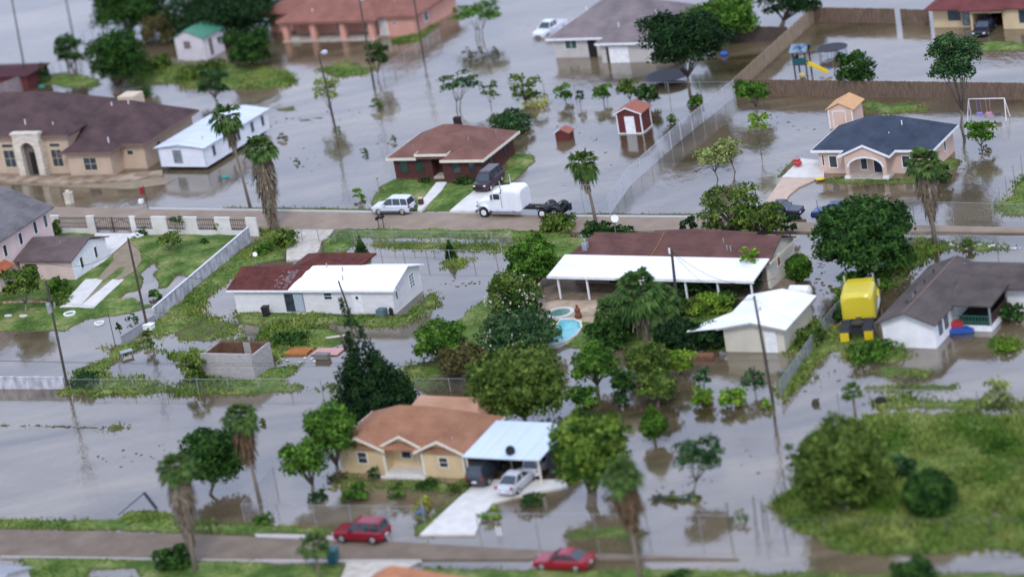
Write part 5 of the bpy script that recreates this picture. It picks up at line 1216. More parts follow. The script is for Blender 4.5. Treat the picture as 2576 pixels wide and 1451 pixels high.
g = G(1062, 522); t = thing('mailbox', 'short brown brick mailbox post at the path to the brick house', 'mailbox', (g.x, g.y, 0), AZ); MB().box(-.2, .2, -.2, .2, 0, 1.0).build('pillar', BRICK, t); MB().box(-.25, .25, -.25, .25, 1.0, 1.08).build('cap', CONC, t)
# propane tank
g = G(2016, 757); t = thing('propane_tank', 'white propane tank behind the beige garage', 'tank', (g.x, g.y, 0), AZ)
m = MB(); m.tube([(-1.1, 0, .95), (-.9, 0, .95), (.9, 0, .95), (1.1, 0, .95)], [.25, .55, .55, .25], 14); m.build('tank', WHITE, t)
for x in (-.6, .6): MB().box(x - .1, x + .1, -.4, .4, -.1, .5).build('leg', CONC, t)
# bins
def bin_(px, col, nm, label, s=1.0):
    g = G(*px); t = thing('wheeled_bin', label, 'bin', (g.x, g.y, gz(g.x, g.y)), AZ + 8)
    m = MB(); m.add([(-.27 * s, -.3 * s, 0), (.27 * s, -.3 * s, 0), (.27 * s, .3 * s, 0), (-.27 * s, .3 * s, 0), (-.35 * s, -.38 * s, 1.0 * s), (.35 * s, -.38 * s, 1.0 * s), (.35 * s, .38 * s, 1.0 * s), (-.35 * s, .38 * s, 1.0 * s)], [(3, 2, 1, 0), (4, 5, 6, 7), (0, 1, 5, 4), (1, 2, 6, 5), (2, 3, 7, 6), (3, 0, 4, 7)]); m.build('bin_body', mat(nm, col, rough=.5), t)
    m = MB(); m.box(-.38 * s, .38 * s, -.42 * s, .42 * s, 1.0 * s, 1.08 * s); m.build('lid', mat(nm, col, rough=.5), t)
    for x in (-.25, .25): MB().tube([(x * s - .04, .33 * s, .12), (x * s + .04, .33 * s, .12)], .12, 10).build('wheel', RUBBER, t)
bin_((841, 1416), (.03, .12, .14), 'teal_plastic', 'teal wheeled bin on the near verge of the lower road', 1.15)
bin_((1064, 1314), (.05, .10, .18), 'blue_bin_plastic', 'small dark blue bin at the corner of the tan house yard fence', .9)
bin_((672, 800), (.02, .02, .025), 'black_plastic', 'black bin against the front wall of the long white house', .9)
# small loose things
m = MB(); m.box(-.4, .4, -.4, .4, 0, .75); m.cyl(0, 0, .75, .8, .3, 12); put(m, 'air_conditioner', cm('teal_grey_metal', '6f8a8c', .7), 'grey green air conditioner under the right end of the long white house', 'air conditioner', (962, 797))
m = MB(); m.lathe(0, 0, [(.18, 0), (.2, .5), (.22, .7), (.02, .95)], 8); put(m, 'grill', RUBBER, 'black covered grill at the corner of the long white house', 'grill', (986, 796))
for px, r_, lab in (((177, 797), .62, 'white stone ring in the grass below the paving strips'), ((250, 814), .5, 'white stone ring round a stump in the puddle')):
    g = G(*px); o = ringmesh(ellipse(0, 0, r_ * .78, r_ * .78, 16), ellipse(0, 0, r_, r_, 16), -.1, .16).build('stone_ring', WHITE, None, (g.x, g.y, gz(g.x, g.y))); tag(o, lab, 'stone ring')
m = MB()
for i in range(9): m.box(-1.1 + i * .26, -.96 + i * .26, -.75, .75, .1 + .01 * (i % 2), .2 + .01 * (i % 2))
m.box(-1.15, 1.2, -.7, -.6, 0, .1); m.box(-1.15, 1.2, .6, .7, 0, .1)
put(m, 'timber_pallet', mat('orange_boards', (.55, .22, .07), (.42, .16, .05)), 'orange slatted boards lying in grass beside the block shed', 'boards', (752, 886))
m = MB(); m.box(-1.4, 1.4, -.8, .8, .05, .12); put(m, 'sheet', cm('pink_sheet', 'd8a5a0', .8), 'faded pink sheet lying in shallow water near the cypress', 'sheet', (825, 886))
m = MB(); m.box(-.7, .7, -.3, .3, .05, .5); m.box(-.74, .74, -.34, .34, .5, .56); put(m, 'crate', cm('grey_crate', '8f8a86', .7), 'low grey crate beside the faded pink sheet', 'crate', (812, 903))
m = MB(); m.box(-.9, .9, -.14, .14, .1, .22); put(m, 'plank', cm('pale_plank', 'ddd3be', .8), 'pale plank lying in weeds left of the cypress', 'plank', (846, 856), az=-5)
m = MB(); m.box(-1.0, -.85, -.4, .4, .1, .25); m.box(.3, .45, -.4, .4, .1, .25); m.box(-.85, .3, .2, .32, .12, .22); m.box(-.85, .3, -.32, -.2, .12, .22); put(m, 'white_frame', WHITE, 'small white frame lying on the lawn inside the garden gate', 'frame', (350, 602), az=-60)
m = MB(); m.box(-.6, .6, -.35, .35, .1, .55); m.box(-.66, .66, -.41, .41, .55, .62); put(m, 'storage_box', WHITE, 'white storage box against the lower end of the diagonal wall', 'box', (374, 832))
m = MB(); m.tube([(-2.3, 0, .2), (0, 0, 1.7)], .05, 6); m.box(-.08, .9, -.06, .06, .9, 1.75); t_ = put(MB().tube([(-2.4, 0, .1), (.1, 0, 1.75)], .05, 6).add([(0, -.05, 1.8), (.25, -.05, 1.85), (1.0, -.05, .3), (.75, -.05, .2), (0, .05, 1.8), (.25, .05, 1.85), (1.0, .05, .3), (.75, .05, .2)], [(0, 3, 2, 1), (4, 5, 6, 7), (0, 1, 5, 4), (1, 2, 6, 5), (2, 3, 7, 6), (3, 0, 4, 7)]), 'fallen_hoop', cm('dark_slate', '4b5362', .7), 'fallen dark basketball hoop leaning in water above the lower road', 'basketball hoop', (372, 1300), az=-8)
def dish(px, ztop, label, r=.42, m_=WHITE, z0=0):
    g = G(*px); t = thing('satellite_dish', label, 'satellite dish', (g.x, g.y, z0), 20)
    MB().cyl(0, 0, -.1, ztop, .04, 6).build('mast', STEEL, t)
    k = MB(); k.lathe(0, 0, [(.02, 0), (r * .5, .05), (r * .85, .14), (r, .22), (r * .97, .24), (r * .5, .1), (.02, .04)], 14); o = k.build('dish', m_, t); o.location = (0, -.1, ztop); o.rotation_euler = (radians(65), 0, 0)
dish((645, 668), 1.0, 'white satellite dish in the weeds behind the red roof corner', r=.24, z0=.2)
dish((1552, 604), 2.2, 'white satellite dish above the bushes behind the long brown roof', r=.4)
dish((1294, 1210), 2.7, 'large dark satellite dish on a mast in front of the carport', r=.42, m_=RUBBER)
# roof antenna
g = G(1440, 640); t = thing('roof_antenna', 'grey television antenna above the chimney of the long brown roof', 'antenna', (g.x, g.y + .9, 0), AZ)
MB().cyl(0, 4.0, 2.4, 5.4, .03, 6).build('mast', STEEL, t); m = MB(); m.tube([(-2.0, 4.0, 5.3), (2.2, 4.0, 5.35)], .025, 5)
for i in range(9): x = -1.8 + i * .45; m.tube([(x, 3.4, 5.32), (x, 4.6, 5.32)], .014, 4)
m.build('elements', STEEL, t)
cable(G(-300, 700, 9.5), G(171, 979) + Vector((-2.0, 0, 9.6)), 1.0, 'overhead cable leaving the picture left of the transformer pole')
cable(G(171, 979) + Vector((-2.0, 0, 9.4)), o9 + tip9 - Vector((0, 0, .3)), 2.2, 'longest overhead cable, from the transformer pole to the pole by the garage', r=.014)
cable(o9 + tip9 - Vector((0, 0, .3)), G(2700, 1080, 8.5), 1.2, 'overhead cable leaving the picture right of the garage pole', r=.014)
# litter and drifting debris
def scatter(name, label, spots, cols, mname, size, z=.03, seed=1, kind='stuff'):
    r_ = random.Random(seed); m = MB()
    for (x0, y0, x1, y1, n, sp) in spots:
        for i in range(n):
            u = r_.random(); g = G(x0 + (x1 - x0) * u + r_.gauss(0, sp), y0 + (y1 - y0) * u + r_.gauss(0, sp * .35))
            s = size * r_.uniform(.4, 1.5); a = r_.random() * pi; c, q = cos(a), sin(a); w = s * r_.uniform(.15, .9)
            zz = gz(g.x, g.y) + z + r_.uniform(0, .01)
            pts = [(g.x + c * s * i_ - q * w * j_, g.y + q * s * i_ + c * w * j_) for i_, j_ in ((-1, -.7), (.9, -1), (1, .8), (-.8, 1))]
            m.prism(pts, zz - .03, zz + .03 * r_.random() + .01)
    o = m.build(name, mat(mname, *cols, scale=4, rough=.9)); o['kind'] = kind; return tag(o, label, name)
scatter('litter', 'white and grey litter caught in weeds along the flooded fence at the right', [(2380, 618, 2570, 626, 34, 6), (2200, 740, 2260, 700, 8, 8), (1950, 1012, 2040, 905, 8, 8), (690, 905, 790, 905, 10, 14), (1180, 545, 1330, 548, 4, 10)], ((.72, .72, .72), (.4, .38, .36)), 'litter_plastic', .17, seed=3)
scatter('driftwood', 'dark twigs and leaf scum drifting on the open flood water', [(690, 300, 900, 290, 26, 22), (740, 420, 1000, 345, 22, 26), (1640, 1262, 1760, 1262, 20, 8), (1420, 300, 1560, 420, 14, 30), (1780, 420, 1960, 330, 14, 26), (60, 1070, 330, 1078, 40, 4), (200, 1180, 480, 1120, 18, 30), (1500, 1330, 1900, 1150, 26, 40), (2080, 780, 2060, 640, 34, 10), (1850, 1030, 2150, 930, 24, 26), (520, 430, 640, 470, 14, 14), (1100, 720, 1200, 710, 16, 14), (1330, 130, 1350, 60, 10, 14), (2150, 320, 2230, 300, 8, 10), (1930, 300, 2040, 330, 10, 12)], ((.07, .055, .035), (.12, .11, .05)), 'drift_scum', .13, seed=4, z=.0)
m = MB()
for i in range(9): m.box(i * .62, i * .62 + .5, -.14, .14, 0, .14 + .02 * (i % 2))
put(m, 'brick_edging', mat('orange_brick', (.42, .13, .05), (.5, .42, .34), scale=.6), 'orange and white brick edging of the lawn bed below the crepe myrtle', 'edging', (10, 768), az=AZ + 2)
for px_, lab_ in (((22, 802), 'pale flat stone in the grass at the left edge'), ((60, 803), 'small pinkish flat stone in the grass right of the pale stone'), ((162, 765), 'white stone beside the lower end of the paving strips')):
    m = MB(); m.prism([(.45 * cos(a_) * (1 + .15 * sin(3 * a_)), .28 * sin(a_)) for a_ in [2 * pi * i / 9 for i in range(9)]], 0, .1); put(m, 'stepping_stone', CONCW, lab_, 'stone', px_)
# toys and debris
g = G(2418, 836); t = thing('toy_car', 'blue and red ride on toy cars floating at the green porch', 'toy car', (g.x, g.y, 0), -20)
m = MB(); loft(m, [[(x, -w, .05), (x, -w, z_), (x, w, z_), (x, w, .05)] for x, w, z_ in ((-1.0, .3, .3), (-.6, .45, .45), (.5, .45, .5), (1.1, .3, .3))]); m.build('blue_body', paint('blue_plastic', (.02, .09, .36)), t)
m = MB(); loft(m, [[(x, -w + .5, .4), (x, -w + .5, z_), (x, w + .5, z_), (x, w + .5, .4)] for x, w, z_ in ((-1.0, .25, .7), (-.7, .35, .9), (.0, .35, .85), (.2, .25, .6))]); m.build('red_body', paint('red_plastic', (.45, .03, .03)), t)
m = MB(); m.ball(0, 0, .35, .5, .4, .3); m.box(-.3, .3, -.2, .2, .5, .8); put(m, 'ride_on_toy', paint('red_plastic', (.45, .03, .03)), 'red ride on toy on the slab beside the peach house', 'toy', (2008, 424), z=.22)
m = MB(); m.ball(0, 0, .12, .55, .4, .14); put(m, 'paddling_ring', paint('toy_yellow', (.75, .5, .04)), 'yellow inflatable at the corner of the peach house', 'inflatable', (2063, 455), z=.1)
for px, lab in (((105, 218), 'turquoise tub floating beside the red shed'), ((566, 446), 'turquoise tub floating near the mobile home')):
    m = MB(); m.ball(0, 0, .05, .5, .35, .15); put(m, 'floating_tub', mat('turquoise_plastic', (.03, .30, .26)), lab, 'tub', px, z=0)
m = MB(); m.ball(0, 0, .2, .5, .4, .4); put(m, 'tyre_planter', RUBBER, 'dark round planter at the left end of the weed line by the tall posts', 'planter', (2217, 1016))
m = MB(); m.lathe(0, 0, [(.4, -.2), (.34, .1), (.28, .3), (.2, .42)], 7); m.tube([(0, 0, .2), (.35, .1, .5)], .06, 5); put(m, 'tree_stump', mat('wet_bark', (.05, .045, .03)), 'dark stump poking out of the water near the small fan palm', 'stump', (2052, 1016))
for px, s_, lab in (((1965, 938), .8, 'grey white bag of rubbish beside the pole by the garage'), ((1815, 893), .5, 'pale blue sack at the hedge left of the garage')):
    m = MB(); m.ball(0, 0, .1, s_ * .5, s_ * .35, .3, n=7); m.ball(s_ * .5, .1, .05, s_ * .35, s_ * .3, .2, n=6); put(m, 'rubbish_bag', cm('grey_bag', '9a9899', .6), lab, 'bag', px)
m = MB(); m.box(-.9, .9, -.5, .5, .02, .35); m.gable(-.9, .9, -.5, .5, .35, .2, 'x', t=.02); put(m, 'tin_heap', mat('rust_sheet', (.20, .09, .05), (.14, .06, .035)), 'rusty sheet heap at the hedge left of the garage', 'scrap', (1775, 902))
m = MB()
for i in range(6): m.tube([(-2 + i * .5, -.6 + .2 * (i % 3), .25 + .12 * (i % 2)), (1.2 + i * .3, .5 - .2 * (i % 2), .3 + .1 * (i % 3))], .12, 6)
put(m, 'lumber_pile', mat('dark_lumber', (.07, .06, .06), (.22, .19, .16), scale=2), 'pile of dark lumber in front of the green roofed cottage', 'lumber', (505, 170))
m = MB()
for i in range(5): m.box(-1 + i * .4, -.8 + i * .4, -.1, .1, 0, .9 - .05 * i)
put(m, 'timber_palisade', cm('pale_boards', 'b7ac9e', .7), 'pale upright boards left of the lumber pile', 'boards', (452, 168))
for px, az_, lab in (((1252, 1345), 0, 'left'), ((1260, 1346), 0, 'right')):
    m = MB(); m.cyl(0, 0, -.2, .75, .06, 6); put(m, 'marker_post', WHITE, '%s one of two short white posts standing in water by the drive' % lab, 'post', px)
for (x, y, lab) in ((1838, 1335, 'leftmost thin dark post in the water below the round bush'), (1905, 1320, 'thin dark post in the water, second from the field corner'), (1925, 1332, 'thin dark post in the water next to the field corner')):
    m = MB(); m.tube([(-.1, 0, -.3), (0, 0, 2.4)], .045, 6); put(m, 'fence_post', POLEW, lab, 'post', (x, y))
m = MB(); m.box(-1.6, 1.6, -.08, .08, .02, .25); m.box(-1.3, -1.1, -.6, .6, 0, .3); m.tube([(-1.8, .3, .2), (.4, -.2, .5)], .06, 5); m.tube([(-.3, .3, .1), (1.8, .5, .45)], .05, 5); put(m, 'wrecked_frame', cm('dark_frame', '4c5148', .7), 'tangle of dark branches and frame in water below the leaning tree', 'debris', (1690, 1258))
m = MB(); m.box(-.6, .6, -.35, .35, .45, .52); m.box(-.55, -.48, -.3, .3, -.1, .45); m.box(.48, .55, -.3, .3, -.1, .45); put(m, 'garden_table', STEEL, 'tipped grey table in the weeds below the block wall', 'table', (320, 895), az=20)
m = MB(); m.ball(0, 0, .0, .9, .3, .06); m.ball(1.4, .7, 0, .7, .2, .05); put(m, 'floating_debris', mat('dark_debris', (.09, .08, .08)), 'dark floating debris in open water left of the street lamp', 'debris', (768, 303))
m = MB(); m.cyl(0, 0, -.2, .9, .04, 5); m.ball(0, 0, 1.0, .15); put(m, 'bird_bath', STEEL, 'thin dark garden statue at the corner of the brick house lawn', 'statue', (952, 470))

# ================================================================ trees and plants
def leafmat(key):
    c = {  # base pair of leaf colours
     'dark': ((.011, .036, .008), (.048, .110, .020)), 'deep': ((.006, .021, .008), (.024, .058, .016)),
     'mid': ((.022, .068, .008), (.10, .20, .025)), 'blue': ((.015, .046, .016), (.060, .120, .038)),
     'olive': ((.032, .068, .010), (.13, .185, .035)), 'lime': ((.08, .17, .012), (.21, .31, .035)),
     'pale': ((.14, .185, .048), (.30, .34, .12)), 'bronze': ((.055, .05, .016), (.12, .11, .04)),
     'yell': ((.20, .22, .03), (.36, .34, .05)), 'tips': ((.020, .062, .008), (.17, .25, .035)),
    }[key]
    return mat('leaves_' + key, c[0], c[1], scale=1.1 if key != 'tips' else .8, rough=.75, spec=.08, island=.45, lo=.40, hi=.62, detail=6)
def leaves(cent, rad, n, size, r_, flat=.0, fill=.25, elong=1.6, gap=.0):
    """leaf quads over lobes; cent (k,3), rad (k,3)"""
    k = len(cent)
    w = (rad[:, 0] * rad[:, 2]); w = w / w.sum()
    i = r_.choice(k, n, p=w)
    d = r_.normal(size=(n, 3)); d /= np.linalg.norm(d, axis=1)[:, None]
    d[:, 2] = np.where(d[:, 2] < -.35, -d[:, 2] * .6, d[:, 2])
    rr = np.where(r_.random(n) < fill, r_.random(n) ** .5 * .8, .78 + .3 * r_.random(n))
    # clumpy shell: drop leaves in some directions
    nz = np.sin(d[:, 0] * 5 + cent[i, 0] * 3) + np.sin(d[:, 1] * 6 + cent[i, 1] * 2.3) + np.sin(d[:, 2] * 7 + cent[i, 2] * 3.1)
    rr *= 1 + .09 * nz
    p = cent[i] + d * rad[i] * rr[:, None]
    nrm = d * .8 + r_.normal(size=(n, 3)) * .75 + np.array([0, 0, .35])
    nrm /= np.linalg.norm(nrm, axis=1)[:, None]
    a = np.cross(nrm, r_.normal(size=(n, 3))); a /= np.linalg.norm(a, axis=1)[:, None] + 1e-9
    b = np.cross(nrm, a)
    s = size * (.6 + .8 * r_.random(n))[:, None]
    a = a * s * .5 * elong; b = b * s * .5
    V = np.stack([p - a, p - b * .9 + a * .1, p + a, p + b * .9 + a * .1], 1).reshape(-1, 3)
    F = np.arange(n * 4).reshape(-1, 4)
    return V, F
LEAFN = [0]
def foliage(name, parent, lobes, key, size, cover, seed, loc=None):
    r_ = np.random.default_rng(seed)
    c = np.array([l[0] for l in lobes], float); rd = np.array([l[1] for l in lobes], float)
    area = float((rd[:, 0] * rd[:, 2] * pi).sum())
    n = int(min(22000, max(60, cover * area / (size * size * .8))))
    LEAFN[0] += n
    V, F = leaves(c, rd, n, size, r_)
    o = np_mesh(name, V, F, leafmat(key), parent)
    if loc is not None: o.location = loc
    return o
def mklobes(R, H, n, seed, lr=.45, shape='round'):
    """lobes filling an ellipsoid of radius R and half height H centred at 0"""
    rd = random.Random(seed); out = []
    for i in range(n):
        z = -0.75 + 1.5 * (i + .5) / n; a = i * 2.4 + rd.random() * .9
        w = sqrt(max(0, 1 - z * z * .8)) * (.45 + .3 * rd.random())
        if shape == 'cone': w = (.62 - .5 * z) * .6
        if shape == 'flat': w = .35 + .4 * rd.random(); 
        s = lr * (.8 + .45 * rd.random())
        if shape == 'cone': s = lr * (1.0 - .45 * (z + .75) / 1.5)
        out.append(((R * w * cos(a), R * w * sin(a), H * z * .78), (R * s, R * s, min(H, R) * s * (.85 if shape != 'flat' else .6))))
    return out
TREEID = [0]
def tree(label, cx, cy, rx, ry, base=None, key='mid', size=.20, cover=3.2, n=9, lr=.46, shape='round', name='tree', cat='tree', bark=None, trunks=1, group=None, tr=None, sway=0, z0=None):
    """crown centre and radii in picture pixels; base = foot of the trunk in pixels"""
    TREEID[0] += 1; seed = TREEID[0] * 13 + 5
    rd = random.Random(seed)
    bush = base is None
    b = base or (cx + ry * .10, cy + ry * .82)
    g = G(*b); k = mpp(g)
    cc = at_depth(cx, cy, g); R = rx * k * 1.13; H = ry * k / .86; cover *= 1.5
    cc -= Vector((g.x, g.y, 0))
    if bush and cc.z < H * .75: cc.z = max(cc.z, H * .55)
    lob = [((c[0] + cc.x, c[1] + cc.y * .6, c[2] + cc.z), r) for c, r in mklobes(R, H, n, seed, lr, shape)]
    if bush:
        lob = [((c[0], c[1], max(c[2], r[2] * .3)), r) for c, r in lob]
        o = foliage(name, None, lob, key, size, cover, seed, (g.x, g.y, 0))
        return tag(o, label, cat, group)
    t = thing(name, label, cat, (g.x, g.y, 0), 0, group)
    r0 = tr or max(.07, min(.28, R * .085))
    top = Vector((cc.x, cc.y * .6, cc.z))
    m = MB()
    for j in range(trunks):
        o = Vector(((j - (trunks - 1) / 2) * .35, 0, -.4))
        fork = Vector((0, 0, 0)).lerp(top, .45) + Vector((rd.uniform(-.15, .15) + (j - (trunks - 1) / 2) * .5, 0, -H * .25))
        fork.z = max(fork.z, .4)
        mid = o.lerp(fork, .55) + Vector((rd.uniform(-.12, .12) * (1 + sway), 0, 0))
        m.tube([o, mid, fork], [r0 * 1.25, r0, r0 * .8], 7)
        for i, (c, r) in enumerate(lob):
            if i % trunks != j % trunks: continue
            e = Vector(c); q = fork.lerp(e, .5) + Vector((rd.uniform(-.2, .2), rd.uniform(-.2, .2), .1))
            m.tube([fork, q, e], [r0 * .55, r0 * .36, r0 * .12], 5)
    m.build('trunk', bark or BARK, t, smooth=True)
    foliage('crown', t, lob, key, size, cover, seed)
    return t
def bush(label, cx, cy, rx, ry, key='mid', **kw):
    kw.setdefault('name', 'shrub'); kw.setdefault('cat', 'shrub'); return tree(label, cx, cy, rx, ry, None, key, **kw)

# --- upper left
tree('large dark tree at the top edge, left of the green roofed cottage', 330, 12, 88, 62, (322, 92), 'dark', trunks=2, n=13, size=.24)
tree('round topped dark tree on thin stems above the brown roofed house', 176, 124, 38, 42, (188, 190), 'dark', trunks=3, n=8)
tree('tall dark tree rising behind the ridge of the brown roofed house', 300, 145, 66, 68, (290, 238), 'dark', n=13, trunks=2, size=.22)
bush('brownish shrub between the dark trees and the cottage', 400, 75, 42, 42, 'bronze', cover=3.5)
tree('wide very dark tree behind the green roofed cottage', 570, 32, 122, 58, (640, 84), 'deep', n=16, size=.26)
tree('dark round tree right of the green roofed cottage', 624, 120, 52, 50, (630, 176), 'dark', n=10)
tree('slim blue green tree in front of the grassy bank above the mobile home', 532, 206, 34, 42, (545, 258), 'blue', n=8, cover=2.6)
bush('ragged grey green shrub beside the low red shed', 100, 188, 24, 26, 'blue', cover=2)
bush('low dark shrub at the edge of the bank behind the brown roof', 362, 232, 20, 12, 'dark')
bush('pale olive shrub on the grassy bank left of the cottage', 400, 160, 34, 22, 'olive', cover=3)
bush('low rounded weeds on the grassy bank below the cottage', 500, 182, 60, 16, 'olive', cover=2.5)
tree('narrow dark tree beside the street lamp of the salmon house', 946, 135, 24, 38, (950, 205), 'dark', n=8, tr=.08)
tree('flat topped umbrella tree right of the salmon pink house', 1203, 30, 70, 24, (1205, 102), 'mid', shape='flat', n=9, lr=.34, trunks=3, tr=.07)
tree('flat topped open tree behind the brick house', 1155, 205, 56, 24, (1152, 282), 'blue', shape='flat', n=9, lr=.34, trunks=2, tr=.07, cover=2.4)
tree('thin wispy tree next to the flat topped open tree', 1232, 225, 22, 28, (1238, 272), 'olive', n=6, cover=1.3, tr=.05)
tree('pale yellow green willow like tree crossed by the street lamp', 822, 222, 33, 38, (838, 300), 'pale', n=8, cover=1.5, tr=.05)
for (cx, cy, rx, ry, key, lab) in ((945, 265, 16, 16, 'olive', 'tiny leafy sapling in open water right of the street lamp'), (745, 405, 8, 8, 'olive', 'tiny sapling in open water right of the shaggy palm'), (918, 383, 10, 8, 'blue', 'tiny dark sprig in open water left of the brick house'), (990, 350, 8, 9, 'olive', 'tiny sapling close to the left roof corner of the brick house'), (850, 330, 10, 10, 'olive', 'leafy clump round the foot of the street lamp'), (710, 345, 12, 9, 'bronze', 'brown twiggy clump beside the shaggy palm crown')):
    bush(lab, cx, cy, rx, ry, key, n=4, cover=1.8, size=.14)
for (x, y, lab) in ((1175, 130, 'dark reedy clump left under the umbrella tree'), (1205, 132, 'dark reedy clump below the umbrella tree trunk'), (1245, 130, 'dark reedy clump right under the umbrella tree')):
    bush(lab, x, y, 13, 14, 'bronze', n=4, cover=1.2, size=.16)
# ragged leaning banana like tree
tree('ragged leaning tree with long yellow fronds in open water', 1318, 220, 34, 46, (1325, 262), 'olive', n=8, cover=1.5, size=.26)
bush('fallen branches spreading right of the ragged leaning tree', 1350, 258, 40, 12, 'yell', n=6, cover=1.3)
tree('small loose tree, first of the row above the playhouse', 1415, 232, 22, 26, (1422, 262), 'mid', n=6, cover=2, tr=.06)
tree('very small dark tree, second of the row above the playhouse', 1459, 240, 12, 16, (1464, 268), 'dark', n=5, cover=2, tr=.05)
tree('small round tree, third of the row left of the red shed', 1516, 230, 22, 22, (1522, 262), 'mid', n=6, cover=2.6, tr=.06)
tree('light green tree just behind the left of the red shed', 1576, 220, 26, 26, (1586, 262), 'olive', n=7, cover=2.4, tr=.06)
tree('dark green tree behind the right of the red shed', 1628, 236, 26, 26, (1634, 272), 'dark', n=7, tr=.06)
tree('wide dark tree spreading over the black trampoline', 1716, 96, 94, 64, (1736, 240), 'deep', n=15, size=.24, tr=.16)
tree('large yellow green tree behind the grey roofed house', 1822, 42, 76, 52, (1830, 110), 'mid', n=12, size=.24)
tree('dark tree at the top edge left of the diagonal board fence', 1985, 8, 66, 30, (1960, 70), 'deep', n=9, size=.24)
tree('wide low tree on a thin stem beside the board fence corner', 1895, 225, 44, 26, (1908, 290), 'mid', n=8, tr=.06)
tree('small yellow green tree on a thin stem below the board fence', 1906, 305, 26, 26, (1916, 392), 'lime', n=7, cover=2, tr=.05)
tree('pale yellow green round tree, left of a pair in open water', 1793, 392, 38, 30, (1806, 450), 'pale', n=9, cover=2.2, tr=.07)
tree('pale green round tree, right of a pair in open water', 1834, 370, 30, 30, (1852, 432), 'pale', n=8, cover=2, tr=.07)
bush('small green bush against the diagonal chain link fence', 1750, 252, 18, 14, 'mid')
bush('tiny pale bush on the left of the chain link fence', 1690, 300, 12, 14, 'olive', cover=1.5)
tree('round dark tree behind the long board fence in the play yard', 2148, 172, 44, 46, (2160, 236), 'dark', n=10)
tree('tall tree with curved leaning trunk by the board fence', 2394, 140, 62, 74, (2428, 352), 'blue', n=13, cover=2.4, tr=.13, sway=3)
tree('small spiky round tree right of the blue roof', 2463, 330, 33, 30, (2470, 382), 'mid', n=8, cover=2.3, size=.24, tr=.07)
bush('brown reflected bush at the foot of the spiky tree', 2480, 375, 16, 8, 'bronze', n=4, cover=1.5)
bush('wide dark shrub behind the brick house chimney', 1278, 312, 50, 30, 'blue', n=10, cover=3.2)
bush('young green shrub at the road left of the silver SUV', 902, 488, 15, 20, 'lime', n=5, cover=2.2)
for (x, y, rx, ry, key, lab) in ((1165, 455, 26, 12, 'dark', 'dark hedge plants under the front windows of the brick house'), (1235, 458, 16, 10, 'mid', 'green plants by the van at the brick house'), (1070, 455, 16, 8, 'dark', 'small plants left of the brick house door')):
    bush(lab, x, y, rx, ry, key, n=5)
# --- middle band
tree('tall loose olive tree along the upper road left of the navy pickup', 1832, 522, 84, 66, (1850, 605), 'olive', n=24, cover=1.5, size=.22, trunks=3, lr=.26)
tree('leafy olive tree behind the right end of the long brown roof', 1905, 548, 62, 46, (1920, 618), 'olive', n=16, cover=2.0, size=.22, lr=.32)
tree('huge dark round tree right of the long brown roof', 2166, 592, 122, 80, (2172, 712), 'dark', n=30, size=.24, cover=3.4, tr=.24, lr=.38)
bush('bushes below the huge dark round tree', 2170, 706, 62, 26, 'mid', n=10)
bush('olive bush between the huge tree and the yellow truck', 2120, 745, 28, 34, 'olive', n=8)
bush('dark bush left of the yellow truck', 2100, 790, 22, 22, 'dark', n=6)
bush('olive green bush above the left end of the white patio cover', 1402, 560, 38, 26, 'olive', n=8)
bush('dark green bush beside the palm foot on the upper road', 1500, 578, 36, 20, 'dark', n=8)
bush('low dark hedge behind the left half of the long brown roof', 1560, 586, 32, 14, 'dark', n=7)
tree('small almost black tree behind the long brown roof peak', 1730, 562, 20, 20, (1738, 600), 'deep', n=6, tr=.06)
tree('dark shrubby tree in front of the navy pickup', 1984, 562, 20, 26, (1990, 606), 'deep', n=6, tr=.06)
tree('leafy tree at the left end of the white patio cover', 1344, 648, 60, 58, (1352, 735), 'mid', n=13, size=.2)
t = tree('oleander with many cream flowers at the left of the patio', 1288, 738, 60, 58, (1300, 810), 'olive', n=13, cover=2.6)
BLOOM = [(t, 1288, 738, 60, 58, (1300, 810), 1100, 5)]
tree('dark oleander behind the flowering oleander', 1300, 752, 52, 50, (1306, 812), 'dark', n=10, cover=2.6)
t = tree('wide dark oleander with a few white flowers beside the pool', 1306, 834, 90, 46, (1320, 890), 'blue', n=16, cover=3)
BLOOM.append((t, 1306, 834, 90, 46, (1320, 890), 420, 6))
tree('loose green tree between the cypress and the oleanders', 1102, 850, 62, 44, (1112, 915), 'mid', n=12)
tree('broad olive green tree behind the tan house roof', 1300, 965, 112, 92, (1322, 1072), 'olive', n=26, size=.22, cover=3, tr=.2, lr=.38)
tree('rusty olive tree left of the broad olive tree', 1160, 905, 56, 36, (1170, 960), 'bronze', n=9)
tree('small upright tree in front of the white patio cover', 1886, 648, 24, 36, (1893, 745), 'lime', n=7, tr=.05)
tree('dark tree crowded between the patio and the garage', 1880, 705, 30, 22, (1888, 745), 'dark', n=7)
bush('bright yellow green bush in front of the patio cover', 1790, 766, 44, 30, 'lime', n=8)
bush('oleander with white specks behind the dark utility pole', 1745, 718, 46, 36, 'blue', n=10)
bush('second white speckled oleander left of the beige garage', 1820, 752, 34, 26, 'blue', n=8)
bush('olive bush between the dark pole and the yellow bush', 1722, 775, 34, 28, 'olive', n=7)
bush('dark dome of foliage left of the garage wall', 1775, 848, 48, 40, 'deep', n=10, cover=3.4)
bush('dark hedge below the fan palm trunk', 1695, 850, 54, 40, 'deep', n=10, cover=3.4)
bush('dark hedge at the right of the turquoise pool', 1530, 838, 60, 34, 'dark', n=11, cover=3.2)
bush('green bush between the pool and the fan palm', 1580, 806, 42, 26, 'mid', n=8)
bush('weedy shrubs against the garage side wall', 2035, 848, 36, 30, 'olive', n=9)
tree('bright green tree, left of the group below the hedge', 1492, 912, 52, 44, (1500, 990), 'mid', n=12)
tree('dark green tree in the middle of the group below the hedge', 1566, 955, 30, 36, (1572, 1010), 'dark', n=8)
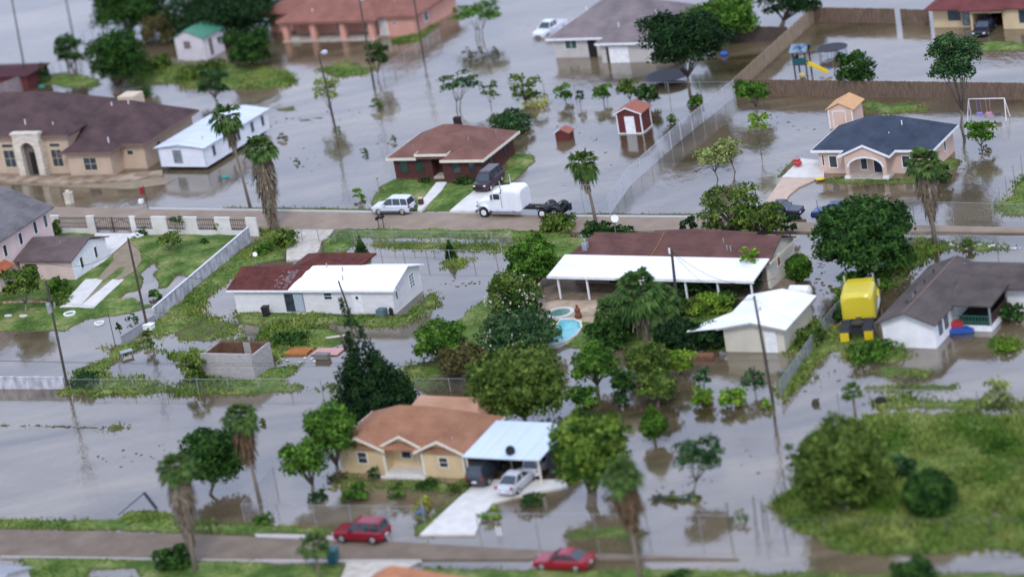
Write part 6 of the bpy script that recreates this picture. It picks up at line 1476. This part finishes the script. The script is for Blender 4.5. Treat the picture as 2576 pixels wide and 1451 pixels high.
tree('yellow green tree below the fan palm', 1620, 905, 46, 44, (1630, 985), 'olive', n=11)
tree('lime tree right of the yellow green tree', 1707, 905, 32, 36, (1715, 955), 'lime', n=8)
tree('wide olive tree at the water edge below the fan palm', 1650, 965, 48, 34, (1658, 1022), 'olive', n=10)
tree('thin blue green tree left of the citrus bushes', 1765, 945, 24, 26, (1775, 985), 'blue', n=6, cover=1.8, tr=.05)
tree('thin grey green tree above the citrus bushes', 1895, 955, 28, 28, (1903, 995), 'blue', n=7, cover=1.5, tr=.05)
bush('dark green bush, left of two under the tree group', 1468, 998, 34, 28, 'mid', n=7)
bush('dark green bush, right of two under the tree group', 1562, 1002, 20, 22, 'dark', n=5)
bush('lime green round citrus bush, left of a pair in water', 1765, 998, 26, 28, 'lime', n=7, cover=3.2)
bush('lime green round citrus bush, right of a pair in water', 1843, 1000, 30, 28, 'lime', n=7, cover=3.2)
bush('very small lime bush near the dark utility pole', 1925, 1019, 14, 14, 'lime', n=4)
tree('sparse green tree leaning right in open water', 1756, 1142, 52, 40, (1746, 1246), 'blue', n=10, cover=2, tr=.07, sway=2)
tree('bushy tree with bright yellow green tips beside the carport', 1478, 1128, 84, 92, (1484, 1275), 'tips', n=20, size=.24, trunks=2, cover=3)
tree('feathery grey green tree behind the bright tipped tree', 1535, 1085, 42, 48, (1545, 1190), 'olive', n=9, cover=2)
tree('spreading dark green tree between two shaggy palms', 540, 1145, 74, 66, (524, 1245), 'dark', n=16, size=.2, tr=.14)
tree('loose green tree at the left corner of the tan house', 832, 1078, 60, 64, (850, 1210), 'mid', n=13, cover=2.2, size=.24)
tree('lower lighter green tree left of the tan house', 766, 1150, 56, 50, (790, 1250), 'mid', n=11, cover=2, size=.24)
tree('huge bushy olive tree in the overgrown field', 2108, 1165, 112, 112, (2120, 1300), 'olive', n=26, size=.24, cover=3, tr=.22, lr=.36)
tree('thin blue green tree at the left of the huge field tree', 2000, 1150, 24, 50, (2012, 1230), 'blue', n=7, cover=1.4, tr=.06)
bush('dark blue green shrub between the two field trees', 2278, 1180, 32, 36, 'blue', n=7)


tree('tall pale weedy tree at the right edge behind the field', 2505, 985, 36, 44, (2520, 1045), 'pale', n=8, cover=1.6, tr=.05)
bush('dark green bushes at the bottom edge', 2300, 1440, 52, 40, 'dark', n=11, name='shrub')
bush('dark rounded bush at the bottom edge near the palm foot', 432, 1405, 46, 34, 'dark', n=10)
bush('small green bush at the bottom edge below the coupe', 1700, 1452, 34, 16, 'dark', n=6)
# --- left garden
tree('flowering crepe myrtle in front of the pink house', 56, 705, 46, 40, (66, 792), 'olive', n=10, tr=.09, bark=BARKG, cover=2.8)
bush('leafy green bush below the pink annex', 152, 722, 26, 26, 'mid', n=7)
bush('weedy bush at the corner of the pink annex', 152, 750, 34, 16, 'olive', n=6)
tree('small open tree on the lawn inside the gate', 426, 600, 28, 20, (430, 642), 'olive', n=6, cover=1.8, tr=.06)
tree('thin small tree in front of the iron wall panels', 445, 553, 16, 13, (452, 603), 'blue', n=5, cover=1.5, tr=.045)
tree('thin small tree at the right end of the iron wall', 560, 567, 19, 13, (566, 590), 'olive', n=5, cover=1.5, tr=.045)
bush('yellow green shrub behind the annex roof at the wall', 137, 572, 16, 24, 'olive', n=6)
bush('dark low bush beside the iron gate', 357, 582, 16, 11, 'dark', n=4); bush('dark low bush on the lawn', 513, 611, 13, 9, 'dark', n=4)
tree('little conifer in front of the diagonal wall', 298, 820, 8, 13, (303, 850), 'dark', n=5, shape='cone', tr=.04)
bush('scraggly shrub in the puddle by the block wall', 332, 800, 14, 14, 'blue', n=4, cover=1.2)
bush('green bush against the diagonal wall', 392, 740, 16, 14, 'mid', n=5)
bush('tall olive green columnar bush at the block shed', 486, 920, 28, 60, 'olive', n=9)
bush('dark weed mound behind the block shed', 735, 853, 44, 16, 'dark', n=7)
bush('tall grass mound left of the dark weed mound', 665, 865, 36, 16, 'olive', n=6)
bush('weeds piled at the utility pole by the low wall', 215, 955, 40, 22, 'blue', n=8, cover=2)
bush('climbing weeds at the foot of the pole by the block wall', 371, 850, 14, 30, 'olive', n=6, cover=2)
bush('weedy growth under the shaggy palm by the gate wall', 715, 600, 32, 26, 'olive', n=8, cover=2.4)
bush('weeds at the upper end of the diagonal wall', 660, 628, 26, 18, 'mid', n=6, cover=2.2)
# --- plants in front of the tan house
for (x, y, rx, ry, key, lab) in ((893, 1238, 34, 28, 'mid', 'green shrub in water in front of the left gable'), (997, 1236, 20, 28, 'mid', 'narrow green shrub in water in front of the porch'), (797, 1246, 24, 20, 'blue', 'blue green shrub in water left of the tan house'), (1064, 1268, 24, 22, 'yell', 'yellow leaved shrub in water near the drive'), (1075, 1218, 30, 12, 'dark', 'dark low plants below the right gable'), (1155, 1222, 26, 16, 'olive', 'olive plants at the top of the drive'), (938, 1190, 16, 18, 'blue', 'spiky shrub under the left gable window'), (850, 1200, 22, 12, 'bronze', 'brown shrubs at the left corner of the tan house'), (1338, 1258, 28, 18, 'dark', 'dark shrub in water right of the silver sedan'), (1235, 1290, 24, 16, 'lime', 'yellow green weeds along the right edge of the drive'), (664, 1303, 24, 16, 'mid', 'weeds in the corner of the yard fence'), (1060, 1300, 14, 20, 'yell', 'yellow plant at the yard fence corner')):
    bush(lab, x, y, rx, ry, key, n=6, cover=2.2)
bush('round weedy mound beside the yellow truck rear', 2190, 885, 60, 22, 'mid', n=10, cover=2.4)
bush('yellow green grass dome in the water at the right', 2535, 872, 26, 12, 'lime', n=5)
bush('tall weeds on the bank inside the chain link fence', 2260, 655, 32, 26, 'olive', n=8, cover=2)
bush('tall weeds behind the ridge of the dark roofed house', 2225, 680, 22, 22, 'olive', n=6, cover=2)
bush('weeds at the palm foot along the flooded fence', 2440, 612, 26, 14, 'olive', n=5, cover=1.8)
bush('leafy green shrub beside the green porch', 2556, 740, 28, 30, 'mid', n=8)
bush('dark shrubs below the leafy shrub at the porch', 2545, 785, 30, 24, 'dark', n=7)
for (x, y, rx, ry, lab) in ((1690, 1250, 12, 14, 'small leafy sprig at the left end of the debris in water'), (1740, 1250, 22, 10, 'low leafy tangle at the foot of the leaning tree'), (1858, 1300, 24, 16, 'yellow leafed sapling standing in water near the thin posts'), (660, 1060, 6, 8, 'tiny sprig of leaves in the water left of the cypress')):
    bush(lab, x, y, rx, ry, 'olive', n=4, cover=1.2)
bush('dark green bush at the upper right of the overgrown field', 2520, 1118, 30, 24, 'mid', n=6)
bush('blackish small bush in the upper right of the overgrown field', 2495, 1138, 22, 12, 'dark', n=5)

def blossoms(t, cx, cy, rx, ry, base, n, seed, col=(.80, .76, .62)):
    g = G(*base); k = mpp(g); r_ = np.random.default_rng(seed)
    cc = at_depth(cx, cy, g) - g; R = rx * k; H = ry * k
    d = r_.normal(size=(n, 3)); d /= np.linalg.norm(d, axis=1)[:, None]; d[:, 2] = np.abs(d[:, 2]) - .35
    cl = np.repeat(d[::4], 4, axis=0)[:n] + r_.normal(size=(n, 3)) * .09
    p = np.array([cc.x, cc.y * .6, cc.z]) + cl * np.array([R * 1.08, R * 1.08, H * 1.08])
    a = r_.normal(size=(n, 3)); a /= np.linalg.norm(a, axis=1)[:, None]; b = np.cross(a, r_.normal(size=(n, 3))); b /= np.linalg.norm(b, axis=1)[:, None]
    s = .085 * (.6 + .8 * r_.random(n))[:, None]
    V = np.stack([p - a * s, p - b * s, p + a * s, p + b * s], 1).reshape(-1, 3)
    np_mesh('blossoms', V, np.arange(n * 4).reshape(-1, 4), mat('cream_blossom', col, scale=3, rough=.8), t)
def conifer(label, cx, top, bot, w, seed):
    b = (cx + 3, bot); g = G(*b); k = mpp(g); h = (bot - top) * k / .95; W = w * k
    t = thing('conifer', label, 'conifer', (g.x, g.y, 0), 0, None); rd = random.Random(seed); lob = []
    for i in range(9):
        f = i / 8; R = W * (1.0 - f) ** .75 * (1 if f > .12 else .85); z = .15 + f * (h - .3)
        nn = 5 if R > .25 else 1
        for j in range(nn):
            a = 2 * pi * j / nn + i; q = .5 if nn > 1 else 0; r = max(.1, R * (.55 if nn > 1 else .9)); lob.append(((R * q * cos(a), R * q * sin(a), z), (r, r, h / 9)))
    foliage('crown', t, lob, 'dark', .12, 4.5, seed); MB().tube([(0, 0, -.4), (0, 0, h * .5)], [.08, .04], 6).build('trunk', BARK, t)
conifer('pointed dark conifer behind the long white house', 911, 595, 657, 24, 31)
conifer('smaller pointed dark conifer in the flooded front yard', 1133, 602, 652, 17, 32)

for q in BLOOM: blossoms(*q)
def clipped(label, cx, cy, rx, ry, base, key, seed, name='tree', size=.14, bulge=.42, low=.9, cat='tree', cover=4.2):
    g = G(*base); k = mpp(g); cc = at_depth(cx, cy, g) - g; R = rx * k; H = ry * k / .9; lob = []
    t = thing(name, label, cat, (g.x, g.y, 0)); rd = random.Random(seed)
    for i in range(7):
        f = -1 + 2 * (i + .5) / 7; w = R * (sqrt(max(.05, 1 - f * f)) if f > -bulge else low * sqrt(max(.05, 1 - f * f)))
        if name == 'topiary_tree': w = R * (1.02 - max(0, f + .35) ** 1.2 * .78) * (1 if f > -.75 else .8)
        nn = 7 if w > R * .5 else 4
        for j in range(nn):
            a = 2 * pi * j / nn + i * 1.3; r = w * rd.uniform(.40, .50); lob.append(((cc.x + w * .56 * cos(a), cc.y * .6 + w * .56 * sin(a), max(.2, cc.z + f * H * .86)), (r, r, max(r * .9, H / 7))))
    foliage('crown', t, lob, key, size, cover, seed)
    MB().tube([(0, 0, -.4), (cc.x * .5, 0, max(.3, cc.z * .5)), (cc.x, cc.y * .6, max(.6, cc.z))], [max(.1, R * .13), R * .1, R * .05], 7).build('trunk', BARK, t)
clipped('clipped egg shaped dark green topiary tree', 1641, 1050, 36, 46, (1648, 1118), 'mid', 41, name='topiary_tree')
clipped('dense dark round tree in the overgrown field', 2337, 1243, 68, 64, (2345, 1305), 'dark', 42, name='round_tree', size=.17)
clipped('round clipped dark green bush at the end of the long brown roof', 2009, 674, 35, 36, (2014, 708), 'mid', 43, name='round_bush', cat='bush')
# --- leaning cypress
def cypress():
    b = (950, 1040); g = G(*b); k = mpp(g); t = thing('cypress_tree', 'tall dark leaning cypress behind the tan house', 'tree', (g.x, g.y, 0))
    prof = [(858, 722, 3), (864, 738, 5), (871, 755, 7), (877, 772, 10), (883, 790, 14), (890, 812, 20), (894, 835, 27), (899, 860, 34), (906, 885, 42), (914, 910, 50), (922, 935, 59), (931, 960, 68), (942, 985, 78), (951, 1010, 84), (955, 1030, 80)]
    lob = []; rd = random.Random(4)
    for (x, y, w) in prof:
        p = at_depth(x, y, g) - Vector((g.x, g.y, 0)); R = w * k * 1.16 + .2
        nn = max(1, int(w / 9))
        for i in range(nn):
            a = 2 * pi * i / nn + rd.random(); q = .62 if nn > 1 else 0
            r = R * (.42 if nn > 1 else .8)
            lob.append(((p.x + R * q * cos(a), R * q * sin(a), max(.2, p.z)), (r, r, max(r * 1.1, .5))))
    foliage('crown', t, lob, 'deep', .18, 3.0, 99)
    MB().tube([(0, 0, -.4), (-.8, 0, 4), (-2.2, 0, 9)], [.3, .2, .05], 7).build('trunk', BARK, t)
cypress()

# --- washingtonia palms
FANL = mat('palm_fan_green', (.022, .060, .014), (.085, .13, .032), scale=1.5, rough=.75, spec=.08, island=.4)
FANK = mat('palm_fan_dark', (.018, .052, .012), (.07, .125, .028), scale=1.5, rough=.75, spec=.08, island=.4)
DEAD = mat('dead_palm_fronds', (.085, .065, .042), (.24, .20, .15), scale=2.5, rough=.95, spec=.05, island=.45, lo=.3, hi=.7)
DEADD = mat('dead_palm_fronds_brown', (.065, .042, .022), (.17, .115, .07), scale=2.5, rough=.95, spec=.05, island=.45, lo=.3, hi=.7)
PTR = mat('palm_trunk', (.14, .11, .08), (.23, .19, .15), scale=3, stretch=(1, 1, 5), rough=.95)
def fans(V, F, o, d, L, fr, rd, droop=.35, nseg=13, spread=2.3):
    d = d.normalized(); side = d.cross(Vector((0, 0, 1)))
    if side.length < .05: side = Vector((1, 0, 0))
    side.normalize(); up = side.cross(d)
    e = o + d * L
    k = len(V); w = .02
    V += [tuple(o + side * w), tuple(o - side * w), tuple(e)]; F.append((k, k + 1, k + 2))
    for i in range(nseg):
        a = -spread / 2 + spread * (i + .5) / nseg + rd.uniform(-.05, .05)
        r = fr * (1 - .15 * abs(a)) * rd.uniform(.85, 1.1)
        v = d * cos(a) + side * sin(a)
        tip = e + v * r - Vector((0, 0, 1)) * r * droop * rd.uniform(.6, 1.3)
        midp = e + v * r * .55 + up * r * .05
        q = side * cos(a) - d * sin(a); ww = r * spread / nseg * .8
        k = len(V); V += [tuple(e), tuple(midp + q * ww), tuple(tip), tuple(midp - q * ww)]; F.append((k, k + 1, k + 2, k + 3))
def tri_build(V, F, name, m, parent):
    me = bpy.data.meshes.new(name); me.from_pydata(V, [], F); me.update(); me.materials.append(m)
    o = bpy.data.objects.new(name, me); COL.objects.link(o); o.parent = parent; return o
def palm(label, cx, cy, r, base, skirt=None, sw=0, nf=34, seed=1, tr=.17, green=None, dead=None, low=-.5, fr=.5, bend=0):
    g = G(*base); k = mpp(g); rd = random.Random(seed)
    c = at_depth(cx, cy, g) - Vector((g.x, g.y, 0)); R = r * k * 1.25; sw *= 1.1; nf = int(nf * (1.3 if nf < 45 else .8))
    t = thing('fan_palm', label, 'palm tree', (g.x, g.y, 0))
    c.y *= .5
    pts = [Vector((0, 0, -.5)), Vector((c.x * .3 + bend, c.y * .3, c.z * .35)), Vector((c.x * .7 + bend * .6, c.y * .7, c.z * .72)), c]
    MB().tube(pts, [tr * 1.5, tr * 1.05, tr * .9, tr * .8], 9).build('trunk', PTR, t, smooth=True)
    V, F = [], []
    for i in range(nf):
        a = i * 2.399 + rd.uniform(-.2, .2); el = 1.35 - (1.35 - low) * ((i + .5) / nf) ** .8
        d = Vector((cos(a) * cos(el), sin(a) * cos(el), sin(el)))
        fans(V, F, c + Vector((0, 0, .1)), d, R * (1 - fr) * rd.uniform(.65, 1.15), R * fr * rd.uniform(.75, 1.15), rd, droop=.3 + .35 * (i / nf))
    tri_build(V, F, 'crown', green or FANL, t)
    if skirt:
        V, F = [], []
        s = at_depth(skirt[0], skirt[1], g) - Vector((g.x, g.y, 0)); s.y *= .5
        W = sw * k; n = int(300 * max(.5, (c - s).length / 3))
        for i in range(n):
            u = rd.random(); o = c.lerp(s, u * .9); a = rd.random() * 2 * pi
            ww = W * (1.0 - .45 * u) * (.55 + .5 * (1 - abs(2 * u - .6)))
            out = Vector((cos(a), sin(a), 0)); L = rd.uniform(.7, 1.5) * (1.0 + W * .25)
            m0 = o + out * ww * .55; e = o + out * ww * rd.uniform(.75, 1.15) - Vector((0, 0, L))
            q = Vector((-sin(a), cos(a), 0)) * rd.uniform(.09, .2)
            kk = len(V); V += [tuple(o), tuple(m0 + q), tuple(e), tuple(m0 - q)]; F.append((kk, kk + 1, kk + 2, kk + 3))
            if i % 3 == 0:
                q2 = q * .25; kk = len(V); V += [tuple(m0 + q2 + out * .05), tuple(m0 - q2 + out * .05), tuple(e - q2 + out * .12 - Vector((0, 0, .3))), tuple(e + q2 + out * .12 - Vector((0, 0, .3)))]; F.append((kk, kk + 1, kk + 2, kk + 3))
        tri_build(V, F, 'dead_frond_skirt', dead or DEAD, t)
    return t
palm('shaggy fan palm with long grey skirt at the left above the lower road', 446, 1165, 48, (494, 1440), (478, 1350), 40, seed=3, nf=40)
palm('fan palm with brown skirt and bare trunk behind the dark spreading tree', 606, 1040, 44, (656, 1272), (625, 1135), 36, seed=4, dead=DEADD, tr=.13, nf=38)
palm('tall fan palm with long brown skirt in front of the coupe road', 1560, 1180, 48, (1614, 1475), (1590, 1300), 42, seed=5, dead=DEADD, tr=.15, nf=40)
palm('shaggy fan palm with heavy grey skirt at the end of the gate wall', 655, 372, 42, (692, 585), (685, 560), 36, seed=6, nf=34, low=-.3)
palm('fan palm with thin trunk in front of the mobile home', 570, 288, 42, (630, 522), (586, 345), 20, seed=7, tr=.13, nf=26, fr=.55, low=-.9)
palm('slender fan palm with bare trunk on the road beside the white truck', 1464, 405, 40, (1502, 572), (1472, 450), 18, seed=8, tr=.14, nf=28, fr=.55, low=-.9)
palm('shaggy fan palm in front of the blue roofed peach house', 2318, 408, 46, (2354, 622), (2340, 535), 32, seed=9, nf=36, low=-.4)
bush('dark creeper foliage clinging right of the shaggy palm at the peach house', 2358, 436, 30, 34, 'dark', n=7)
palm('small fan palm in the water behind the overgrown field', 2143, 985, 28, (2152, 1046), None, seed=10, nf=18, tr=.1)
palm('small palm with thin arching fronds on the near verge of the lower road', 790, 1372, 42, (806, 1455), None, seed=11, nf=20, tr=.09, low=-.5)
palm('very large green fan palm in front of the white patio cover', 1604, 736, 66, (1632, 872), (1612, 800), 40, seed=12, nf=64, tr=.2, green=FANK, low=-.8, fr=.5)
palm('green fan palm crowding the right of the very large palm', 1664, 752, 44, (1676, 860), None, seed=13, nf=40, tr=.15, green=FANK, low=-.8)
palm('low spreading fan palm beside the patio slab', 1540, 786, 44, (1545, 812), None, seed=14, nf=30, tr=.12, green=FANK, low=-.2)
print('leaves', LEAFN[0])
